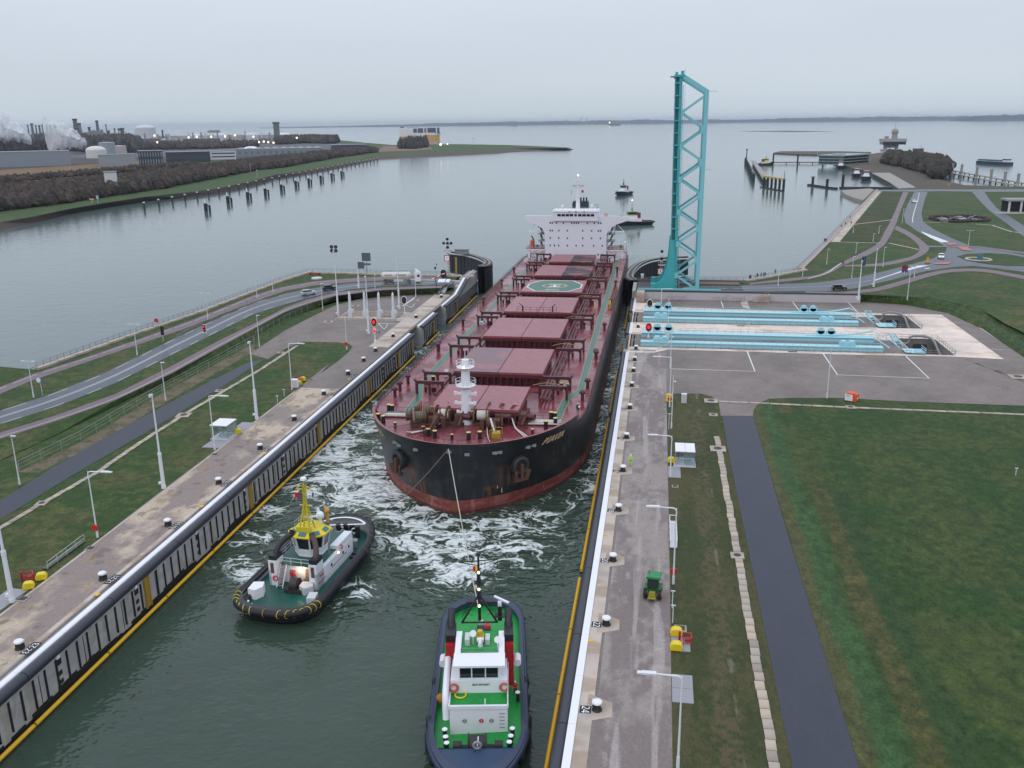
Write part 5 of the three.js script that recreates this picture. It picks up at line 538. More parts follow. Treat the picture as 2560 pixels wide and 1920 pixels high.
{ // black tug with yellow wheelhouse roof
  const g = thing('tugboat', 'black tug with dark green deck and yellow wheelhouse roof beside the left wall', 'tugboat', [-45.4, 0, -106.4], R(-5)); g.scale.setScalar(0.92);
  const h = outl(29.6, 12.2, 0.34, 0.2, 18, 2.1, 2.8), o = full(h), sheer = (z) => 2.5 + 0.9 * sst(0, -14, z), dk = (z) => 1.45;
  const blk = mat(0.012, 0.013, 0.018, 0.35), dgreen = tex(512, 512, [13, 30], (u, v) => { const a = nz4(u, v, 5, 301, 4), b = nz4(u, v, 60, 302, 2), k = 0.7 + 0.35 * a + 0.4 * (b - 0.5); return mix3([0.006 * k, 0.085 * k, 0.062 * k], [0.02, 0.16, 0.13], 0.4 * sst(0.55, 0.75, a)); }), deckM = mat(1, 1, 1, 0.4, { map: dgreen });
  mesh('hull', [loft([lvl(scaled(o, 0.86), -1.2), lvl(scaled(o, 0.95), 0.5), lvl(scaled(o, 0.985), sheer)])], blk, g);
  mesh('deck', flat(scaled(o, 0.965), dk), deckM, g);
  mesh('bulwark', [strip([...lvl(scaled(o, 0.945), sheer), lvl(scaled(o, 0.945), sheer)[0]], [...lvl(scaled(o, 0.945), 1.4), lvl(scaled(o, 0.945), 1.4)[0]])], mat(0.40, 0.40, 0.42, 0.5), g);
  mesh('bulwark_cap', strip([...lvl(scaled(o, 0.99), (z) => sheer(z) + 0.02), lvl(scaled(o, 0.99), (z) => sheer(z) + 0.02)[0]], [...lvl(scaled(o, 0.925), (z) => sheer(z) + 0.02), lvl(scaled(o, 0.925), (z) => sheer(z) + 0.02)[0]]), blk, g);
  mesh('white_bow_rim', strip(o.filter((p) => p[1] < -10.5 && p[0] < 4).map(([x, z]) => [x * 0.93, sheer(z) + 0.05, z * 0.93]), o.filter((p) => p[1] < -10.5 && p[0] < 4).map(([x, z]) => [x * 0.90, sheer(z) + 0.05, z * 0.90])), M.white, g);
  mesh('fender', tube(scaled(o, 1.0).filter((_, i) => i % 2 === 0).map(([x, z]) => V3(x, sheer(z) - 0.35, z)), 0.5, 150, 10, true), M.rubber, g);
  const ty = h.filter((p, i) => p[1] < -3 || p[1] > 10.5); ty.forEach(([x, z], i) => { if (i % 2) return; for (const sd of [-1, 1]) { if (sd < 0 && z < 0) continue; const a = Math.atan2(x / 37, z / 219 * 1); const t = mesh('tyre_lashing', torus(0.55, 0.05, 14, 5), z > 0 ? M.lemon : mat(0.16, 0.12, 0.08, 0.7), g); const s = Math.abs(z) > 13.6 ? 0 : 1; t.position.set(sd * x * 1.0, sheer(z) - 0.35, z); t.rotation.y = Math.abs(x) < 5.2 ? (z > 0 ? Math.PI / 2 - sd * Math.atan2(x, 6) * 0.6 : Math.PI / 2 + sd * Math.atan2(x, 6) * 0.8) : 0; } });
  const nm = (t, w, hh, x, y, z, ry, rx = 0, px = 512) => { const d = mesh('name_lettering', decal(null, w, hh).rotateX(rx), cut(text(t, w, hh, '#f2f2f2', null, { px, small: 0.7 })), g); d.position.set(x, y, z); d.rotation.y = ry; };
  nm('CMB WARRIOR\nZEEBRUGGE', 4.2, 1.0, -2.0, 2.12, 14.88, -0.08, -0.35); nm('CMB WARRIOR', 3.8, 0.6, 6.02, 2.05, -3.4, Math.PI / 2, 0);
  for (const z0 of [-1.9, 3.2, 8.6]) for (let k = 0; k < 3; k++) { const t = mesh('hull_mark', new THREE.CircleGeometry(0.2, 3).rotateZ(-Math.PI / 2).rotateY(Math.PI / 2), mat(0.4, 0.42, 0.44, 0.6), g); t.position.set(6.03, 1.6, z0 - k * 0.55); }
  // deckhouse, exhaust casings, bridge
  const W = mat(0.74, 0.75, 0.78, 0.42);
  const dh = mesh('deckhouse', [bx(-3.4, 3.4, 1.4, 4.3, 5.0, -6.5), bx(3.4, 3.75, 1.4, 3.9, 6.4, -6.0), bx(-3.75, -3.4, 1.4, 3.9, 6.4, -6.0), bx(2.5, 3.7, 3.9, 4.9, -0.8, -6.0)], W, g);
  mesh('upper_deck', bx(-3.5, 3.5, 4.3, 4.36, 5.3, -6.4), deckM, dh); mesh('door', bx(-1.2, -0.3, 1.5, 3.5, 5.02, 5.08), M.steel, dh); mesh('hatch_door', bx(1.3, 3.0, 2.4, 3.9, 5.02, 5.09), mat(0.32, 0.20, 0.11, 0.6), dh); for (const z of [1.6, -2.4, -4.5]) mesh('porthole', cyl(0.22, 0.22, 0.06, 0, -0.03, 0, 14).rotateZ(Math.PI / 2).translate(3.78, 3.1, z), M.glass, dh); mesh('trim_line', [bx(3.76, 3.79, 2.3, 2.38, 6.2, 3.6), bx(3.76, 3.79, 2.6, 2.68, 1.6, -3.6)], M.dark, dh); mesh('sign', bx(3.77, 3.8, 3.1, 3.35, 5.5, 4.4), M.redp, dh);
  for (const sd of [-1, 1]) { const c = mesh('exhaust_casing', [bx(sd * 2.55, sd * 3.75, 1.4, 5.3, 6.4, 4.2)], W, g); mesh('casing_top', bx(sd * 2.6, sd * 3.7, 5.3, 6.0, 6.2, 4.2), M.black, c); mesh('louvre', bx(sd * 2.9, sd * 3.4, 3.4, 5.0, 6.41, 6.45), mat(0.12, 0.06, 0.05, 0.6), c); mesh('exhaust_pipe', tube([V3(sd * 3.1, 5.7, 5.2), V3(sd * 3.0, 6.6, 4.6), V3(sd * 2.4, 7.5, 3.6), V3(sd * 1.7, 8.0, 2.9), V3(sd * 1.5, 8.5, 2.7)], 0.42, 24, 10), sd > 0 ? mat(0.07, 0.045, 0.035, 0.6) : M.black, c); }
  railing([[-2.4, 4.36, 5.2], [2.4, 4.36, 5.2], [2.4, 4.36, 4]], 1.05, M.white, g); railing([[-3.3, 4.36, 3.5], [-3.3, 4.36, -6]], 1.05, M.white, g);
  const st = mesh('stair', [beam(V3(-2.35, 1.5, 7.0), V3(-2.35, 4.4, 5.3), 0.08, 0.2), beam(V3(-1.45, 1.5, 7.0), V3(-1.45, 4.4, 5.3), 0.08, 0.2)], M.white, g); for (let i = 0; i < 8; i++) mesh('tread', box(0.85, 0.05, 0.25, -1.9, 1.8 + i * 0.34, 6.85 - i * 0.2), M.steel, st);
  const c8 = (r, z0, k = 1) => Array.from({ length: 8 }, (_, i) => { const a = Math.PI / 8 + i * Math.PI / 4; return [Math.cos(a) * r * k, Math.sin(a) * r + z0]; });
  const wh = mesh('wheelhouse', [loft([lvl(c8(2.3, 0.2), 4.3), lvl(c8(2.5, 0.2), 5.6)]), slab(c8(2.4, 0.2), 4.3, 4.6)], W, g); mesh('window_band', loft([lvl(c8(2.45, 0.2), 5.55), lvl(c8(2.85, 0.2), 7.55)]), M.glass, wh);
  for (let i = 0; i < 8; i++) { const a = Math.PI / 8 + i * Math.PI / 4; mesh('pillar', beam(V3(Math.cos(a) * 2.48, 5.5, Math.sin(a) * 2.48 + 0.2), V3(Math.cos(a) * 2.9, 7.6, Math.sin(a) * 2.9 + 0.2), 0.22, 0.22), W, wh); }
  const ro = mesh('roof', [loft([lvl(c8(3.2, 0.2), 7.55), lvl(c8(3.2, 0.2), 7.75), lvl(c8(2.0, 0.2), 8.35)]), flat(c8(2.0, 0.2), 8.35)], mat(0.70, 0.55, 0.02, 0.42), g);
  for (let i = 0; i < 8; i++) { const a = i * Math.PI / 4 + Math.PI / 8 + Math.PI / 8, rr = 2.52, s = mesh('skylight', box(1.15, 0.05, 0.72), mat(0.02, 0.16, 0.17, 0.15), ro); s.position.set(Math.cos(a) * rr, 8.08, Math.sin(a) * rr + 0.2); s.rotation.order = 'YXZ'; s.rotation.y = -a + Math.PI / 2; s.rotation.x = 0.5; }
  { const y = mat(0.58, 0.50, 0.02, 0.5), gs = [], top = 16.2, mx = 0.2, mz = 1.4; for (const [a, b] of [[-0.9, -0.7], [0.9, -0.7], [0.9, 0.8], [-0.9, 0.8]]) gs.push(rod(V3(mx + a, 8.3, mz + b), V3(mx + a * 0.22, 12, mz + b * 0.22), 0.13, 5), rod(V3(mx + a * 0.22, 12, mz + b * 0.22), V3(mx + a * 0.18, 15.2, mz + b * 0.18), 0.06, 5)); for (let k = 0; k < 16; k++) { const h = 8.8 + k * 0.42, f = h < 12 ? lerp(1, 0.22, (h - 8.3) / 3.7) : 0.2; gs.push(box(1.7 * f, 0.06, 0.06, mx, h, mz + 0.7 * f), box(0.06, 0.06, 1.4 * f, mx + 0.9 * f, h, mz), box(1.7 * f, 0.06, 0.06, mx, h + 0.1, mz - 0.7 * f), rod(V3(mx - 0.85 * f, h, mz + 0.75 * f), V3(mx + 0.85 * f, h + 0.4, mz + 0.75 * f), 0.03, 4)); } gs.push(box(2.6, 0.12, 0.2, mx, 14.6, mz), box(1.8, 0.1, 0.2, mx, 12.1, mz), rod(V3(mx - 1.3, 14.6, mz), V3(mx - 0.2, 15.3, mz), 0.06, 4), rod(V3(mx + 1.3, 14.6, mz), V3(mx + 0.2, 15.3, mz), 0.06, 4), box(2.4, 0.8, 0.12, mx - 0.1, 8.6, 2.3), cyl(0.1, 0.1, 1.0, mx, 15.2, mz, 6)); const ma = mesh('mast', gs, y, g); mesh('radome', cyl(0.5, 0.42, 0.3, mx, 16.1, mz, 14), M.white, ma); mesh('radar_scanner', [box(1.9, 0.18, 0.24, mx + 0.6, 10.3, mz - 0.2, 0.3), cyl(0.25, 0.25, 0.6, mx + 0.6, 9.6, mz - 0.2)], M.white, ma); mesh('flag', box(0.65, 0.85, 0.04, mx - 1.25, 13.6, mz), M.redp, ma); mesh('flag', [box(0.04, 0.7, 0.5, mx + 1.3, 13.9, mz)], mat(0.1, 0.1, 0.25, 0.7), ma); }
  mesh('satellite_dome', [sph(0.62, 1.2, 9.6, -0.9, 16, 12), cyl(0.25, 0.25, 0.8, 1.2, 8.3, -0.9)], M.white, g); mesh('fire_monitor', [cyl(0.28, 0.22, 1.6, 1.9, 8.2, -1.9), sph(0.42, 1.9, 10.0, -1.9, 10, 8), rod(V3(1.9, 9.8, -1.9), V3(1.2, 10.3, -2.6), 0.2, 8)], mat(0.5, 0.27, 0.05, 0.5), g); mesh('search_light', [sph(0.2, 2.6, 8.7, -1.8), cyl(0.3, 0.1, 0.6, 0.2, 9.5, -2.4)], M.white, g); railing([[-1.9, 8.3, 1.2], [-1.9, 8.3, -1.4], [0, 8.3, -2], [1.4, 8.3, -1.6]], 0.9, M.offw, g);
  // deck gear
  mesh('bow_winch', [cyl(1.1, 1.1, 0.14, 0, 0, 0, 20).rotateZ(Math.PI / 2).translate(-0.6, 2.7, -8.6), cyl(1.1, 1.1, 0.14, 0, 0, 0, 20).rotateZ(Math.PI / 2).translate(1.0, 2.7, -8.4), cyl(1.1, 1.1, 0.14, 0, 0, 0, 20).rotateZ(Math.PI / 2).translate(2.4, 2.7, -8.2), box(4.4, 0.5, 1.6, 0.9, 1.7, -8.4)], M.steel, g); mesh('rope_drum', cyl(0.7, 0.7, 2.8, 0, -1.4, 0, 18).rotateZ(Math.PI / 2).translate(0.9, 2.7, -8.4), mat(0.22, 0.2, 0.17, 0.9), g); mesh('capstan', cyl(0.45, 0.6, 1.2, 3.3, 1.5, -7.5, 12), M.steel, g);
  for (const x of [-0.9, 0.2, 1.3, 2.4]) mesh('tow_bitt', [cyl(0.42, 0.42, 2.0, x, 1.4, -11.4 + Math.abs(x - 0.7) * 0.3, 12)], M.black, g); mesh('tow_eye', [torus(0.42, 0.12, 14, 6).translate(-0.3, 2.5, -11), torus(0.42, 0.12, 14, 6).translate(1.8, 2.5, -10.9)], M.white, g); mesh('mooring_bitt', [box(0.9, 0.3, 0.5, 4.4, 1.6, -5.2), box(0.9, 0.3, 0.5, 4.5, 1.6, -4)], M.black, g);
  mesh('tow_winch', [cyl(1.0, 1.0, 1.1, 0, -0.55, 0, 16).rotateZ(Math.PI / 2).translate(0.6, 2.4, 7.0), box(2.6, 0.6, 1.8, 0.7, 1.7, 7.2), cyl(0.5, 0.6, 1.4, 0.2, 1.4, 6.2, 10)], mat(0.03, 0.022, 0.02, 0.6), g); mesh('deck_box', [slab([[1.4, 6.3], [2.9, 6.0], [3.5, 7.2], [2.6, 8.2], [1.5, 7.6]], 1.45, 2.6, [], 0.06)], M.offw, g); mesh('fender_ball', sph(0.8, 2.0, 2.2, 5.6, 12, 10), mat(0.09, 0.08, 0.045, 0.8), g); mesh('fire_hose', box(0.6, 1.1, 0.4, 3.0, 2.1, 6.2), M.orange, g);
  for (const [x, z] of [[-2.7, 6.55], [3.6, -1.9]]) mesh('life_ring', buoy(x, 2.7 + (x > 0 ? 1.6 : 0), z), mat(0.55, 0.06, 0.08, 0.5), g); mesh('hose_reel', cyl(0.4, 0.4, 0.3, 0, 0, 0, 14).rotateX(Math.PI / 2).translate(-0.6, 3.0, 5.2), M.redp, g);
  mesh('life_raft_box', [slab([[-5.0, 8.6], [-3.5, 8.2], [-3.0, 9.6], [-3.6, 10.8], [-4.8, 10.6]], 1.45, 3.0, [], 0.06)], M.white, g); mesh('deck_box', [box(1.2, 0.9, 1.8, 4.4, 2.0, 9.4, 0.2)], M.offw, g); mesh('stern_roller', [cyl(0.35, 0.35, 1.6, 0, -0.8, 0, 10).rotateX(Math.PI / 2).translate(-4.6, 1.8, 11.2)], M.black, g); for (const [x, z] of [[-3.9, 12.2], [-3.0, 12.9], [0.9, 13.4], [2.2, 13.3]]) mesh('deck_light', sph(0.2, x, 2.0, z, 8, 6), M.white, g);
  mesh('wall_lamp', sph(0.16, 0.8, 4.0, 5.15), M.lamp, g); mesh('side_lamp', sph(0.16, 3.9, 4.0, -0.6), M.lamp, g); const pl = new THREE.PointLight(0xffd2a0, 4, 14); pl.position.set(0.8, 3.85, 5.6); pl.name = 'lamp_light'; pl.castShadow = true; g.add(pl);
}
let tugO;
{ // blue tug, bow towards the camera
  const g = tugO = thing('tugboat', 'dark blue tug with bright green decks and red funnels, nearest the camera', 'tugboat', [-17.5, 0, -83.5], R(9.5));
  const L = 36.5, h = outl(L, 9.5, 0.17, 0.30, 18, 2.3, 2.0).map(([x, z]) => [x, z + 1.6]), o = full(h), blue = mat(0.012, 0.024, 0.062, 0.4), sheer = (z) => 2.5 + 2.3 * sst(7, 19, z), dkz = (z) => 1.7 + 0.7 * sst(8, 15, z);
  const gt = tex(512, 512, [10, 10], (u, v) => { const a = nz4(u, v, 4, 311, 4), b = nz4(u, v, 60, 312, 2), k = 0.78 + 0.25 * a + 0.35 * (b - 0.5); return [0.006 * k, 0.30 * k, 0.048 * k]; }), green = mat(1, 1, 1, 0.42, { map: gt }), white = mat(0.78, 0.78, 0.82, 0.42), red = mat(0.42, 0.008, 0.014, 0.4), blk = mat(0.016, 0.016, 0.02, 0.45);
  mesh('hull', loft([lvl(scaled(o, 0.82), -1.5), lvl(scaled(o, 0.93), 0.4), lvl(o, sheer)]), blue, g);
  mesh('deck', flat(scaled(o, 0.965), dkz), green, g);
  mesh('bulwark', strip([...lvl(scaled(o, 0.93), sheer), lvl(scaled(o, 0.93), sheer)[0]], [...lvl(scaled(o, 0.93), dkz), lvl(scaled(o, 0.93), dkz)[0]]), mat(0.014, 0.05, 0.07, 0.5), g);
  mesh('bulwark_cap', strip([...lvl(scaled(o, 1.0), (z) => sheer(z) + 0.02), lvl(scaled(o, 1.0), (z) => sheer(z) + 0.02)[0]], [...lvl(scaled(o, 0.92), (z) => sheer(z) + 0.02), lvl(scaled(o, 0.92), (z) => sheer(z) + 0.02)[0]]), mat(0.03, 0.042, 0.085, 0.45), g);
  const bowA = o.filter((p) => p[1] > 13.6); mesh('bow_deck', [flat(bowA.map(([x, z]) => [x * 0.94, z * 0.985]), (z) => sheer(z) - 0.25), strip([[-3.7, sheer(13.7) - 0.2, 13.65], [3.7, sheer(13.7) - 0.2, 13.65]], [[-3.7, 1.9, 13.65], [3.7, 1.9, 13.65]])], mat(0.016, 0.045, 0.10, 0.45), g);
  mesh('fender', tube(scaled(o, 1.01).filter((_, i) => i % 2 === 0).map(([x, z]) => V3(x, sheer(z) - 0.3, z)), 0.26, 150, 8, true), blue, g);
  for (const sd of [-1, 1]) for (const [z, s, yy] of [[1.2, 0.55, 1.9], [3.6, 0.6, 1.4], [7.6, 0.95, 1.5], [10.2, 0.9, 1.7], [12.6, 0.8, 2.0]]) { const t = mesh('tyre_fender', torus(0.62 * s + 0.2, 0.3 * s + 0.08, 18, 8), M.rubber, g); t.position.set(sd * (4.95 - sst(9, 16, z) * 1.3), yy, z); t.rotation.y = Math.PI / 2 - sd * 0.1; }
  // deckhouse and wheelhouse
  const hs = mesh('deckhouse', [bx(-2.75, 2.95, 1.7, 4.75, 9.3, -4), bx(-2.75, 2.95, 4.75, 5.1, 9.4, 9.15), bx(-2.85, -2.72, 4.75, 5.1, 9.3, -3), bx(2.92, 3.05, 4.75, 5.1, 9.3, -3)], white, g); mesh('boat_deck', bx(-2.7, 2.9, 4.75, 4.79, 9.15, -3.9), green, hs);
  for (const [x, m] of [[-1.3, M.steel], [0.35, M.redp], [1.35, M.steel]]) { mesh('fire_nozzle', torus(0.16, 0.07, 14, 6).translate(x, 3.4, 9.35), m, hs); } mesh('rungs', [0, 0.4, 0.8, 1.2, 1.6].map((q) => box(0.5, 0.05, 0.06, 2.4, 2.6 + q, 9.34)), M.steel, hs); mesh('white_post', cyl(0.07, 0.07, 0.8, 0.75, 4.75, 8.9, 6), white, g); mesh('rope_ring', torus(0.55, 0.09, 22, 6).rotateX(Math.PI / 2).translate(-1.75, 4.88, 7.2), M.lemon, g);
  const wh = mesh('wheelhouse', [bx(-2.75, 2.95, 4.75, 6.25, 6.8, 0.4), slab([[-1.9, 6.75], [2.15, 6.75], [2.15, 0.4], [-1.9, 0.4]], 6.25, 6.5), bx(-1.9, -1.78, 6.4, 8.2, 6.8, 6.6), bx(2.03, 2.15, 6.4, 8.2, 6.8, 6.6), bx(-0.66, -0.54, 6.4, 8.2, 6.84, 6.64), bx(0.72, 0.84, 6.4, 8.2, 6.84, 6.64)], white, g);
  for (const [a, b] of [[-1.78, -0.66], [-0.54, 0.72], [0.84, 2.03]]) mesh('window', bx(a, b, 6.45, 8.1, 6.72, 6.68), M.glass, wh); mesh('side_window', [bx(-1.88, -1.84, 6.45, 8.1, 6.6, 0.8), bx(2.1, 2.14, 6.45, 8.1, 6.6, 0.8)], M.glass, wh); mesh('number_lettering', decal(null, 1.9, 0.4).translate(0.3, 5.75, 6.83), cut(text('IMO 8918457', 1.9, 0.4, '#15161c', null, { px: 256 })), wh);
  mesh('roof', [bx(-2.4, 2.75, 8.2, 8.42, 7.6, 5.3), bx(-2.35, -1.75, 8.2, 8.42, 5.3, 1.2), bx(2.1, 2.7, 8.2, 8.42, 5.3, 1.2)], white, g); mesh('roof_deck', bx(-1.75, 2.1, 7.9, 8.0, 5.3, 0.5), green, g); mesh('red_trim', bx(-1.95, 2.2, 8.12, 8.18, 6.95, 6.88), M.redp, g); railing([[-1.7, 8.0, 5.2], [2.05, 8.0, 5.2]], 0.9, M.steel, g);
  // big funnels beside the wheelhouse
  for (const sd of [-1, 1]) { const x = 0.1 + sd * 3.05; mesh('funnel', [box(0.95, 4.9, 3.2, x, 5.4, 1.4)], red, g); mesh('funnel_top', [box(0.98, 0.9, 2.6, x, 8.2, 1.1), tube([V3(x, 8.5, 0.6), V3(x, 9.3, 0.0), V3(x, 9.7, -1.0)], 0.4, 12, 10)], blk, g); mesh('life_raft', cyl(0.42, 0.42, 1.3, 0, -0.65, 0, 12).rotateX(Math.PI / 2).translate(x + sd * 0.85, 5.3, 1.8), white, g); mesh('life_ring', buoy(0.1 + sd * 2.55, 5.5, 6.95, 0, 0.42), mat(0.5, 0.1, 0.06, 0.5), g); }
  mesh('white_duct', tube([V3(-3.15, 3.2, 8.8), V3(-3.2, 5.2, 8.0), V3(-3.2, 5.9, 6.2), V3(-3.2, 6.3, 2.8)], 0.34, 40, 10), white, g); mesh('duct_end', cyl(0.4, 0.36, 0.9, 0, -0.4, 0, 12).rotateX(-Math.PI / 2).translate(-3.15, 6.4, 2.2), red, g); railing([[3.0, 4.8, 9], [3.05, 4.8, 2.5]], 1.0, white, g); mesh('fender_bag', sph(0.55, -4.0, 2.4, 4.3, 10, 8), mat(0.35, 0.16, 0.02, 0.7), g);
  // mast with A-frame, radars and search lights
  { const mz = -1.6, gs = [rod(V3(0, 8, mz), V3(0, 15.6, mz), 0.17, 8, 0.11), rod(V3(-1.9, 8.0, mz + 0.4), V3(0, 11.2, mz), 0.13, 6), rod(V3(1.9, 8.0, mz + 0.4), V3(0, 11.2, mz), 0.13, 6), rod(V3(-2, 8.0, mz + 0.4), V3(2, 8.0, mz + 0.4), 0.1, 6), rod(V3(-2.1, 15.0, mz), V3(2.1, 15.3, mz), 0.07, 5), rod(V3(-2.1, 15.0, mz), V3(0, 14.6, mz), 0.05, 5), rod(V3(2.1, 15.3, mz), V3(0, 14.6, mz), 0.05, 5), box(0.5, 0.6, 0.4, 0, 12.6, mz), box(0.4, 1.2, 0.4, 0, 13.4, mz), box(0.35, 0.9, 0.35, 0, 11.4, mz), sph(0.24, 0, 15.9, mz), rod(V3(2.05, 15.3, mz), V3(2.05, 14.2, mz), 0.03, 4), rod(V3(0.7, 15.1, mz), V3(0.7, 14.2, mz), 0.03, 4), rod(V3(2.05, 14.2, mz), V3(0.7, 13.9, mz), 0.02, 4)]; for (const s of [-1, 1]) for (const q of [0.5, 1.1]) gs.push(rod(V3(s * 2, 8, mz - q), V3(s * 0.8, 10 + q * 0.3, mz), 0.035, 4), rod(V3(s * 0.8, 8, mz - q * 2), V3(s * 2.2, 9.4, mz), 0.035, 4)); const ma = mesh('mast', gs, blk, g); for (const y of [13.9, 11.9, 9.9]) mesh('mast_light', sph(0.15, 0, y, mz + 0.28), M.lamp, ma); mesh('flag', [box(0.3, 0.6, 0.04, -0.45, 14.2, mz)], M.redp, ma); mesh('flag_stripe', box(0.2, 0.6, 0.045, -0.22, 14.2, mz), M.lemon, ma); mesh('radar_scanner', [box(2.1, 0.16, 0.24, 2.4, 10.5, mz, -0.75), box(0.4, 0.5, 0.4, 2.2, 10.0, mz)], white, ma); mesh('radar_post', [cyl(0.24, 0.22, 1.9, 2.2, 8, mz, 8), box(1.3, 0.1, 0.9, 2.3, 8.6, mz)], blk, ma); mesh('screen', [box(1.1, 0.1, 0.9, -1.0, 8.7, mz - 3), box(1.3, 0.1, 0.9, 0.9, 8.7, mz - 3)], blk, ma); }
  for (const [x, z] of [[-0.55, 3.0], [2.0, 4.2]]) mesh('search_light', [cyl(0.05, 0.05, 0.9, x, 8.0, z, 6), cyl(0.34, 0.34, 0.5, 0, -0.25, 0, 14).rotateX(1.1).translate(x, 9.1, z - 0.2)], white, g); mesh('locker', [box(0.5, 0.7, 1.4, -1.15, 8.35, 2.6), box(0.45, 0.6, 1.2, 0.95, 8.3, 2.6)], M.offw, g); mesh('yellow_winch', [box(0.8, 0.6, 0.8, 0.15, 8.4, 2.4), cyl(0.3, 0.3, 0.5, 0.15, 8.7, 2.4)], mat(0.5, 0.36, 0.02, 0.5), g); mesh('fire_monitor', [cyl(0.28, 0.22, 0.6, 0.2, 8.0, 3.4, 10), rod(V3(0.2, 8.7, 3.2), V3(0.2, 8.9, 4.4), 0.2, 8, 0.12), box(0.7, 0.3, 0.4, 0.2, 8.6, 3.2)], white, g); mesh('red_box', box(0.55, 0.3, 0.6, 0.9, 8.4, 0.2), M.redp, g);
  // foredeck
  mesh('bow_winch', [cyl(0.95, 0.95, 1.5, 0, -0.75, 0, 20).rotateZ(Math.PI / 2).translate(0.1, 2.9, 12.3), cyl(1.1, 1.1, 0.12, 0, 0, 0, 20).rotateZ(Math.PI / 2).translate(-0.75, 2.9, 12.3), cyl(1.1, 1.1, 0.12, 0, 0, 0, 20).rotateZ(Math.PI / 2).translate(0.95, 2.9, 12.3), box(3.4, 0.8, 1.6, 0.1, 2.1, 12.5), cyl(0.45, 0.45, 0.8, 0, -0.4, 0, 12).rotateZ(Math.PI / 2).translate(-1.9, 2.7, 12.1), cyl(0.45, 0.45, 0.8, 0, -0.4, 0, 12).rotateZ(Math.PI / 2).translate(2.1, 2.7, 12.1)], mat(0.03, 0.022, 0.022, 0.6), g); mesh('rope_pile', [torus(0.45, 0.16, 14, 6).rotateX(1.2).translate(1.1, 2.7, 12.9), torus(0.35, 0.14, 14, 6).rotateX(1.2).translate(-1.2, 2.6, 12.9)], mat(0.17, 0.13, 0.06, 0.9), g); mesh('hawser', tube([V3(0.15, 3.9, 12.4), V3(0.15, 4.0, 13.2), V3(0.1, 4.0, 13.9)], 0.06, 8, 5), M.white, g); mesh('bow_fairlead', [torus(0.34, 0.14, 16, 8).translate(0.1, 4.1, 13.9)], M.steel, g);
  for (const sd of [-1, 1]) for (const [x, z] of [[3.3, 10.2], [3.15, 11.3], [3.0, 12.2]]) { const b = mesh('bitt', cyl(0.22, 0.22, 1.1, 0.1 + sd * x, 2.0, z, 12), blk, g); mesh('bitt_head', cyl(0.27, 0.27, 0.08, 0.1 + sd * x, 3.08, z, 12), white, b); } for (const [x, z] of [[-3.6, 0.6], [-3.6, -0.3], [4.0, 4.6]]) { const b = mesh('bitt', cyl(0.2, 0.2, 1.0, x, 2.2, z, 12), blk, g); mesh('bitt_head', cyl(0.25, 0.25, 0.08, x, 3.2, z, 12), white, b); } mesh('aft_winch', [box(1.9, 0.8, 0.9, 0.2, 2.2, -8), cyl(0.55, 0.55, 1.6, 0, -0.8, 0, 14).rotateZ(Math.PI / 2).translate(0.2, 2.9, -8)], blk, g); mesh('tow_post', box(0.5, 1.0, 0.4, -0.2, 2.2, -10.4), M.offw, g);
}
{ // two tow lines from the bow fairlead of the ship
  const line = (label, pts, r, m) => tag(mesh('tow_rope', tube(pts, r, 60, 6), m), label, 'tow rope');
  const f = shipAt(-0.4, 11.6, 1.45), a = tugO.localToWorld(V3(0, 0, 0)); tugO.updateMatrixWorld(true); const e = tugO.localToWorld(V3(-0.2, 3.0, -10.2)), m1 = f.clone().lerp(e, 0.5); m1.y -= 0.9;
  line('pale straight tow line from the ship bow down to the blue tug', [f, f.clone().lerp(e, 0.25).add(V3(0, -0.6, 0)), m1, f.clone().lerp(e, 0.75).add(V3(0, -0.6, 0)), e], 0.07, mat(0.5, 0.44, 0.38, 0.8));
  const q = V3(-42.3, 3.3, -118.9), n = f.clone().lerp(q, 0.55); n.y -= 1.9; line('brown slack tow line from the ship bow to the black tug', [f, f.clone().lerp(q, 0.28).add(V3(0, -1.3, 0)), n, f.clone().lerp(q, 0.8).add(V3(0, -1.3, 0)), q], 0.07, mat(0.16, 0.12, 0.075, 0.85));
}


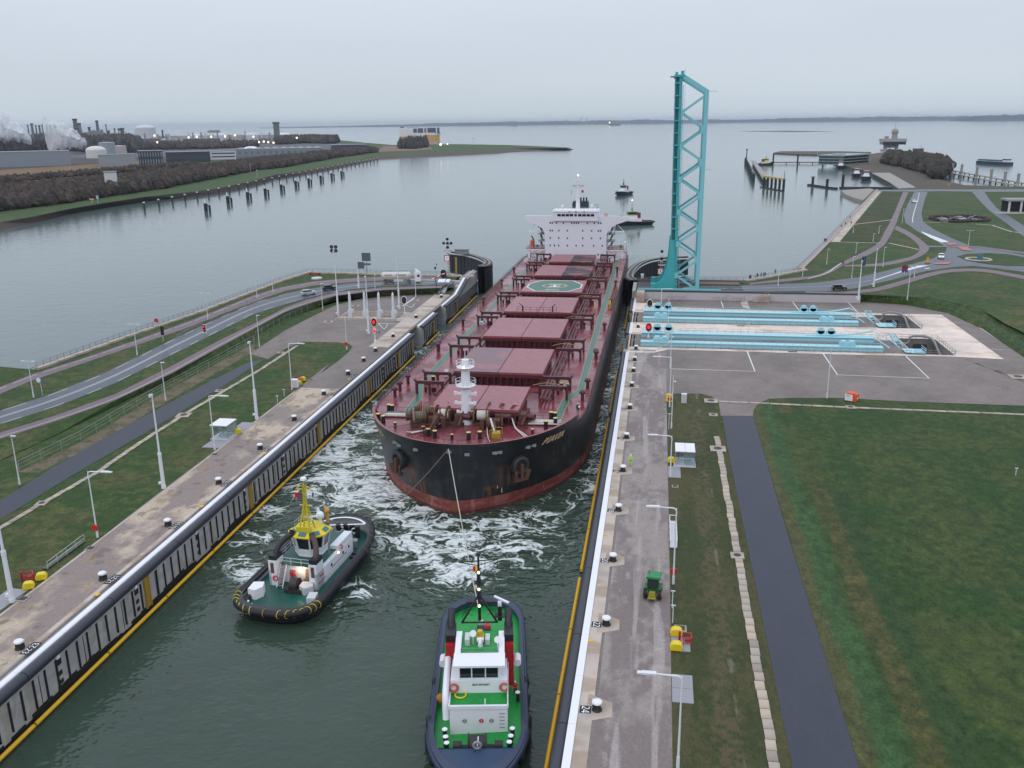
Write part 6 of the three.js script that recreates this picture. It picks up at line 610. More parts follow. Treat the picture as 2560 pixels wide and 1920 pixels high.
// ---------------------------------------------------------------- raised bascule bridge
{
  const b = thing('bascule_bridge', 'tall turquoise bascule bridge leaf standing upright beside the lock entrance', 'bridge'), pale = M.teal2, deep = mat(0.022, 0.26, 0.27, 0.5), darkT = mat(0.012, 0.075, 0.085, 0.6);
  const lean = (y) => 4.15 - 0.7 * (y - 8.4) / 64;          // left edge of the leaf
  for (const z of [-287.8, -299.6]) {
    const near = z > -290;
    mesh('chord', beam(V3(12.7, 8.4, z), V3(13.0, 68.4, z), 1.25, 1.15), pale, b);
    mesh('inclined_chord', beam(V3(13.2, 67.9, z), V3(6.0, 72.4, z), 1.1, 1.3), pale, b);
    mesh('side_girder', beam(V3(lean(8.4) + 1.75, 8.4, z), V3(lean(72) + 1.75, 72.6, z), 0.5, 0.9), M.teal, b);
    for (let k = 0; k < 6; k++) { const y = 57.2 - 9.85 * k; mesh('diagonal', beam(V3(6.2, y + 5.2, z), V3(12.4, y + 9.6, z), 0.62, 0.62), pale, b); mesh('diagonal', beam(V3(6.3, y + 4.6, z), V3(12.4, y + 0.5, z), 0.62, 0.62), pale, b); mesh('gusset_plate', [box(1.4, 2.2, 0.1, 12.3, y, z + 0.62), box(1.1, 1.8, 0.1, 6.1, y + 4.9, z + 0.6)], pale, b); }
    mesh('diagonal', beam(V3(12.4, 9.2, z), V3(8.2, 8.4 + (near ? 0 : 1.2), z), 0.6, 0.6), pale, b);
    const sh = new THREE.Shape([[4.4, 8.4], [-1.9, 8.4], [-1.8, 9.8], [0.8, 10.6], [2.0, 12.4], [2.8, 15.0], [3.4, 18.2], [3.75, 24], [5.2, 24], [5.6, 8.4]].map((p) => new THREE.Vector2(...p))); mesh('heel_plate', new THREE.ExtrudeGeometry(sh, { depth: 0.7, bevelEnabled: false }).translate(0, 0, z - 0.1), M.teal, b); mesh('bearing_block', [box(1.6, 1.8, 1.6, -1.0, 9.3, z), box(1.0, 0.6, 1.8, 0.9, 8.8, z)], M.teal, b);
  }
  // road plate seen edge on: dark troughs between pale cross bars
  for (let y = 13, k = 0; y < 72.5; y += 3.6, k++) { const x = lean(y), h = Math.min(3.6, 72.3 - y); const g = mesh('deck_panel', bx(x + 0.25, x + 1.45, y, y + h, -288, -299.4), k % 3 ? darkT : mat(0.010, 0.055, 0.065, 0.6), b); mesh('trough', [0.45, 0.85, 1.25].map((q) => bx(x + q - 0.07, x + q + 0.07, y + 0.2, y + h - 0.1, -287.9, -287.6)), deep, g); mesh('cross_bar', bx(x, x + 1.6, y - 0.18, y + 0.2, -287.3, -300), M.teal, b); }
  mesh('edge_bar', [beam(V3(lean(8.4) + 0.05, 8.4, -287.5), V3(lean(72) + 0.05, 72.6, -287.5), 0.22, 0.22)], M.teal, b); mesh('top_beam', [bx(3.2, 6.4, 72.3, 73.0, -287.2, -300), box(0.8, 0.9, 0.8, 3.9, 73.3, -288), box(0.9, 1.1, 0.8, 5.6, 73.5, -288), cyl(0.05, 0.05, 1.6, 6.3, 73, -288, 5)], M.teal, b); mesh('latch', box(1.2, 0.35, 0.5, 2.7, 72.4, -288), M.dark, b); mesh('pointer', [rod(V3(13.4, 68.1, -287.8), V3(16.2, 68.1, -287.8), 0.05, 5), rod(V3(13.2, 45.4, -287.8), V3(15.4, 45.4, -287.8), 0.05, 5)], M.steel, b);
  { const gs = [], rg = []; for (let y = 10; y < 71; y += 1.27) rg.push(box(0.75, 0.09, 0.12, lean(y) + 2.45, y, -287.3)); gs.push(beam(V3(lean(9) + 2.45, 9, -287.9), V3(lean(70) + 2.45, 70, -287.9), 0.72, 0.1)); mesh('walkway_grating', gs, mat(0.10, 0.06, 0.045, 0.7), b); mesh('walkway_rail', [beam(V3(lean(9) + 2.95, 9, -286.8), V3(lean(70) + 2.95, 72, -286.8), 0.08, 0.08), ...rg], M.teal2, b); }
  // bridge deck pit: dark roadway, edge beam and railings at its foot
  const pit = struct('bridge_pit', [bx(-6, 27, 8.0, 8.46, -286.6, -301)], mat(0.06, 0.058, 0.062, 0.7)); mesh('joint', [bx(-6, 26, 8.46, 8.5, -289, -289.6), bx(-6, 26, 8.46, 8.5, -293.4, -294)], M.dark, pit); mesh('edge_beam', bx(-5.8, 20, 8.46, 8.95, -285.2, -285.9), M.teal2, pit); mesh('parapet', bx(-6, 28, 8.4, 9.3, -300.6, -301.2), mat(0.16, 0.13, 0.11, 0.8), pit); mesh('ramp', [bx(6, 26.5, 8.47, 8.9, -295.2, -299.8)], mat(0.15, 0.11, 0.09, 0.8), pit);
  const r = thing('railing', 'pale turquoise railing along the road right of the raised bridge', 'railing', [0, 8.5, 0]); railing([[13.5, 0, -287], [27, 0, -287]], 1.1, M.teal2, r, 'rails', 2); const r2 = thing('railing', 'thin railing at the water side of the road behind the raised bridge', 'railing', [0, 8.5, 0]); railing([[-5, 0, -302], [27, 0, -302]], 1.1, M.steel, r2, 'rails', 2);
}
// ---------------------------------------------------------------- curved guide walls at the lock mouth
{
  const guide = (label, pts, top, inward, extra) => {
    const g = thing('guide_wall', label, 'guide wall'), P = smooth(pts, 6), inn = P.map(([x, z], i) => { const a = P[Math.max(0, i - 1)], c = P[Math.min(P.length - 1, i + 1)], l = Math.hypot(c[0] - a[0], c[1] - a[1]); return [x + inward * (c[1] - a[1]) / l * -3.0, z + inward * (c[0] - a[0]) / l * 3.0]; });
    const mid = (t) => P.map((p, i) => [lerp(p[0], inn[i][0], t), lerp(p[1], inn[i][1], t)]), L = (p, y) => p.map(([x, z]) => [x, y, z]);
    mesh('fender_face', strip(L(P, top), L(P, -2)), mat(0.018, 0.02, 0.027, 0.45), g); mesh('inner_face', strip(L(inn, top - 0.4), L(inn, -2)), mat(0.02, 0.02, 0.022, 0.6), g);
    mesh('top', strip(L(P, top), L(inn, top)), M.dark, g); mesh('kerb', [strip(L(mid(0.55), top + 0.25), L(mid(0.72), top + 0.25)), strip(L(mid(0.55), top), L(mid(0.55), top + 0.25))], mat(0.36, 0.32, 0.25, 0.7), g); mesh('outer_kerb', [strip(L(mid(0), top + 0.35), L(mid(0.14), top + 0.35)), strip(L(mid(0.14), top + 0.35), L(mid(0.14), top))], M.steel, g); mesh('white_band', [strip(L(mid(-0.015), top - 0.25), L(mid(-0.015), top - 0.75))], M.paint, g); mesh('white_band', [strip(L(mid(-0.015), 1.8), L(mid(-0.015), 1.25))], M.paint, g);
    for (let i = 2; i < P.length - 1; i += 2) mesh('fender_joint', beam(V3(mid(-0.02)[i][0], 0, mid(-0.02)[i][1]), V3(mid(-0.02)[i][0], top - 1, mid(-0.02)[i][1]), 0.12, 0.12), M.black, g); if (extra) extra(g);
  };
  guide('curved black guide wall with white band at the left side of the lock mouth', [[-63.8, -317], [-62.6, -320], [-63, -326], [-65.4, -333], [-70, -341], [-76, -348], [-83, -353]], 10.2, 1, (g) => { mesh('yellow_post', [box(0.7, 11, 0.7, -76.6, 4.6, -338.6)], mat(0.38, 0.24, 0.04, 0.6), g); mesh('cabin', [box(5, 1.8, 3, -75.8, 11.4, -346), box(5.6, 0.2, 3.6, -75.8, 12.4, -346)], M.steel, g); });
  guide('curved black guide wall around a dark basin left of the raised bridge', [[-6.2, -301], [-7.8, -306], [-8, -315], [-7.3, -325], [-5, -338], [-1, -348], [4, -352.5], [12, -356]], 8.8, -1, (g) => mesh('bollard', [cyl(0.5, 0.5, 1, -4.8, 8.8, -306), cyl(0.6, 0.6, 0.3, -4.8, 9.8, -306)], M.white, g));
}


// ---------------------------------------------------------------- lamps and masts
{
  const head = mat(0.62, 0.66, 0.68, 0.4), wht = mat(0.70, 0.72, 0.74, 0.4);
  const lamp = (kind, label, [x, z], y, h, o = {}) => {
    const t = thing(kind === 'mast' ? 'light_mast' : 'street_lamp', label, kind === 'mast' ? 'light mast' : 'street lamp', [x, y, z], o.turn ?? 0); h = Math.max(3, h);
    if (kind === 'mast') { mesh('base', [cyl(0.36, 0.36, 0.5, 0, 0, 0, 12), cyl(0.3, 0.26, h * 0.36, 0, 0.4, 0, 12), box(0.8, 0.35, 0.4, -0.3, 0.9, 0)], wht, t); mesh('shaft', [cyl(0.17, 0.1, h * 0.62, 0, h * 0.37, 0, 10), cyl(0.3, 0.3, 0.5, 0, h * 0.35, 0, 10)], wht, t); mesh('lamp_head', [box(0.35, 0.35, 0.7, 0, h - 0.1, 0.3), ...(o.lights ? [] : [])], head, t); if (o.lights) for (const [a, b] of [[-0.62, 0], [0.62, 0], [-0.62, 1.1], [0.62, 1.1]]) { const l = mesh('floodlight', torus(0.38, 0.17, 16, 8).translate(a, h + b, 0.2), M.black, t); mesh('lens', cyl(0.34, 0.34, 0.2, 0, 0, 0, 14).rotateX(Math.PI / 2).translate(a, h + b, 0.2), mat(0.06, 0.07, 0.08, 0.2), l); } if (o.boards) for (const [bxx, by, w, hh] of o.boards) mesh('sign_board', box(w, hh, 0.15, bxx, by, 0.3), mat(0.09, 0.11, 0.14, 0.5), t); }
    else { mesh('pole', [cyl(0.16, 0.15, 1.1, 0, 0, 0, 8), cyl(0.11, 0.06, h - 1, 0, 1, 0, 8)], kind === 'arm' || kind === 'thin' ? wht : M.pole, t);
      if (kind === 'T') { mesh('cross_arm', rod(V3(-1.0, h, 0), V3(1.0, h, 0), 0.06, 6), head, t); for (const s of [-1, 1]) mesh('lamp_head', box(0.75, 0.12, 0.3, s * 1.15, h + 0.02, 0), head, t); }
      if (kind === 'single') mesh('lamp_head', box(0.8, 0.14, 0.35, 0.3, h, 0), head, t);
      if (kind === 'arm') { const L = o.arm ?? 2.2; mesh('arm', tube([V3(0, h - 1.2, 0), V3(0, h - 0.35, 0), V3(0.25, h - 0.05, 0), V3(L * 0.5, h, 0), V3(L, h + 0.05, 0)], 0.085, 24, 7), wht, t); mesh('lamp_head', [box(1.2, 0.16, 0.42, L + 0.35, h + 0.08, 0), box(0.5, 0.12, 0.36, L + 1.1, h + 0.06, 0)], wht, t); }
      if (o.buoy) { mesh('life_ring_case', [cyl(0.42, 0.42, 0.2, 0, 0, 0, 16).rotateX(Math.PI / 2).translate(0, 1.6, 0.2), box(0.5, 0.8, 0.22, 0, 1.5, 0.2)], M.redp, t); }
      if (o.cctv) mesh('camera', [sph(0.2, 0.35, h - 1.2, 0, 8, 6), box(0.4, 0.1, 0.1, 0.2, h - 1.2, 0)], wht, t); }
    return t;
  };
  const u = (p) => UP(p[1]);
  const at = (kind, label, p, y, h, o) => lamp(kind, label, p, y, h, o);
  let p;
  p = [-125.21, -158.51]; at('T', 'double-headed street lamp left of the cycle path, nearest the left picture edge', p, u(p), 7.67); p = [-122.46, -192.42]; at('T', 'double-headed street lamp between road and sea wall behind the black roadside panel', p, u(p), 7.61); p = [-123.86, -230.71]; at('T', 'double-headed street lamp between road and sea wall above the red traffic signal', p, u(p), 7.52); p = [-123.26, -261.8]; at('single', 'pale street lamp by the sea wall near the silver car', p, u(p), 6); p = [-122.11, -271.36]; at('single', 'very thin pale lamp on the sea wall left of the red bench', p, u(p), 8);
  at('single', 'street lamp with short head on the left bank between the two dark lanes, lowest left', [-98.02, -117.77], 6, 8.12); at('single', 'street lamp standing at the edge of the dark service road on the left bank', [-98.58, -162.76], 6, 8.03); at('single', 'street lamp at the fence left of the tall mast by the yard', [-98.93, -208.89], 6, 8.08); at('single', 'street lamp on the grass bank behind the tall mast with four floodlights', [-99.57, -255.59], 6, 8.03); at('single', 'street lamp on the grass bank below the tanker trailer', [-90.63, -280.03], 6, 6.78); at('single', 'street lamp at the yard edge below the truck cab', [-76.67, -278.56], 6, 6.85);
  at('mast', 'tall two-stage white mast, nearest the camera on the left bank, cut by the picture edge', [-74.21, -84.68], 6, 17.5); at('mast', 'tall two-stage white mast left of the glass shelter', [-74.46, -119.38], 6, 15.25); at('mast', 'tall two-stage white mast behind the glass shelter', [-74.64, -153.64], 6, 15.2); at('mast', 'tall two-stage white mast at the tip of the left lawn by the signal', [-75.62, -226.09], 6, 15.53); at('mast', 'tall white mast carrying four round black floodlights', [-91.72, -247.4], 6, 19.13, { lights: 1 }); at('mast', 'tall white mast on the far left yard beside the oval signal', [-76.65, -259.18], 6, 15.26); p = [-96.38, -280.66]; at('mast', 'white mast at the road carrying a dark square board', p, u(p), 10.07, { boards: [[1.3, 7.6, 2.2, 2.2]] });
  at('arm', 'curved-arm lamp with a red life-ring case on the left lawn', [-74.45, -102.07], 6, 9.69, { buoy: 1 }); at('arm', 'curved-arm lamp beside the glass shelter on the left quay', [-74.65, -136.55], 6, 9.83); at('arm', 'curved-arm lamp beside the white cabinet on the left quay', [-75.58, -173.22], 6, 10.1); at('thin', 'slim lamp pole with red life-ring case at the tip of the left lawn', [-75.63, -208.38], 6, 8.26, { buoy: 1 });
  at('arm', 'curved-arm lamp nearest the camera on the right lawn', [3.23, -67.13], 6, 9.09, { turn: Math.PI, arm: 2.4 }); at('arm', 'curved-arm lamp with red life-ring case above the green tractor', [3.22, -99.76], 6, 9.97, { turn: Math.PI, buoy: 1 }); at('arm', 'curved-arm lamp beside the glass shelter on the right quay', [3.16, -134.37], 6, 6.82, { turn: Math.PI, arm: 2.4 }); at('thin', 'very slim pole with camera at the corner of the right lawn', [3.55, -157.97], 6, 10.09, { cctv: 1 }); at('arm', 'curved-arm lamp with red life-ring case at the left edge of the brick yard', [3.32, -170.88], 6, 10.05, { turn: Math.PI, buoy: 1 }); at('thin', 'slim tall pole in front of the nearer lock gate', [3.7, -199.55], 6, 8.58, { cctv: 1 }); at('thin', 'slim tall pole rising between the two lock gates', [3.37, -235.09], 6, 9.28, { cctv: 1 });
  at('thin', 'slim pale pole at the top edge of the meadow left of the orange box', [34.59, -180.68], 6, 10.54); at('arm', 'curved-arm lamp in front of the raised bridge', [1.61, -275.14], 6, 4.69, { arm: 2 }); at('thin', 'slim pale pole before the retaining wall in the middle of the yard', [38.49, -295.61], 8.4, 6.54); 
  const D = (label, k, pp, h) => lamp(k, label, pp, RL, h);
  D('pale street lamp near the sea wall corner on the right terrace', 'single', [61.58, -344.31], 5.55); D('pale street lamp between cycle path and road left of the blue panel', 'single', [64.26, -312.47], 7.48); D('pale street lamp on the bank above the pink path', 'single', [77.7, -374.43], 3.91); D('pale street lamp between the pink path and the curving road', 'single', [80.12, -339.36], 7.1); D('thin green-grey pole on the bank beside the paved yard', 'single', [73.01, -276.25], 9.89); D('pale street lamp right of the blue road sign', 'single', [85.06, -316.58], 4.15); D('pale street lamp beside the brick crossing at the roundabout', 'T', [127.38, -400.3], 6.4); D('pale lamp at the sea wall above the seated group', 'single', [48.86, -315.26], 2.02); D('thin pale lamp left of the white car coming down the road', 'single', [122.56, -488.8], 6.9); D('thin pale lamp on the verge beside the pale gutter', 'single', [89.77, -442.6], 4.13); D('small lamp on the dark verge left of the pink path', 'single', [91.98, -411.2], 3.43); D('small pale lamp on the dark verge below the upper gutter', 'single', [100.75, -440.6], 3.65);
  lamp('mast', 'thick white mast between road and cycle path at the yard corner', [60.03, -279.73], RL - 1, 11.93); lamp('mast', 'thick white mast at the start of the painted road wedge', [68.17, -297.92], RL, 11.99);
}
// ---------------------------------------------------------------- signals, signs, tapered pillars
{
  const oval = (label, [x, z], h, lit, low) => { const t = thing('lock_signal', label, 'traffic signal', [x, 6, z]), e = (r, m, d, n) => mesh(n, cyl(r, r, d, 0, -d / 2, 0, 22).rotateX(Math.PI / 2).scale(1, 1.45, 1).translate(0, h - 1.0, 0.15 + d / 2 - 0.1), m, t); mesh('post', [cyl(0.12, 0.12, h - 1.6, 0, 0, 0, 8), box(0.5, 0.6, 0.5, 0, 0.3, 0)], M.white, t); e(0.86, M.white, 0.14, 'rim'); e(0.72, M.black, 0.26, 'backboard'); mesh('lens', cyl(0.34, 0.34, 0.2, 0, 0, 0, 16).rotateX(Math.PI / 2).translate(0, h - 0.9, 0.35), lit ? M.redlamp : M.dark, t); if (lit) mesh('red_glow_panel', cyl(0.55, 0.55, 0.1, 0, 0, 0, 18).rotateX(Math.PI / 2).scale(1, 1.4, 1).translate(0, h - 1.0, 0.33), mat(0.35, 0.01, 0.015, 0.5), t); if (low) { mesh('lower_board', box(0.8, 1.5, 0.15, 0, h - 3.3, 0.05), M.offw, t); mesh('lower_lens', cyl(0.3, 0.3, 0.2, 0, 0, 0, 14).rotateX(Math.PI / 2).translate(0, h - 3.2, 0.2), M.redlamp, t); mesh('cabinet', box(0.9, 1.0, 0.7, 0.9, h - 3.6, 0), M.steel, t); } return t; };
  oval('unlit oval signal on the far side of the left pillar pit', [-72.78, -251.54], 5.31, 0); oval('lit red oval signal in front of the left pillar pit', [-70.91, -216.8], 6.29, 1, 1); oval('unlit oval signal at the water end of the farther gate', [-1.75, -264.2], 3.3, 0); oval('lit red oval signal at the water end of the nearer gate', [-1.59, -229.21], 3.9, 1, 0);
  { const l = thing('signal_barrier', 'white triangular swing barrier behind the lit red signal on the left yard', 'barrier', [0, 6, 0]), pts = [[-75.45, -234.36], [-72.65, -230.61], [-72.75, -234.21]]; mesh('frame', [rod(V3(pts[0][0], 0.9, pts[0][1]), V3(pts[1][0], 0.2, pts[1][1]), 0.07), rod(V3(pts[1][0], 0.2, pts[1][1]), V3(pts[2][0], 0.9, pts[2][1]), 0.07), rod(V3(pts[0][0], 1.0, pts[0][1]), V3(pts[0][0] + 9, 1.0, pts[0][1] + 0.2), 0.05)], M.white, l); const l2 = thing('signal_barrier', 'white triangular swing barrier beside the unlit signal on the left yard', 'barrier', [0, 6, 0]), q = [[-76.51, -262.77], [-73.22, -260.77], [-73.01, -264.03]]; mesh('frame', [rod(V3(q[0][0], 0.9, q[0][1]), V3(q[1][0], 0.2, q[1][1]), 0.07), rod(V3(q[1][0], 0.2, q[1][1]), V3(q[2][0], 0.9, q[2][1]), 0.07), rod(V3(q[0][0], 0.2, q[0][1]), V3(q[0][0] + 3, 2.2, q[0][1] - 3), 0.2)], M.white, l2); const l3 = thing('signal_barrier', 'white frame gate standing at the near corner of the apron', 'barrier', [0, 6, 0]), w = [[0.26, -217.63], [0.96, -217.71], [0.94, -223.15], [3.1, -223.39]]; mesh('frame', [rod(V3(w[1][0], 0, w[1][1]), V3(w[1][0], 3, w[1][1]), 0.1), rod(V3(w[0][0] - 1, 2.4, w[0][1]), V3(w[3][0], 2.9, w[1][1]), 0.08), rod(V3(w[1][0], 0.3, w[1][1]), V3(w[3][0] + 0.6, 1.4, w[1][1] - 1), 0.08), box(1.1, 2.2, 0.8, w[3][0], 2.2, w[3][1])], M.offw, l3); }
  // four tapered white pillars over the left recess
  const pl = thing('pillar', 'x', 'pillar', [0, 0, 0], 0, 'tapered white pillars on the left yard'), hh = 7.6; mesh('base', [box(1.1, 2.2, 1.1, 0, 1.1, 0), box(1.4, 0.9, 1.0, 0.3, 1.9, 0)], mat(0.6, 0.62, 0.66, 0.5), pl); mesh('shaft', [cyl(0.5, 0.38, hh - 2.6, 0, 2.0, 0, 4).rotateY(Math.PI / 4), cyl(0.36, 0.02, 0.8, 0, hh - 0.6, 0, 4).rotateY(Math.PI / 4)], mat(0.66, 0.7, 0.72, 0.45), pl);
  const px = [[-87.56, -246.2], [-83.01, -245.87], [-78.77, -246], [-74.53, -245.96]], nm = ['tapered white pillar at the left end of the row of four', 'tapered white pillar, second from left, close behind the tall mast', 'tapered white pillar, third from left in the row of four', 'tapered white pillar at the right end of the row of four']; px.forEach(([x, z], i) => { if (i) dup(pl, nm[i], [x, 6, z]); else { pl.position.set(x, 6, z); pl.userData.label = nm[0]; } });
  const pp = struct('pillar_pit', [bx(-91.4, -71.4, -1, 5.99, -254.52, -255), bx(-91.4, -90.98, -1, 5.99, -243.2, -254.5), bx(-71.6, -71.2, -1, 5.99, -243.2, -254.5), bx(-91.4, -71.2, -1, 5.99, -242.9, -243.18), bx(-91, -71.6, 3, 4.6, -243.2, -254.5), bx(-91.0, -71.6, 5.2, 5.99, -244.6, -247)], M.concrete); mesh('hatch_plate', [bx(-81, -72, 4.62, 5.0, -249, -253)], mat(0.10, 0.08, 0.07, 0.8), pp);
  const pr = thing('railing', 'thin railing round the pit below the four white pillars', 'railing', [0, 6, 0]); railing([[-91.2, 0, -242.6], [-71.2, 0, -242.6], [-70, 0, -255.4], [-91.2, 0, -255.4], [-91.2, 0, -242.6]], 1.1, M.steel, pr, 'rails', 1.8);
  // lattice signal mast with lamps in a cross, and its counterpart on the right
  const cross = (label, x, y, z, h, d) => { const t = thing('signal_mast', label, 'signal mast', [x, y, z]), gs = []; for (const [a, b] of [[-0.4, -0.4], [0.4, -0.4], [0.4, 0.4], [-0.4, 0.4]]) gs.push(rod(V3(a, 0, b), V3(a, h, b), 0.06, 5)); for (let k = 0; k < h - 1; k += 1.1) gs.push(rod(V3(-0.4, k, 0.4), V3(0.4, k + 1.1, 0.4), 0.035, 4), rod(V3(0.4, k, -0.4), V3(0.4, k + 1.1, 0.4), 0.035, 4), box(0.8, 0.05, 0.8, 0, k, 0)); mesh('lattice', gs, M.offw, t); mesh('platform', [box(2.2, 0.12, 1.6, 0, h - 3.6, 0), ...[-1.1, 1.1].map((q) => box(0.06, 1, 1.6, q, h - 3.1, 0)), box(2.2, 0.06, 0.06, 0, h - 2.6, 0.8)], M.offw, t); const s = mesh('sign', box(1.9, 2.1, 0.1, -0.3, h - 5.6, 0.6), M.redp, t); mesh('sign_face', decal(null, 1.4, 1.6).translate(-0.3, h - 5.6, 0.66), new THREE.MeshStandardMaterial({ map: text('7', 1.4, 1.6, '#202020', '#f2f2f2', { px: 64, fs: 0.6 }), roughness: 0.5 }), s); for (const [a, b] of d) mesh('signal_disc', cyl(0.5, 0.5, 0.3, 0, -0.15, 0, 16).rotateX(Math.PI / 2).translate(a, h + b, 0.5), M.black, t); return t; };
  { const [x, z] = [-71.86, -305.39]; cross('lattice mast with five black lamps in a cross at the end of the left road', x, 8.9, z, 11.5, [[0, 1], [0, -0.4], [0, -1.8], [-1.3, -0.4], [1.3, -0.4]]); const q = [1.42, -300.65]; cross('lattice mast with two black lamps left of the raised bridge', q[0], 8.6, q[1], 9, [[0, 1], [0, -1.4]]); }
  // traffic signals and panels on the left road
  { let p = [-113.61, -209.29]; const a = thing('traffic_light', 'road traffic light showing red beside the left road', 'traffic light', [p[0], UP(p[1]), p[1]]); mesh('post', cyl(0.08, 0.08, 1.9, 0, 0, 0, 8), M.steel, a); mesh('white_board', box(0.95, 2.3, 0.1, 0, 2.7, -0.1), M.white, a); mesh('housing', box(0.6, 1.7, 0.35, 0, 2.9, 0.1), M.black, a); mesh('red_light', sph(0.2, 0, 3.3, 0.25), M.redlamp, a); mesh('amber_light', sph(0.13, 0, 2.5, 0.25), M.redlamp, a); p = [-123.6, -206.39]; const b = thing('traffic_light', 'black traffic light seen from behind on the far verge of the left road', 'traffic light', [p[0], UP(p[1]), p[1]]); mesh('post', cyl(0.08, 0.08, 1.6, 0, 0, 0, 8), M.offw, b); mesh('housing', box(0.75, 2.3, 0.3, 0, 2.7, 0), M.black, b); p = [-124.27, -159.97]; const c = thing('road_sign', 'round white and blue road signs on a post at the left verge', 'road sign', [p[0], UP(p[1]), p[1]]); mesh('post', cyl(0.05, 0.05, 3.6, 0, 0, 0, 6), M.pole, c); mesh('round_plate', cyl(0.5, 0.5, 0.05, 0, 0, 0, 18).rotateX(Math.PI / 2).translate(-0.3, 3.3, 0.06), M.white, c); mesh('blue_plate', box(0.8, 1.0, 0.06, 0.3, 3.2, 0), mat(0.10, 0.16, 0.24, 0.5), c);
    p = [-101.93, -306.6]; const d = thing('sign_board', 'dark square board on a grey post at the sea wall behind the tanker', 'sign board', [p[0], UP(p[1]), p[1]]); mesh('post', box(0.3, 4.6, 0.2, 0, 2.3, 0), M.steel, d); mesh('board', box(3.2, 2.9, 0.15, 0, 6.2, 0), mat(0.09, 0.11, 0.14, 0.5), d); mesh('lower_board', box(2.8, 0.7, 0.15, 0.1, 3.6, 0), mat(0.09, 0.11, 0.14, 0.5), d);
    const lb = (label, [x, z], y) => { const t = thing('life_buoy_station', label, 'life buoy', [x, y, z]); mesh('case', [cyl(0.55, 0.55, 0.3, 0, 0, 0, 18).rotateX(Math.PI / 2).translate(0, 1.7, 0), box(0.9, 0.9, 0.3, 0, 1.6, 0)], M.redp, t); mesh('post', cyl(0.07, 0.07, 1.4, 0, 0, 0, 6), M.offw, t); }; p = [-134.14, -221.79]; lb('red life-buoy case on the sea wall above the black traffic light', p, UP(p[1]));
    p = [-120.43, -303.85]; const e = thing('bench', 'low red bench on the grass by the bend of the sea wall', 'bench', [p[0], UP(p[1]), p[1]]); mesh('seat', box(4.4, 0.4, 0.8, 0, 0.6, 0), mat(0.35, 0.04, 0.05, 0.6), e); for (const s of [-1.6, 1.6]) mesh('leg', box(0.4, 0.5, 0.7, s, 0.25, 0), M.dark, e); p = [-116.97, -296.69]; const f = thing('planter', 'round white concrete ring lying on the grass beside the red bench', 'planter', [p[0], UP(p[1]), p[1]]); mesh('ring', cyl(1.9, 1.8, 0.4, 0, 0, 0, 22), M.offw, f);
    p = [-72.21, -302.38]; const g = thing('barrier', 'red and white lowered road barrier before the left bridgehead', 'barrier', [p[0], 8.7, p[1]]); mesh('drum', [box(1.6, 1.8, 1.4, -0.7, 0.9, 0), cyl(0.9, 0.9, 0.8, 0, -0.4, 0, 16).rotateX(Math.PI / 2).translate(-0.8, 1.6, 0)], M.black, g); for (let i = 0; i < 6; i++) mesh('boom_section', beam(V3(0.6 - i * 0.6, 1.7 - i * 0.2, 0.6 + i * 1.2), V3(0.6 - (i + 1) * 0.6, 1.7 - (i + 1) * 0.2, 0.6 + (i + 1) * 1.2), 0.25, 0.25), i % 2 ? M.white : M.redp, g);
    p = [-78.94, -314.37]; const hsg = thing('small_signal', 'small black signal lamp on the sea wall right of the truck', 'signal', [p[0], 8.6, p[1]]); mesh('lamp', [sph(0.42, 0, 1.2, 0), sph(0.25, 0.7, 2.6, 0)], M.black, hsg); mesh('post', rod(V3(0, 0, 0), V3(0.6, 2.5, 0), 0.06), M.dark, hsg);
    const bs = [83.1, -321.47], bsn = thing('road_sign', 'red and blue road sign beside the curving right road', 'road sign', [bs[0], RL, bs[1]]); mesh('post', cyl(0.08, 0.08, 2, 0, 0, 0, 6), M.pole, bsn); mesh('red_plate', cyl(1.05, 1.05, 0.1, 0, 0, 0, 18).rotateX(Math.PI / 2).translate(0, 2.6, 0), mat(0.2, 0.03, 0.04, 0.5), bsn); mesh('white_mark', box(0.7, 0.35, 0.12, 0, 2.7, 0), M.white, bsn); mesh('blue_plate', box(2.0, 0.9, 0.1, 0, 1.5, 0), mat(0.02, 0.09, 0.35, 0.5), bsn);
    const bp = [72.04, -333], bpn = thing('information_panel', 'tall black and blue information panel by the pink path', 'panel', [bp[0], RL, bp[1]]); mesh('post', box(0.3, 3.6, 0.3, -0.4, 0.6, 0), M.dark, bpn); mesh('panel', box(1.2, 3.2, 0.25, 0, 3.0, 0), mat(0.02, 0.03, 0.05, 0.4), bpn); mesh('blue_strip', box(0.3, 2.2, 0.27, 0.1, 3.2, 0.02), mat(0.02, 0.16, 0.35, 0.5), bpn);
    for (const [pp2, lab] of [[[97.97, -349.7], 'yellow traffic bollard left of the brick island at the roundabout'], [[220.12, -754.3], 'orange traffic bollard at the far top road']]) { const t = thing('traffic_bollard', lab, 'bollard', [pp2[0], RL, pp2[1]]); mesh('body', [cyl(0.7, 0.35, 2.2, 0, 0, 0, 8)], mat(0.6, 0.3, 0.02, 0.5), t); mesh('base', cyl(1, 1, 0.2, 0, 0, 0, 10), M.dark, t); }
    const q = [118.99, -360.7], ri = thing('memorial', 'low round stone ring with a blue plate on the roundabout island', 'monument', [q[0], RL + 0.1, q[1]]); mesh('ring', [torus(4.2, 0.6, 24, 6).rotateX(Math.PI / 2).scale(1, 0.6, 1)], M.concrete, ri); mesh('blue_plate', box(2.0, 1.4, 0.3, 0.6, 0.9, -0.5), mat(0.05, 0.2, 0.36, 0.5), ri); }
}
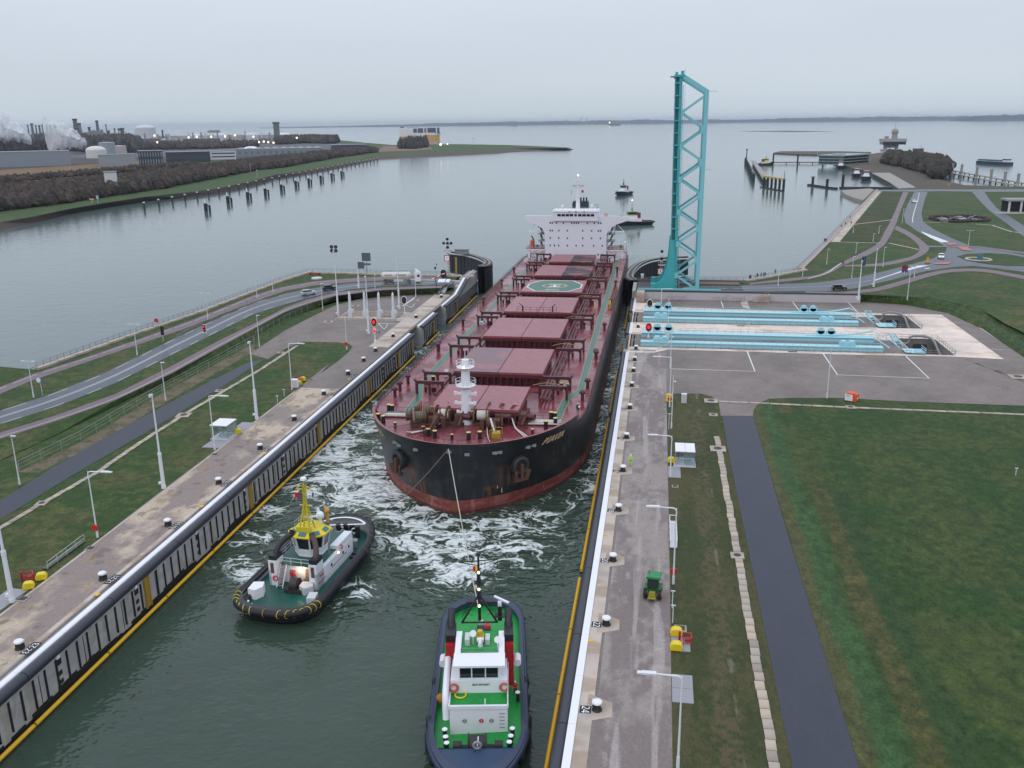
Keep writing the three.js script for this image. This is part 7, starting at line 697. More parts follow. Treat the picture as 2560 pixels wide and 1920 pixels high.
// ---------------------------------------------------------------- quay furniture
{
  const shelter = (label, x, z, w, d) => { const t = thing('glass_shelter', label, 'shelter', [x, 6, z]), gl = new THREE.MeshPhysicalMaterial({ color: 0xdfeaea, transmission: 0.9, roughness: 0.08, thickness: 0, ior: 1.45 }); for (const s of [-1, 1]) mesh('roof_panel', box(w / 2 - 0.04, 0.12, d + 0.4, s * w / 4, 2.62, 0), M.white, t); for (const [a, b] of [[-1, -1], [1, -1], [1, 1], [-1, 1]]) mesh('post', box(0.1, 2.6, 0.1, a * w / 2 * 0.96, 1.3, b * d / 2), M.steel, t); mesh('back_pane', box(w * 0.9, 1.9, 0.04, 0, 1.35, -d / 2), gl, t); mesh('side_pane', box(0.04, 1.9, d * 0.9, -w / 2 * 0.96, 1.35, 0), gl, t); mesh('side_pane', box(0.04, 1.9, d * 0.9, w / 2 * 0.96, 1.35, 0), gl, t); mesh('front_pane', box(w * 0.5, 1.9, 0.04, w * 0.2, 1.35, d / 2), gl, t); mesh('floor', box(w + 0.3, 0.08, d + 0.5, 0, 0.02, 0), M.offw, t); mesh('bench', box(w * 0.7, 0.08, 0.45, 0, 0.5, -d / 2 + 0.4), M.grey, t); mesh('orange_post', box(0.18, 1.6, 0.18, -w / 2 * 0.6, 0.9, -d / 2 + 0.2), mat(0.35, 0.12, 0.04, 0.6), t); };
  shelter('glass waiting shelter with white roof on the left quay', -76.3, -143.6, 3.3, 3.6); shelter('glass waiting shelter with white roof on the right quay', 5.5, -140.9, 3.2, 3.7);
  const pave = struct('paved_pad', [bx(2.85, 4.9, 5.9, 6.01, -76.4, -78.66), bx(2.85, 4.9, 5.9, 6.012, -78.72, -81), bx(2.85, 4.85, 5.9, 6.01, -85.3, -88), bx(2.85, 4.8, 5.9, 6.01, -134.2, -139), bx(-76.6, -73.9, 5.9, 6.02, -146.8, -151.5), bx(-77.6, -74.2, 5.9, 6.01, -137.6, -142), bx(-76.8, -74.3, 5.9, 6.01, -82.4, -87.6)], mat(0.30, 0.29, 0.31, 0.8, { map: null }));
  const chest = thing('equipment_chest', 'x', 'chest', [0, 0, 0]), cg = new THREE.ExtrudeGeometry(new THREE.Shape([[-0.7, 0.1], [0.7, 0.1], [0.75, 0.5], [0.6, 0.85], [0.35, 1.0], [-0.35, 1.0], [-0.6, 0.85], [-0.75, 0.5]].map((p) => new THREE.Vector2(...p))), { depth: 0.9, bevelEnabled: true, bevelSize: 0.08, bevelThickness: 0.08, bevelSegments: 2 }).translate(0, 0, -0.45); mesh('lid', cg, mat(0.72, 0.54, 0.015, 0.4), chest); for (const s of [-0.35, 0.35]) mesh('foot', box(0.25, 0.2, 0.9, s, 0.06, 0.05), M.dark, chest); chest.scale.setScalar(0.8);
  const ch = [[[3.41, -88.41], 'yellow rounded chest, upper one of two beside the red hose stand, right lawn'], [[3.36, -85.57], 'yellow rounded chest, lower one of two beside the red hose stand, right lawn'], [[-74.37, -90.23], 'yellow rounded chest, farther of two near the nearest left mast'], [[-74.43, -87.91], 'yellow rounded chest, nearer of two near the nearest left mast'], [[-74.58, -145.31], 'yellow rounded chest beside the left glass shelter'], [[-75.55, -177.05], 'yellow rounded chest next to the white cabinet on the left quay'], [[-75.88, -180.14], 'yellow rounded chest beyond the white cabinet on the left quay'], [[3.41, -140.81], 'yellow rounded chest beside the right glass shelter'], [[3.3, -174.48], 'yellow rounded chest, lower one at the corner of the right lawn'], [[3.27, -176.85], 'yellow rounded chest, upper one at the corner of the right lawn']];
  ch.forEach(([p, l], i) => { const r = p[0] < -20 ? 0.5 : 0; if (i) dup(chest, l, [p[0], 6, p[1]], r); else { chest.position.set(p[0], 6, p[1]); chest.userData.label = l; } });
  const stand = (label, [x, z], r = 0) => { const t = thing('hose_stand', label, 'hose stand', [x, 6, z], r); mesh('post', box(0.25, 1.3, 0.3, -0.75, 0.65, 0), mat(0.35, 0.01, 0.03, 0.5), t); mesh('frame', [...[[-0.35, -0.5], [0.5, -0.5], [0.5, 0.5], [-0.35, 0.5]].map(([a, b]) => cyl(0.05, 0.05, 0.9, a, 0, b, 5)), rod(V3(-0.35, 0.9, 0.5), V3(0.5, 0.9, 0.5), 0.05), rod(V3(-0.35, 0.9, -0.5), V3(0.5, 0.9, -0.5), 0.05), rod(V3(0.5, 0.9, -0.5), V3(0.5, 0.9, 0.5), 0.05), rod(V3(-0.35, 0.4, 0.5), V3(0.5, 0.4, 0.5), 0.04)], M.redp, t); mesh('reel', cyl(0.3, 0.3, 0.3, 0.1, 0.2, 0, 12), mat(0.3, 0.02, 0.03, 0.6), t); };
  stand('red hose stand between the two yellow chests on the right lawn', [4.47, -86.99]); stand('red hose stand between yellow chests near the nearest left mast', [-75.81, -89.84], 0.6); stand('red hose stand behind the yellow chests by the white cabinet', [-76.43, -179.5], 0.6);
  const cab = (label, [x, z], w, h, d) => { const t = thing('cabinet', label, 'cabinet', [x, 6, z]); mesh('body', box(w, h, d, 0, h / 2, 0), M.white, t); mesh('door', box(w * 0.42, h * 0.84, 0.05, -w * 0.23, h / 2, d / 2 + 0.01), M.offw, t); mesh('door', box(w * 0.42, h * 0.84, 0.05, w * 0.23, h / 2, d / 2 + 0.01), M.offw, t); mesh('roof', box(w + 0.1, 0.08, d + 0.1, 0, h + 0.03, 0), M.white, t); return t; };
  { const c = cab('white cabinet with a red extinguisher at its side on the left quay', [-75.67, -175.18], 1.3, 1.7, 0.9); mesh('extinguisher', cyl(0.2, 0.18, 0.7, -0.8, 0, 0.4, 10), M.redp, c); } cab('tall white cabinet standing on the right lawn near its top corner', [6.16, -174.05], 1.0, 1.8, 0.6);
  { const [x, z] = [39.07, -179.65], t = thing('storage_box', 'orange and white storage box at the top edge of the meadow', 'storage box', [x, 6, z], -0.5); mesh('white_front', box(1.5, 1.35, 1.5, -0.3, 0.75, 0.05), M.white, t); mesh('orange_cover', [box(1.55, 0.25, 1.6, -0.1, 1.5, 0), box(0.8, 1.45, 1.55, 0.75, 0.75, 0)], mat(0.75, 0.09, 0.02, 0.5), t); mesh('label_plate', box(0.02, 0.5, 0.4, 1.16, 0.6, 0.1), M.white, t); mesh('handle', box(0.5, 0.08, 0.06, -0.4, 1.05, 0.83), M.dark, t); }
  { const t = thing('gangway', 'aluminium gangway with open railings lying on the right lawn by a lamp', 'gangway', [3.35, 6, -113.4]); mesh('floor', box(0.9, 0.12, 8.2, 0, 0.15, 0), M.offw, t); for (const s of [-0.45, 0.45]) mesh('rail', [rod(V3(s, 1.1, -4), V3(s, 1.1, 4), 0.05), rod(V3(s, 0.6, -4), V3(s, 0.6, 4), 0.035), ...[-4, -2, 0, 2, 4].map((q) => cyl(0.045, 0.045, 1, s, 0.15, q, 5))], M.white, t); mesh('hoop', [rod(V3(-0.45, 1.1, -4), V3(0.45, 1.1, -4), 0.05), rod(V3(-0.45, 1.1, -1.5), V3(0.45, 1.1, -1.5), 0.05)], M.white, t); }
  { const t = thing('gangway', 'narrow steel handrail frame on the left lawn near the two yellow chests', 'gangway', [0, 6, 0]); railing([[-75.2, 0, -92.6], [-75.4, 0, -100.6]], 1.1, M.pole, t, 'rails', 2); mesh('floor', box(0.8, 0.1, 8, -75.7, 0.1, -96.6), mat(0.1, 0.11, 0.09, 0.8), t); }
  const post = (label, [x, z], h) => { const t = thing('marker_post', label, 'marker post', [x, 6, z]); mesh('post', cyl(0.06, 0.06, h, 0, 0, 0, 6), M.pole, t); mesh('plate', box(0.5, 0.12, 0.1, 0, h, 0), M.pole, t); }; post('small pale marker post on the left lawn, nearer of two', [-74.87, -163.99], 1.5); post('small pale marker post on the left lawn, farther of two', [-75.27, -168.36], 1.5); post('tiny white marker in the middle of the meadow at right', [56.48, -141.95], 1.2); post('thin post with small plate on the right lawn, above the yellow chests', [3.05, -90.81], 2.2); post('thin post with small plate on the right lawn, beside the tractor', [3.04, -94.04], 2.2); post('thin post with small plate at the lawn edge beyond the right shelter', [3.07, -157.26], 3.0); post('thin dark post on the apron strip between the gates', [24.38, -240.13], 2.4);
}
// ---------------------------------------------------------------- fences
{
  const fence = (label, pts, y, h, step, m, cap = 290) => { const t = thing('fence', label, 'fence'), L = []; along(pts, step, (x, z) => L.push([x, yOf(y, z), z])); L.push([pts[pts.length - 1][0], yOf(y, pts[pts.length - 1][1]), pts[pts.length - 1][1]]); const gs = []; for (const q of [0.35, 0.7, 1]) for (let i = 0; i < L.length - 1; i++) gs.push(rod(V3(L[i][0], L[i][1] + h * q, L[i][2]), V3(L[i + 1][0], L[i + 1][1] + h * q, L[i + 1][2]), q === 1 ? 0.04 : 0.025, 4)); mesh('rails', gs, m, t); const pg = cyl(0.05, 0.05, h, 0, 0, 0, 5); L.slice(0, cap).forEach(([x, yy, z]) => { const o = mesh('post', pg, m, t); o.position.set(x, yy, z); }); return t; };
  const fm = mat(0.13, 0.14, 0.15, 0.6); fence('long grey railing on the left sea wall above the cycle path', LS.sea.slice(2), (z) => UP(z) + 0.4, 1.25, 2.2, fm); fence('grey railing on the right sea wall corner beside the group of people', RS.sea.slice(0, 4), RL + 0.4, 1.2, 2.5, fm); fence('low grey railing on the right sea wall running to the far harbour', RS.sea.slice(3), RL + 0.4, 1.0, 6, mat(0.22, 0.18, 0.17, 0.7));
  fence('thin wire mesh fence between cycle path and service road on the left bank', [[-101.73, -122.68], [-100.73, -137.57], [-102.1, -164.77], [-101.8, -187.34], [-102.13, -213.07]], 6, 1.9, 5, mat(0.30, 0.30, 0.29, 0.7)); fence('thin wire mesh fence at the top edge of the left yard', [[-103.67, -217.31], [-104.09, -241.72], [-102.92, -262.82], [-101.85, -273.47]], 6, 1.9, 4, mat(0.25, 0.26, 0.25, 0.7)); fence('curved thin mesh fence round the right yard below the green bank', [[61.55, -285.39], [74.06, -280.19], [82.6, -269.01], [85.48, -248.78], [85.11, -219.56], [83.32, -196.25]], 7, 2.0, 4, mat(0.14, 0.17, 0.15, 0.7)); fence('low black railing on the rising coping near the left bridgehead', [[-65.8, -300], [-65.8, -316]], 8.9, 1.1, 2, M.dark); fence('white guard rail beside the left road behind the truck', [[-85.99, -299.79], [-75.58, -302.68]], 8.5, 0.9, 3, M.offw);
  fence('pale crash barrier along the upper left road', [[-121.79, -209.91], [-123.31, -227.13], [-122.95, -236.05], [-123.36, -260.17]], (z) => UP(z), 0.8, 5, M.steel); fence('dark railing on the left yard side of the road bridgehead', [[-74.39, -296.12], [-71.06, -284.09]], 8.4, 1.1, 2, M.dark);
  const ss = thing('abutment', 'pale concrete abutment with sloping wing walls and dark door at the left bridgehead', 'abutment'); { const q = [[-72.22, -284.52], [-71.61, -285.2], [-69.89, -285.37], [-68.46, -285.93]], m = mat(0.52, 0.50, 0.48, 0.75); mesh('wall', [bx(-80, -66, 5.9, 8.5, -296.6, -297.4)], m, ss); for (const [x, z] of [[q[0][0], q[0][1]], [q[2][0] - 1.2, q[2][1]], [-69.5, -286]]) mesh('wing_wall', beam(V3(x, 6.2, z), V3(x - 0.4, 8.6, -296.8), 1.3, 0.7), M.white, ss); mesh('door', bx(-73.6, -71.9, 6, 8.0, -296.2, -296.62), M.dark, ss); mesh('slope', strip([[-80, 6.05, -287], [-74.6, 6.05, -287]], [[-80, 8.4, -296.6], [-74.6, 8.4, -296.6]]), m, ss); }
}
// ---------------------------------------------------------------- vehicles
{
  const car = (label, [x, z], y, ry, col, o = {}) => { const t = thing('car', label, 'car', [x, y, z], ry), body = mat(...col, 0.3, { clearcoat: 0.6, clearcoatRoughness: 0.15 }), pr = (pts, w, bev) => new THREE.ExtrudeGeometry(new THREE.Shape(pts.map((p) => new THREE.Vector2(...p))), { depth: w - 2 * bev, bevelEnabled: true, bevelSize: bev, bevelThickness: bev, bevelSegments: 2 }).translate(0, 0, -w / 2 + bev).rotateY(-Math.PI / 2);
    const tall = o.tall ?? 0, base = [[-2.15, 0.35], [2.1, 0.35], [2.15, 0.7], [1.95, 0.86], [1.0, 0.98], [-2.05, 1.0 + tall * 0.1], [-2.2, 0.8]], cabn = o.wagon ? [[-2.0, 0.98], [0.95, 0.96], [0.35, 1.42 + tall], [-1.75, 1.45 + tall]] : [[-1.7, 0.98], [0.95, 0.96], [0.25, 1.4 + tall], [-1.0, 1.4 + tall]];
    mesh('body', [pr(base, 1.78, 0.08)], body, t); mesh('glasshouse', pr(cabn, 1.56, 0.06), M.glass, t); mesh('roof', [pr(cabn.slice(2).concat([[cabn[3][0] - 0.05, cabn[3][1] - 0.12], [cabn[2][0] + 0.12, cabn[2][1] - 0.12]]), 1.5, 0.05).translate(0, 0.05, 0)], body, t); for (const [a, b] of [[-0.8, 1.35], [0.8, 1.35], [-0.8, -1.35], [0.8, -1.35]]) { const w = mesh('wheel', cyl(0.33, 0.33, 0.22, 0, -0.11, 0, 16).rotateZ(Math.PI / 2).translate(a, 0.33, b), M.rubber, t); mesh('rim', cyl(0.2, 0.2, 0.24, 0, -0.12, 0, 12).rotateZ(Math.PI / 2).translate(a, 0.33, b), M.steel, w); } for (const s of [-0.62, 0.62]) { mesh('headlight', box(0.38, 0.16, 0.08, s, 0.72, 2.16), o.on ? M.lamp : M.offw, t); mesh('tail_light', box(0.34, 0.18, 0.06, s, 0.82, -2.2), o.tail ? M.redlamp : mat(0.3, 0.01, 0.01, 0.4), t); } return t; };
  const silver = [0.42, 0.44, 0.47], darkc = [0.012, 0.013, 0.018], wh = [0.72, 0.72, 0.74]; let p;
  p = [-108.81, -268.36]; car('silver estate car driving on the left road', p, UP(p[1]) + 0.05, 2.27, silver, { wagon: 1, tall: 0.05 }).scale.setScalar(1.05); p = [-105.01, -276.87]; car('black car with lit tail lamp on the left road ahead of the silver one', p, UP(p[1]) + 0.05, 2.25, darkc, { tail: 1, wagon: 1, tall: 0.1 }).scale.setScalar(1.05);
  car('black car on the right road above the yard', [56.45, -291.17], RL + 0.06, 1.72, darkc, { wagon: 1, tall: 0.15 }); car('white car with headlights on at the roundabout entry', [106.47, -363.24], RL + 0.06, -0.25, wh, { on: 1, tall: 0.1 }).scale.setScalar(1.1); car('white car with bright headlights coming down the far right road', [158.27, -608.4], RL + 0.06, -0.1, wh, { on: 1 }).scale.setScalar(1.3);
  const pk = (n, z0, z1, cols, px0) => {}; const ringAt = (px, label) => { const t = thing('parking_bay', label, 'parking bay', [px[0], RL, px[1]]); mesh('floor', cyl(8.5, 8.5, 0.1, 0, 0, 0, 28).scale(1, 1, 1.5), mat(0.11, 0.09, 0.08, 0.8), t); mesh('hedge', Array.from({ length: 26 }, (_, i) => { const a = i * Math.PI * 2 / 26; return a > 2.0 && a < 2.6 ? null : new THREE.IcosahedronGeometry(1.2, 1).scale(1, 0.7 + 0.2 * hsh(i, 1, 2), 1.2).translate(Math.cos(a) * 8.8, 0.5, Math.sin(a) * 13); }).filter(Boolean), mat(0.05, 0.035, 0.028, 0.95), t); };
  const pa = [150, -504.9], pb = [159.92, -507.4]; ringAt(pa, 'round parking bay edged by a dark hedge, left of two on the lawn'); ringAt(pb, 'round parking bay edged by a dark hedge, right of two on the lawn'); const offs = [[-4.5, 3, 'nearer left'], [0, 6, 'nearer middle'], [4, -2, 'far right']]; offs.forEach(([a, b, w], i) => { car(`${['silver', 'black', 'grey'][i]} parked car at the ${w} of the left round bay`, [pa[0] + a, pa[1] + b], RL + 0.12, 1.2 + i * 0.3, [silver, darkc, [0.16, 0.17, 0.18]][i]); car(`${['white', 'pale silver', 'dark grey'][i]} parked car at the ${w} of the right round bay`, [pb[0] + a, pb[1] + b], RL + 0.12, 1.4 + i * 0.25, [wh, silver, [0.05, 0.05, 0.06]][i], { wagon: i < 2, tall: 0.2 }); });
  // tanker lorry
  { const p0 = [-84.9, -291.9], t = thing('tanker_lorry', 'white tanker lorry with green lettering heading for the left bridgehead', 'lorry', [p0[0], UP(-292) + 0.05, p0[1]], 0.16); const tank = mat(0.62, 0.58, 0.54, 0.4); mesh('tank', [new THREE.CapsuleGeometry(1.2, 7.8, 6, 18).rotateZ(Math.PI / 2).scale(1, 1.05, 1.02).translate(-1.9, 2.45, 0)], tank, t); mesh('lower_band', bx(-6.6, 2.8, 1.35, 1.55, -1.1, 1.1), mat(0.45, 0.35, 0.26, 0.5), t); const d = mesh('lettering', decal(null, 4.6, 0.8), cut(text('PLOSPAN', 4.6, 0.8, '#1d8a4a', null, { px: 256, fs: 0.95 })), t); d.position.set(-0.2, 2.75, 1.26); const d2 = mesh('lettering', decal(null, 3.4, 0.6), cut(text('SUPERIEUR', 3.4, 0.6, '#7a3a3c', null, { px: 256 })), t); d2.position.set(-4.4, 2.75, 1.26); mesh('cab', [new THREE.ExtrudeGeometry(new THREE.Shape([[0, 0.5], [1.9, 0.5], [1.95, 1.8], [1.7, 3.3], [0.4, 3.5], [0, 3.5]].map((q) => new THREE.Vector2(...q))), { depth: 2.2, bevelEnabled: true, bevelSize: 0.06, bevelThickness: 0.06, bevelSegments: 2 }).translate(4.5, 0, -1.1)], M.white, t); mesh('windscreen', beam(V3(6.44, 1.9, 0), V3(6.22, 3.1, 0), 2.0, 0.06), M.glass, t); mesh('side_window', bx(5.3, 6.1, 2.0, 2.8, -1.18, 1.18), M.glass, t); mesh('air_deflector', new THREE.ExtrudeGeometry(new THREE.Shape([[0, 0], [1.4, 0], [0, 1.0]].map((q) => new THREE.Vector2(...q))), { depth: 1.9, bevelEnabled: false }).translate(4.6, 3.55, -0.95), M.white, t); mesh('chassis', [bx(-6.5, 6.2, 0.7, 1.0, -0.5, 0.5), bx(-2.8, 0.6, 0.5, 1.3, 0.5, 1.1)], M.offw, t); for (const x of [-5.6, -4.4, -3.2, 2.4, 5.5]) for (const s of [-1, 1]) { const w = mesh('wheel', cyl(0.5, 0.5, 0.35, 0, -0.17, 0, 16).rotateX(Math.PI / 2).translate(x, 0.5, s * 0.95), M.rubber, t); mesh('rim', cyl(0.28, 0.28, 0.38, 0, -0.19, 0, 12).rotateX(Math.PI / 2).translate(x, 0.5, s * 0.95), M.steel, w); } mesh('mudguard', [bx(-6.3, -5.0, 1.05, 1.15, 0.7, 1.2)], M.dark, t); mesh('top_rail', [rod(V3(-6, 3.75, 0.3), V3(2.2, 3.75, 0.3), 0.04), rod(V3(-6, 3.75, -0.3), V3(2.2, 3.75, -0.3), 0.04)], M.steel, t); }
  // tractor
  { const t = thing('tractor', 'small green tractor with yellow wheels driving away on the right quay', 'tractor', [0.85, 6, -96.6], Math.PI - 0.12), gr = mat(0.008, 0.13, 0.035, 0.35); mesh('bonnet', [box(0.85, 0.65, 1.6, 0, 1.15, 1.2), box(0.7, 0.3, 1.4, 0, 0.7, 1.2)], gr, t); const cb = mesh('cab', [...[[-0.68, -0.7], [0.68, -0.7], [0.62, 0.55], [-0.62, 0.55]].map(([a, b]) => rod(V3(a, 1.1, b), V3(a * 0.92, 2.55, b * 0.9), 0.06, 6)), box(1.4, 0.5, 1.2, 0, 1.0, -0.1)], gr, t); mesh('roof', new THREE.ExtrudeGeometry(new THREE.Shape([[-0.75, -0.8], [0.75, -0.8], [0.75, 0.7], [-0.75, 0.7]].map((q) => new THREE.Vector2(...q))), { depth: 0.18, bevelEnabled: true, bevelSize: 0.08, bevelThickness: 0.08, bevelSegments: 3 }).rotateX(-Math.PI / 2).translate(0, 2.55, 0), mat(0.01, 0.20, 0.065, 0.35), t); mesh('pane', [box(1.2, 1.1, 0.04, 0, 1.85, -0.68), box(0.04, 1.1, 1.1, -0.64, 1.85, -0.08), box(0.04, 1.1, 1.1, 0.64, 1.85, -0.08), box(1.1, 1.1, 0.04, 0, 1.85, 0.52)], mat(0.02, 0.035, 0.035, 0.1), cb); const wl = (x, z, r, w) => { const o = mesh('wheel', cyl(r, r, w, 0, -w / 2, 0, 20).rotateZ(Math.PI / 2).translate(x, r, z), M.rubber, t); mesh('rim', [cyl(r * 0.55, r * 0.55, w + 0.06, 0, -w / 2 - 0.03, 0, 14).rotateZ(Math.PI / 2).translate(x, r, z)], mat(0.65, 0.48, 0.02, 0.45), o); }; wl(-0.82, -0.55, 0.72, 0.45); wl(0.82, -0.55, 0.72, 0.45); wl(-0.72, 1.45, 0.45, 0.32); wl(0.72, 1.45, 0.45, 0.32); mesh('hitch', [box(0.7, 0.5, 0.5, 0, 0.85, -1.15), box(0.9, 0.12, 0.4, 0, 0.5, -1.5), rod(V3(-0.3, 0.9, -1), V3(-0.45, 0.3, -1.6), 0.05), rod(V3(0.3, 0.9, -1), V3(0.45, 0.3, -1.6), 0.05)], mat(0.32, 0.28, 0.03, 0.5), t); mesh('mudguard', [box(0.42, 0.12, 1.3, -0.8, 1.5, -0.5), box(0.42, 0.12, 1.3, 0.8, 1.5, -0.5)], gr, t); mesh('seat', [box(0.5, 0.6, 0.15, 0, 1.5, -0.4)], mat(0.5, 0.36, 0.03, 0.6), t); mesh('mirror', [box(0.16, 0.26, 0.06, -0.95, 2.2, 0.5), box(0.16, 0.26, 0.06, 0.95, 2.2, 0.5)], M.white, t); mesh('beacon', [cyl(0.08, 0.08, 0.22, 0.6, 2.8, 0.4, 8)], M.redp, t); }
}


// ---------------------------------------------------------------- people: one skin over joints, colours by height and limb
const { MarchingCubes } = await import('three/addons/objects/MarchingCubes.js');
function bodyGeo(J, colors, res = 52) {
  // J: bones [ax, ay, az, bx, by, bz, ra, rb, colour index]
  const mc = new MarchingCubes(res, new THREE.MeshBasicMaterial(), false, false, 60000), lo = -1.05, S = 2.1, half = S / 2, cy = 0.9; mc.isolation = 0;
  const dist = (x, y, z, b) => { const [ax, ay, az, bx_, by, bz, ra, rb] = b, ux = bx_ - ax, uy = by - ay, uz = bz - az, l = ux * ux + uy * uy + uz * uz, t = l ? Math.min(1, Math.max(0, ((x - ax) * ux + (y - ay) * uy + (z - az) * uz) / l)) : 0; return Math.hypot(x - ax - ux * t, y - ay - uy * t, z - az - uz * t) - (ra + (rb - ra) * t); };
  const field = (x, y, z) => { let s = 0; for (const b of J) s += Math.exp(-dist(x, y, z, b) * 42); return Math.log(s) / 42; };
  for (let k = 0; k < res; k++) for (let j = 0; j < res; j++) for (let i = 0; i < res; i++) mc.field[k * res * res + j * res + i] = Math.max(-1, Math.min(1, field((i / (res / 2) - 1) * half, (j / (res / 2) - 1) * half + cy, (k / (res / 2) - 1) * half)));
  mc.update(); const n = mc.count, pos = new Float32Array(n * 3), nor = new Float32Array(mc.normalArray.subarray(0, n * 3)), col = new Float32Array(n * 3);
  for (let i = 0; i < n; i++) { const x = mc.positionArray[3 * i] * half, y = mc.positionArray[3 * i + 1] * half + cy, z = mc.positionArray[3 * i + 2] * half; pos.set([x, y, z], 3 * i); let best = 1e9, c = 0; for (const b of J) { const d = dist(x, y, z, b); if (d < best) { best = d; c = b[8]; } } col.set(colors[c], 3 * i); }
  const g = new THREE.BufferGeometry(); g.setAttribute('position', new THREE.BufferAttribute(pos, 3)); g.setAttribute('normal', new THREE.BufferAttribute(nor, 3)); g.setAttribute('color', new THREE.BufferAttribute(col, 3)); return g;
}
{
  // colour slots: 0 skin, 1 jacket, 2 trousers, 3 shoes, 4 hair or hat, 5 band
  const pose = (step, arm) => { const f = step * 0.28, J = [[0, 1.62, 0.01, 0, 1.66, 0.02, 0.095, 0.09, 0], [0, 1.69, -0.01, 0, 1.72, -0.015, 0.10, 0.095, 4], [0, 1.42, 0, 0, 1.55, 0, 0.065, 0.06, 0], [0, 1.4, 0, 0, 1.05, 0, 0.15, 0.135, 1], [-0.17, 1.4, 0, 0.17, 1.4, 0, 0.085, 0.085, 1], [-0.05, 1.0, 0, 0.05, 1.0, 0, 0.15, 0.15, 1]];
    for (const s of [-1, 1]) { const q = s * f; J.push([s * 0.1, 0.93, 0, s * 0.11, 0.5, q * 0.6 + 0.03, 0.095, 0.07, 2], [s * 0.11, 0.5, q * 0.6 + 0.03, s * 0.11, 0.1, q - (q < 0 ? 0.1 : 0), 0.068, 0.048, 2], [s * 0.11, 0.06, q - (q < 0 ? 0.1 : 0) - 0.03, s * 0.12, 0.05, q - (q < 0 ? 0.1 : 0) + 0.15, 0.05, 0.04, 3]); const a = arm === 'hips' ? [[s * 0.36, 1.16, -0.05], [s * 0.2, 1.0, 0.1]] : arm === 'up' ? [[s * 0.26, 1.18, 0.1], [s * 0.18, 1.28, 0.3]] : [[s * 0.25, 1.14, -q * 0.5], [s * 0.25, 0.9, -q * 0.9 + 0.06]]; J.push([s * 0.2, 1.4, 0, ...a[0], 0.06, 0.052, 1], [...a[0], ...a[1], 0.05, 0.038, 1]); const h = a[1]; for (let k = 0; k < 4; k++) J.push([h[0], h[1], h[2], h[0] + (k - 1.5) * 0.018, h[1] - (arm ? 0.02 : 0.13), h[2] + (arm ? 0.1 : 0.02), 0.022, 0.012, 0]); J.push([h[0], h[1], h[2], h[0] - s * 0.05, h[1] - 0.05, h[2] + 0.04, 0.018, 0.012, 0]); }
    return J; };
  const skin = [0.42, 0.25, 0.18], hi = [0.42, 0.75, 0.03], mats = new THREE.MeshStandardMaterial({ vertexColors: true, roughness: 0.75 }), cache = {};
  const person = (label, [x, y, z], ry, key, step, arm, jacket, trous, hat, group) => { const t = thing('person', label, 'person', [x, y, z], ry, group), k = [step, arm, jacket, trous, hat].join(); const g = cache[k] ??= bodyGeo(pose(step, arm), [skin, jacket, trous, [0.03, 0.03, 0.03], hat]); const o = new THREE.Mesh(g, mats); o.name = 'body'; o.castShadow = o.receiveShadow = true; t.add(o); return t; };
  const dk = [0.02, 0.022, 0.03], wht = [0.75, 0.75, 0.75], navy = [0.03, 0.035, 0.06], rd = [0.5, 0.03, 0.03];
  { const t = person('worker in yellow-green high-visibility suit and white helmet standing on the right quay', [-3.2, 6, -138.4], Math.PI, 'w', 0.3, 'hips', hi, [0.36, 0.62, 0.05], wht); t.scale.setScalar(1.05); mesh('reflective_band', [cyl(0.155, 0.155, 0.06, 0, 1.1, 0, 14), cyl(0.1, 0.1, 0.06, -0.11, 0.45, 0.02, 10), cyl(0.1, 0.1, 0.06, 0.11, 0.45, 0.02, 10)], M.offw, t); mesh('hip_band', cyl(0.17, 0.16, 0.16, 0, 0.88, 0, 14), M.dark, t); mesh('helmet', [sph(0.135, 0, 1.74, 0, 14, 8), cyl(0.17, 0.17, 0.02, 0, 1.71, 0.02, 14)], M.white, t); }
  const sp = (u, y, s) => { const v = shipAt(u, y, s); return [v.x, v.y, v.z]; };
  { const t = person('sailor in dark clothes and white helmet standing at the port rail of the ship bow', sp(17.6, 11, 23.6), 0.3, 's', 0.2, 0, dk, dk, wht); mesh('white_bag', sph(0.2, 0.22, 1.15, 0.1, 10, 8), M.white, t); }
  person('crew member in yellow-green vest on the bridge wing, inner one', sp(15.6, 25.05, 209.6), 0, 'c', 0.1, 0, hi, dk, hi); person('crew member in dark jacket on the bridge wing between two yellow vests', sp(16.8, 25.05, 209.6), 0, 'c', 0.1, 0, navy, dk, dk); person('crew member in yellow-green vest at the outer end of the bridge wing', sp(18.1, 25.05, 209.6), 0, 'c', 0.1, 0, hi, dk, hi); person('crew member in red jacket and white helmet on the blue tug beside the wheelhouse', (() => { const v = tugO.localToWorld(V3(3.75, 1.75, 3.1)); return [v.x, v.y, v.z]; })(), 0.4, 'c', 0.1, 'up', rd, navy, wht);
  const g = [[215, 1106, 'walker in dark coat left of the group at the right sea wall', dk], [223, 1104, 'walker in grey coat second in the group at the right sea wall', [0.06, 0.06, 0.07]], [257, 1094, 'person in white top beside a pram at the right sea wall', wht], [270, 1092, 'person in dark green coat right of the pram at the sea wall', [0.02, 0.06, 0.04]], [298, 1089, 'person in green jacket in the middle of the sea wall group', [0.03, 0.12, 0.06]], [315, 1086, 'person in dark red coat in the sea wall group', [0.09, 0.03, 0.04]], [326, 1085, 'person in black coat at the right end of the sea wall group', dk], [400, 1063, 'lone person in pink coat at the sea wall railing', [0.3, 0.1, 0.13]]];
  const D = (x, y) => [[[30.67, -307.21], [31.08, -307.79], [32.88, -310.72], [33.52, -311.33], [34.88, -312.3], [35.75, -313.22], [36.28, -313.55], [40.4, -320.26]]][0]; const dp = D(); g.forEach(([, , l, c], i) => person(l, [dp[i][0], RL + 0.05, dp[i][1] + 0.3], i * 0.9, 'g', 0.4, 0, c, dk, [0.05, 0.03, 0.02]));
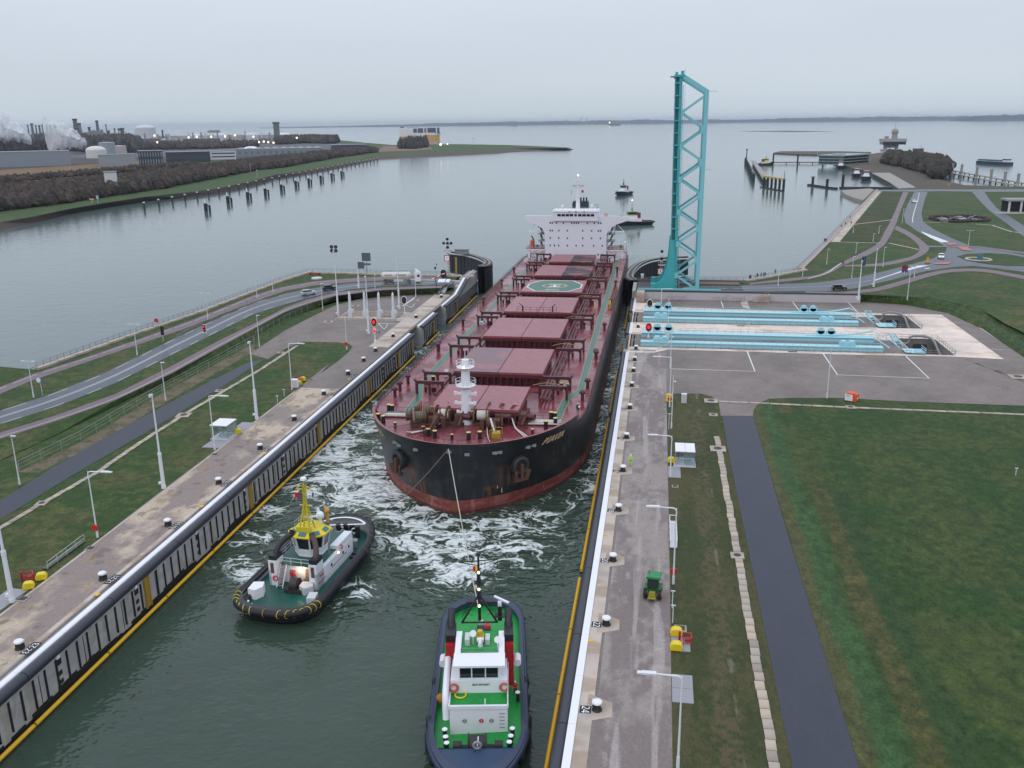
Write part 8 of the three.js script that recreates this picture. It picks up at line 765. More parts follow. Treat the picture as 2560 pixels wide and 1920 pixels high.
  const w = [[[71.25, -407.9], 'walker in dark red on the sea wall path, left of a pair', [0.12, 0.03, 0.05]], [[71.83, -408], 'walker in black on the sea wall path, right of a pair', dk], [[95.91, -479.8], 'walker in dark coat halfway along the sea wall path', dk], [[92.46, -475.8], 'walker in blue coat near the sea wall railing', navy], [[100.4, -506.6], 'walker in grey farthest along the sea wall path', [0.05, 0.05, 0.06]], [[88.25, -463.4], 'walker in brown by the sea wall railing', [0.08, 0.05, 0.03]]]; w.forEach(([q, l, c], i) => person(l, [q[0], RL + 0.05, q[1]], 2.6, 'g', 0.4, 0, c, dk, [0.05, 0.03, 0.02]));
  { const q = [66.9, -342.12], t = thing('bicycle', 'dark bicycle on the pink path fork', 'bicycle', [q[0], RL + 0.08, q[1]], 0.9); for (const z of [-0.55, 0.55]) mesh('wheel', torus(0.33, 0.03, 18, 6).rotateY(Math.PI / 2).translate(0, 0.35, z), M.black, t); mesh('frame', [rod(V3(0, 0.35, -0.55), V3(0, 0.75, -0.1), 0.03), rod(V3(0, 0.75, -0.1), V3(0, 0.8, 0.42), 0.03), rod(V3(0, 0.35, 0.55), V3(0, 0.95, 0.4), 0.03), rod(V3(-0.25, 0.98, 0.38), V3(0.25, 0.98, 0.38), 0.03)], M.dark, t); person('cyclist in dark coat riding on the pink path', [q[0], RL + 0.28, q[1]], 0.9, 'b', 0.5, 'up', [0.05, 0.03, 0.05], dk, [0.06, 0.03, 0.03]); }
}


// ---------------------------------------------------------------- far bank on the left: riprap, dyke, scrub, chemical plant
const bush = (() => { const gs = [], r = rng(77); for (let k = 0; k < 3; k++) { const g = new THREE.IcosahedronGeometry(0.55, 1).toNonIndexed(), p = g.attributes.position; for (let i = 0; i < p.count; i++) { const q = 0.7 + 0.6 * hsh(Math.round(p.getX(i) * 50), Math.round(p.getY(i) * 50) + k * 7, Math.round(p.getZ(i) * 50)); p.setXYZ(i, p.getX(i) * q, p.getY(i) * q, p.getZ(i) * q); } g.computeVertexNormals(); gs.push(prep(g.translate((r() - 0.5) * 0.9, 0.45 + r() * 0.25, (r() - 0.5) * 0.9))); } const v = []; for (let i = 0; i < 40; i++) { const a = r() * 6.3, q = 0.3 + r() * 0.6, x = Math.cos(a) * q, z = Math.sin(a) * q, h = 0.9 + r() * 0.6, w = 0.045; v.push(x * 0.6 - w, 0.1, z * 0.6, x * 0.6 + w, 0.1, z * 0.6 + w, x, h, z); } const g = new THREE.BufferGeometry(); g.setAttribute('position', new THREE.BufferAttribute(new Float32Array(v), 3)); g.computeVertexNormals(); gs.push(prep(g)); return mergeGeometries(gs); })();
function wood(name, label, spots, cols, kindm) { const m = new THREE.InstancedMesh(bush, mat(1, 1, 1, 0.95), spots.length), o = new THREE.Object3D(), c = new THREE.Color(), r = rng(9); spots.forEach(([x, y, z, s, h], i) => { o.position.set(x, y, z); o.rotation.y = r() * 6.3; o.scale.set(s, h, s); o.updateMatrix(); m.setMatrixAt(i, o.matrix); const k = cols[Math.floor(r() * cols.length)], q = 0.7 + 0.6 * r(); c.setRGB(k[0] * q, k[1] * q, k[2] * q); m.setColorAt(i, c); }); m.name = numbered(name); m.castShadow = m.receiveShadow = true; scene.add(m); tag(m, label, 'scrub').userData.kind = 'stuff'; }
const fill = (A, B, n, y, s, h, seed) => { const r = rng(seed), out = []; for (let k = 0; k < n; k++) { const t = r() * (A.length - 1), i = Math.floor(t), f = t - i, q = r(), a = [lerp(A[i][0], A[i + 1][0], f), lerp(A[i][1], A[i + 1][1], f)], b = [lerp(B[i][0], B[i + 1][0], f), lerp(B[i][1], B[i + 1][1], f)]; out.push([lerp(a[0], b[0], q), y, lerp(a[1], b[1], q), s * (0.7 + 0.6 * r()), h * (0.7 + 0.6 * r())]); } return out; };
{
  const w = [...[[-378.96, -429.8], [-395.32, -495.4], [-406.4, -542.6], [-423.6, -604.4], [-426.6, -652.1], [-425, -707.2], [-409.9, -746.8], [-403.9, -800], [-421.3, -917]], ...[[-444.6, -1019.5], [-443.5, -1126.1], [-459.2, -1303.8], [-486.6, -1563.6], [-425, -1648.1], [-322.21, -1809.5]], ...[[-304.6, -1864.1], [-193.16, -2086.1]]];
  const t = [...[[-384.39, -437.1], [-402.2, -505.2], [-405.2, -541.9], [-416.2, -594.5], [-419.4, -641.9], [-420.2, -700], [-409.3, -746.5], [-405, -803.1], [-421.4, -918]], ...[[-443.9, -1018.7], [-445.8, -1132.7], [-464.1, -1318.7], [-496, -1595], [-438.4, -1700.9], [-335.35, -1883.9]], ...[[-329.19, -2015.2], [-202.06, -2018.5]]];
  const back = [...[[-195.14, -2052], [-381.89, -2338.4], [-559.6, -2485.7], [-714.9, -2435.3], [-897.3, -2757.4], [-1117.8, -3173.8]], [-2200, -5200], [-5200, -5200], [-4000, -2500], [-1500, -620]];
  const rip = struct('riprap_shore', strip(w.map(([x, z]) => [x, -0.2, z]), t.map(([x, z]) => [x, 4, z])), mat(0.085, 0.062, 0.05, 0.9, { bumpMap: T.bump, bumpScale: 0.4 }));
  struct('dyke', flat([...t, ...back], 4), mat(0.95, 1.1, 0.9, 0.95, { map: T.grass }));
  struct('reed_field', flat([...[[-663.1, -793.8], [-666, -981], [-680.1, -1121.6], [-670.1, -1247], [-724.7, -1353.2], [-870.9, -1446.8], [-880, -1283.3], [-902.4, -1150.7], [-908.6, -1092.7]]], 4.4), mat(0.20, 0.125, 0.062, 0.95, { bumpMap: T.bump, bumpScale: 0.5 })); struct('dark_field', flat([...[[-920.8, -1107.5], [-885.4, -1291.2], [-882.3, -1448.2], [-759.1, -1433.6], [-696.9, -1520.4], [-748.9, -1634.7], [-868.3, -1641.5], [-1063.3, -1624.8], [-1234.6, -1489.8]]], 4.3), mat(0.055, 0.042, 0.04, 0.95)); struct('industrial_ground', flat([...[[-1236.8, -1492.4], [-1065.2, -1627.7], [-876.4, -1657.1], [-704.8, -1751.9]], ...[[-637.3, -1683.3], [-653.9, -2005.6], [-1023.8, -2866.3]], [-2200, -5100], [-5100, -5100], [-3800, -2500]], 4.2), mat(0.09, 0.088, 0.09, 0.9)); struct('sand_bank', flat([[-567.2, -1809.7], [-701.3, -2298.9], [-548.2, -2185.4], [-490.8, -1965.7], [-527.9, -1858.6]], 4.6), mat(0.20, 0.12, 0.09, 0.95));
  const A1 = [...[[-448.6, -532.5], [-458.7, -578.2], [-452.1, -626], [-456.3, -699.5], [-459.1, -795.8], [-481.7, -925.5], [-517.1, -1129.3]], ...[[-509.9, -1191.4], [-555.8, -1551], [-571.9, -1816.7]]], A2 = [...[[-557.7, -665.4], [-561.1, -710.3], [-556.6, -773.8], [-554.7, -853.1], [-564, -980.6], [-566.6, -1090.7], [-593.7, -1298.2]], ...[[-599.1, -1401.7], [-625.3, -1746.4], [-617.3, -1920.8]]];
  const br = [[0.055, 0.040, 0.032], [0.070, 0.046, 0.036], [0.042, 0.036, 0.026], [0.062, 0.048, 0.042]];
  wood('scrub_belt', 'long belt of bare brown scrub on the dyke of the far left bank', fill(A1, A2, 5200, 3.5, 7.5, 7.5, 3), br); wood('scrub_edge', 'dark bare bushes edging the reed field on the far left bank', fill([[-678.6, -812.6], [-675.7, -973.6], [-670.2, -1105], [-653.7, -1232.7]], [[-706.4, -846.4], [-699.9, -1009], [-691.7, -1140.8], [-672.8, -1269.1]], 260, 4, 6, 5, 4), br); wood('poplar_rows', 'grey bare wood in front of the chemical plant', fill([[-1544, -1902.5], [-1366.8, -2027.3], [-1207.9, -1843.4], [-1150.3, -1905.8]], [[-2122.1, -2620], [-1910.2, -2838.5], [-1539.1, -2352.3], [-1325.9, -2198.7]], 1500, 4, 14, 24, 5), [[0.07, 0.065, 0.065], [0.055, 0.06, 0.052], [0.08, 0.068, 0.065]]); wood('copse', 'bare trees on the spit below the yellow and white car carrier', fill([[-580.4, -2034.6], [-543.9, -2009.2], [-554.5, -2165]], [[-613.5, -2151.1], [-596.8, -2205.5], [-573.6, -2239.9]], 90, 4, 8, 17, 6), [[0.05, 0.048, 0.04]]); wood('copse', 'dark wood between silo tower and long warehouse', fill([[-1104.9, -2578.1], [-1086.7, -2738.7], [-947.9, -2623]], [[-1202.7, -2807.3], [-1157.7, -2918.5], [-1006.8, -2786.6]], 420, 4, 16, 16, 8), br); wood('copse', 'dark wood behind the white office on the far bank', fill([[-1261.7, -2091.6], [-1127, -2134.3], [-1038.6, -2280.1]], [[-1476.1, -2449.2], [-1262.7, -2392.8], [-1138.5, -2500.6]], 420, 4, 12, 11, 12), br);
  // piles along the bank
  const pl = thing('mooring_pile', 'x', 'pile', [0, 0, 0], 0, 'white-capped piles along the far left bank'), bases = [...[[-379.45, -630], [-382.91, -656.5], [-385.6, -681.9], [-387.6, -705.8], [-390.15, -731.2], [-392.45, -755.9], [-394.35, -779.4], [-396.36, -804.3], [-398.72, -829.2], [-401.7, -855.5]], ...[[-405.4, -883.3], [-408.4, -909.4], [-411.6, -936.9], [-415, -964.1], [-418, -990.7], [-420.3, -1016.5], [-422.4, -1041.2], [-425, -1067.1], [-427.1, -1091.7], [-429.4, -1117.4], [-432.3, -1144.3], [-434.4, -1169.6], [-439.4, -1202], [-441.1, -1226.6], [-443.7, -1252.2], [-446.4, -1278.8], [-449.3, -1306.5], [-450.3, -1327.9], [-451.3, -1350], [-452.8, -1372.9], [-454.4, -1396.5], [-456.2, -1420.9], [-458.4, -1446.1], [-460.9, -1472.3]]]; mesh('post', cyl(0.75, 0.75, 6.2, 0, -1, 0, 10), mat(0.03, 0.032, 0.032, 0.6), pl); mesh('cap', [cyl(0.85, 0.8, 0.7, 0, 5.2, 0, 10)], M.white, pl); bases.forEach(([x, z], i) => { const l = `white-capped pile by the far left bank, ${ord(i)} from the near end`; if (i) dup(pl, l, [x, 0, z]); else { pl.position.set(x, 0, z); pl.userData.label = l; } });
  const dm = mat(0.016, 0.02, 0.022, 0.6), dol = thing('mooring_dolphin', 'x', 'dolphin', [0, 0, 0], 0, 'pairs of dark mooring dolphins off the left bank'), db = [...[[-325.3, -620.4], [-339.8, -685.2], [-344.8, -732.1]], ...[[-343.13, -728.4], [-345.99, -770.5], [-353.25, -823.1], [-361.07, -877.9], [-362.93, -917.7], [-369.17, -969], [-373.2, -1014.9], [-377.39, -1060.4]]]; mesh('main_pile', cyl(1.35, 1.35, 6.8, 0, -1, 0, 14), dm, dol); mesh('side_pile', cyl(0.8, 0.8, 5.6, 2.9, -1, 0, 10), dm, dol); mesh('arm', [box(3.2, 0.7, 0.9, 1.5, 4.2, 0)], dm, dol); mesh('cap', [cyl(1.4, 1.4, 0.25, 0, 5.8, 0, 14), box(0.9, 0.3, 1.0, 2.7, 4.7, 0)], mat(0.30, 0.36, 0.38, 0.6), dol); mesh('light_post', cyl(0.1, 0.1, 2.6, -0.4, 6, 0, 6), M.offw, dol); db.forEach(([x, z], i) => { const l = `dark twin mooring dolphin in open water, ${ord(i)} from the near end`, o = i ? dup(dol, l, [x, 0, z]) : (dol.position.set(x, 0, z), dol.userData.label = l, dol); if (i === 0) { const b = mesh('beacon', [cyl(0.5, 0.3, 2.4, -0.4, 6.4, 0, 8)], M.white, o); } });
  const post = (n, l, [x, z], y, h, m, extra) => { const t = thing(n, l, n.replace('_', ' '), [x, y, z]); mesh('post', cyl(0.22, 0.16, h, 0, 0, 0, 6), m, t); mesh('head', extra ?? box(1.2, 0.8, 0.5, 0, h, 0), m, t); return t; };
  post('radar_post', 'pale navigation post with square head on the left dyke', [-499, -1073.7], 4, 9, M.offw); post('radar_post', 'short pale navigation post on the left dyke further right', [-442, -967.1], 4, 8, M.offw); post('radar_post', 'dark beacon post on the green point', [-486, -2395.7], 3, 17, M.dark, box(2, 2, 2, 0, 17, 0)); { const s = post('water_sign', 'red and white warning board on the left dyke', [-429.2, -641.6], 4, 3, M.offw, box(4.6, 1.2, 0.2, 0, 3, 0)); s.children[1].material = M.redp; mesh('white_bar', box(4.0, 0.4, 0.24, 0, 3, 0), M.white, s); } post('water_sign', 'blue and white sign mast beside the red board on the left dyke', [-424.4, -641.7], 4, 5.6, mat(0.35, 0.5, 0.6, 0.5), box(2, 2.6, 0.3, 0, 4.4, 0));
  // buildings: [name, label, pixel box as far points]
  const R3 = (a, b) => Math.atan2(-(b[2] - a[2]), b[0] - a[0]), hz = (a, b) => Math.hypot(b[0] - a[0], b[2] - a[2]);
  const bld = (name, label, a, b, y0, dep, m, fn, cat = 'building') => { const t = thing(name, label, cat, [a[0], y0, a[2]], R3(a, b)), L = hz(a, b), h = a[1] - y0; mesh('wall', bx(0, L, 0, h, 0, -dep), m, t); mesh('roof', bx(-0.4, L + 0.4, h, h + 0.8, 0.4, -dep - 0.4), M.grey, t); if (fn) fn(t, L, h); return t; };
  const dkb = mat(0.025, 0.032, 0.045, 0.5), wins = (n, r, w, hh, m) => (t, L, h) => { for (let j = 0; j < r; j++) for (let i = 0; i < n; i++) mesh('window', box(L / n * w, h / r * hh, 0.3, L * (i + 0.5) / n, h * (j + 0.5) / r, 0.1), m, t); };
  bld('office_building', 'dark blue office block with lit stair windows on the far left bank', [-773.5, 24.24, -1285.2], [-744.2, 23.16, -1302.4], 4, 30, dkb, wins(9, 2, 0.25, 0.6, mat(0.3, 0.36, 0.4, 0.3))); bld('office_building', 'long low dark building right of the dark office block on the far bank', [-769.7, 20.17, -1356.9], [-711.6, 20.57, -1388.2], 4, 26, dkb, wins(12, 1, 0.5, 0.3, mat(0.07, 0.09, 0.11, 0.2))); bld('office_building', 'white office building with two bands of windows on the far left bank', [-751.8, 18.65, -1468.8], [-714.7, 20.12, -1487.2], 4, 24, mat(0.55, 0.56, 0.6, 0.5), (t, L, h) => { for (const q of [0.35, 0.72]) mesh('window_band', bx(2, L - 2, h * q - 1, h * q + 1, 0.02, 0.15), dkb, t); }); bld('warehouse', 'very long pale grey warehouse on the far left bank', [-778.3, 16.88, -1623], [-635.2, 21.49, -1684.2], 4, 40, mat(0.20, 0.235, 0.27, 0.5), (t, L, h) => { wins(14, 1, 0.3, 0.35, mat(0.10, 0.12, 0.14, 0.3))(t, L, h); for (let i = 0; i < 10; i++) mesh('roof_unit', box(8, 2, 8, L * (i + 0.5) / 10, h + 1.6, -14), M.offw, t); }); bld('warehouse', 'dark flat warehouse at the right end of the far bank buildings', [-653.4, 19.51, -1784.1], [-588.4, 20.26, -1806.6], 4, 40, mat(0.045, 0.06, 0.085, 0.5), wins(8, 1, 0.5, 0.2, mat(0.09, 0.11, 0.13, 0.3))); bld('shed', 'small white shed in the brown reed field', [-479, 21.71, -738.2], [-470.4, 21.38, -743.7], 4.3, 8, mat(0.6, 0.62, 0.62, 0.5)); bld('warehouse', 'pale low hall behind the bare wood at far left', [-966.8, 25.45, -1224.3], [-885.3, 23.62, -1284.4], 4, 40, mat(0.24, 0.26, 0.30, 0.6)); bld('warehouse', 'pale low hall with blue machinery between wood and dark office', [-809.5, 20.38, -1239], [-767, 20.84, -1265.7], 4, 20, mat(0.25, 0.28, 0.30, 0.6));
  bld('silo_tower', 'dark grey tower standing alone right of the chemical plant', [-1270.9, 62.96, -2936.8], [-1253, 60.52, -2944.5], 4, 60, mat(0.11, 0.13, 0.14, 0.7), (t, L, h) => { mesh('head_house', bx(-2, L + 2, h, h + 6, 2, -30), mat(0.09, 0.1, 0.1, 0.7), t); wins(3, 6, 0.3, 0.25, mat(0.2, 0.22, 0.22, 0.5))(t, L, h); }, 'tower'); bld('process_hall', 'dark process hall at the left picture edge below the steam', [-1538.4, 40.85, -1970.6], [-1490.7, 38.99, -2007], 4, 60, mat(0.05, 0.055, 0.075, 0.7)); bld('process_hall', 'dark pipe-rack hall left of the white dome', [-1271.1, 34.21, -1916.8], [-1243.2, 32.52, -1935], 4, 50, mat(0.09, 0.09, 0.11, 0.7), (t, L, h) => { for (let i = 0; i < 8; i++) mesh('column', cyl(3, 3, h * 0.4 + 8 * hsh(i, 2, 3), L * (i + 0.5) / 8, h, -20, 8), M.steel, t); });
  [[[-1403.3, 35.13, -2188.8], [-1352.7, 32.35, -2220.4], 'dark'], [[-1405.2, 27.55, -2305.5], [-1340.5, 30.05, -2343.7], 'grey'], [[-1407.3, 21.54, -2420.6], [-1343, 24.37, -2456.9], 'brown'], [[-1385.4, 22.99, -2547.7], [-1293.1, 25.27, -2595.7], 'pale'], [[-1338.1, 19.96, -2685.1], [-1241.2, 22.42, -2731.2], 'long'], [[-1266, 19.68, -2719.8], [-1199.7, 18.55, -2749.7], 'low']].forEach(([a, b, k], i) => bld('process_unit', `${k} cluster of process equipment, ${ord(i)} from the left before the tank farm`, a, b, 4, 60, mat(0.10 + 0.05 * (i % 3), 0.10 + 0.045 * (i % 3), 0.115 + 0.05 * (i % 3), 0.7), (t, L, h) => { for (let q = 0; q < 9; q++) { const hh = 4 + 14 * hsh(q, i, 4); mesh(q % 3 ? 'vessel' : 'drum', q % 3 ? cyl(2.4, 2.4, hh, L * (q + 0.5) / 9, h, -15, 8) : sph(5, L * (q + 0.5) / 9, h, -15, 10, 6), q % 2 ? M.offw : M.steel, t); } }));
  const chim = (l, a, d, r, m, y0 = 4) => { const t = thing('chimney', l, 'chimney', [a[0], y0, a[2]]); mesh('shaft', cyl(r, r * 0.75, a[1] - y0, 0, 0, 0, 10), m, t); mesh('rim', cyl(r * 0.95, r * 0.95, 3, 0, a[1] - y0 - 3, 0, 10), M.dark, t); mesh('platform', cyl(r * 1.3, r * 1.3, 1, 0, (a[1] - y0) * 0.7, 0, 10), M.steel, t); };
  const ch = [[-1603.7, 67.9, -2172.1], [-1596.1, 70.47, -2177.7], [-1589, 66.45, -2182.9], [-1582.6, 65.82, -2187.6], [-1576.7, 67.52, -2191.8], [-1568.2, 66.69, -2197.9], [-1561.6, 67.31, -2202.6], [-1552.3, 64.66, -2209.2], [-1517.5, 51.8, -2233.2], [-1513.1, 81.14, -2236.2], [-1505.8, 70.18, -2241.1], [-1486.7, 60.07, -2253.8], [-1469.7, 76.29, -2265], [-1452.1, 65.81, -2276.3], [-1448.1, 50.64, -2278.8], [-1458, 45.27, -2272.5], [-1435.3, 55.61, -2286.9], [-1425.1, 55.45, -2293.3], [-1418.9, 56.47, -2297.1], [-1414.1, 44.14, -2300]], c2 = [[-1432.4, 48.87, -2521.6], [-1418.3, 37.29, -2529.5], [-1227.7, 42.45, -2627.3]], cr = [2, 4, 2, 3, 2.5, 2.5, 3, 4, 4, 7, 6, 4, 4.5, 2, 3.5, 3, 2.5, 5.5, 5, 3, 3, 2.5, 1.5], cm = [mat(0.12, 0.12, 0.14, 0.7), mat(0.20, 0.20, 0.21, 0.7), mat(0.075, 0.07, 0.10, 0.7)]; [...ch, ...c2].forEach((a, i) => chim(`${['slim', 'stout', 'dark', 'pale'][(cr[i] > 3.5 ? 1 : 0) + (i % 2) * 2]} plant chimney, ${ord(i)} from the left of the skyline`, a, 0, cr[i], cm[i % 3]));
  { const a = [-1531.5, 57.09, -2162.6], t = thing('lattice_tower', 'lattice process tower among the left plant chimneys', 'tower', [a[0], 4, a[2]]), h = a[1] - 4, gs = []; for (const [p, q] of [[-12, -12], [12, -12], [12, 12], [-12, 12]]) gs.push(rod(V3(p * 1.3, 0, q * 1.3), V3(p * 0.7, h, q * 0.7), 1.2, 5)); for (let y = 8; y < h; y += 9) gs.push(box(24, 1, 24, 0, y, 0)); mesh('frame', gs, M.steel, t); mesh('vessel', cyl(5, 5, h * 0.9, 0, 0, 0, 10), M.offw, t); }
  const tank = (l, a, r, h, dome, m = M.offw) => { const t = thing('storage_tank', l, 'tank', [a[0], 4, a[2]]); mesh('shell', cyl(r, r, h, 0, 0, 0, 20), m, t); mesh('dome', new THREE.SphereGeometry(r, 20, 6, 0, Math.PI * 2, 0, Math.PI / 2).scale(1, dome, 1).translate(0, h, 0), m, t); };
  tank('white domed tank in front of the plant at the edge of the steam', [-1040.8, 22.62, -1589.6], 18, 14, 0.45, mat(0.62, 0.60, 0.56, 0.5)); tank('big pale tank on the skyline right of the chimneys', [-1674.9, 19.49, -2843.4], 32, 50, 0.35); tank('pale cylinder tank right of the white dome', [-1078.1, 22.97, -1684.6], 15, 26, 0.1, mat(0.28, 0.30, 0.34, 0.6)); tank('pinkish flat tank right of the pale cylinder', [-1086.8, 21.6, -1738.2], 14, 18, 0.1, mat(0.45, 0.40, 0.40, 0.6)); tank('white rounded tank near the long warehouse, left one', [-839.7, 18.52, -1815.2], 16, 3, 0.6, M.white); tank('white rounded tank near the long warehouse, right one', [-837.9, 18.69, -1816], 20, 4, 0.5, M.white); tank('white tank with pale roof right of the silo tower', [-1282.3, 15.71, -3040.7], 24, 22, 0.3, M.white); [[-1426.9, 25.67, -2638.9], [-1400.4, 26.54, -2653.1], [-1373.6, 27.43, -2667.1], [-1334.4, 26.75, -2686.9], [-1291.5, 26.71, -2707.8], [-1251.1, 25.35, -2726.7]].forEach((a, i) => tank(`pale tank in the lit tank farm, ${ord(i)} from the left`, a, 20, 26, 0.35, i % 2 ? M.offw : mat(0.4, 0.39, 0.38, 0.6)));
  [[-1251.8, 37.58, -2164], [-1247.6, 21.28, -2166.5], [-1181.8, 31.82, -2203], [-1164.5, 33.21, -2212.2], [-1133.4, 32.66, -2228.3], [-1103.1, 32.71, -2243.5], [-1081.2, 35.21, -2254.1], [-1039.9, 31.08, -2273.4], [-1142.4, 2.01, -2223.7], [-1293.6, 25.03, -2139.3]].concat([[-1028.2, 17.27, -2278.8], [-1017.5, 18.52, -2283.6], [-1007, 16.89, -2288.2], [-940.2, 26.81, -2316.5], [-995.2, 15.22, -2293.4]]).forEach((a, i) => { const t = thing('plant_lamp', `small lit plant lamp, ${ord(i)} of the lights among the tanks`, 'lamp', a); mesh('bulb', sph(2.2, 0, 0, 0, 8, 6), M.lamp, t); mesh('post', cyl(0.4, 0.4, Math.max(4, a[1] - 6), 0, -Math.max(4, a[1] - 6), 0, 5), M.steel, t); }); [[-524.9, 9.9, -2187.9], [-508.6, 10.49, -2191.8]].forEach((a, i) => { const t = thing('beacon_light', `bright white beacon light on the green point, ${['larger left', 'smaller right'][i]} one`, 'lamp', a); mesh('bulb', sph(2.6 - i * 1.2, 0, 0, 0, 8, 6), M.lamp, t); mesh('post', cyl(0.3, 0.3, 3, 0, -3, 0, 5), M.steel, t); });
  // steam: lumpy translucent plumes
  const plume = (l, path, r0, r1) => { const pos = [], idx = [], N = 40, K = 22; for (let i = 0; i <= N; i++) { const t = i / N * (path.length - 1), k = Math.min(path.length - 2, Math.floor(t)), f = t - k, c = path[k].map((q, j) => lerp(q, path[k + 1][j], f)), r = lerp(r0, r1, i / N); for (let j = 0; j <= K; j++) { const a = j / K * Math.PI * 2, n = fbm(i * 0.35 + 9, (j % K) * 0.55, 3, 401), q = r * (0.45 + 1.1 * n) * (i === 0 || i === N ? 0.1 : 1); pos.push(c[0] + Math.cos(a) * q * 0.8, c[1] + Math.sin(a) * q, c[2] + Math.cos(a) * q * 0.8); } } for (let i = 0; i < N; i++) for (let j = 0; j < K; j++) { const a = i * (K + 1) + j, b = a + K + 1; idx.push(a, b, a + 1, a + 1, b, b + 1); } const g = new THREE.BufferGeometry(); g.setAttribute('position', new THREE.BufferAttribute(new Float32Array(pos), 3)); g.setIndex(idx); g.computeVertexNormals(); const m = mat(0.92, 0.92, 0.94, 1, { transparent: true, opacity: 0.34 }); const o = mesh('smoke', g, m); tag(o, l, 'steam').userData.kind = 'stuff'; };
  plume('white steam plume drifting left over the dark hall', [[-1452.1, 31.89, -1973.3], [-1467.3, 46.03, -1962], [-1483.9, 56.02, -1949.5], [-1500.5, 62.71, -1936.7], [-1522.6, 69.39, -1919.5]], 8, 45); plume('inner white steam drifting left over the dark hall', [[-1447.2, 33.65, -1964.5], [-1462.3, 47.72, -1953.3], [-1479.1, 55.26, -1940.6], [-1495.7, 61.12, -1927.8], [-1515.6, 66.19, -1912.2]], 5, 26); plume('white steam plume lying over the bare wood left of the white dome', [[-1245.6, 20.69, -1873.7], [-1259.9, 33.28, -1864.2], [-1274.4, 40.45, -1854.3], [-1291.6, 43.06, -1842.3], [-1309.8, 44.63, -1829.4]], 10, 34); plume('inner white steam left of the white dome', [[-1240.5, 22.4, -1865.1], [-1254.3, 32.64, -1855.9], [-1267.7, 39.75, -1846.8], [-1280.2, 42.27, -1838.1], [-1292.8, 43.28, -1829.3]], 6, 18);
}
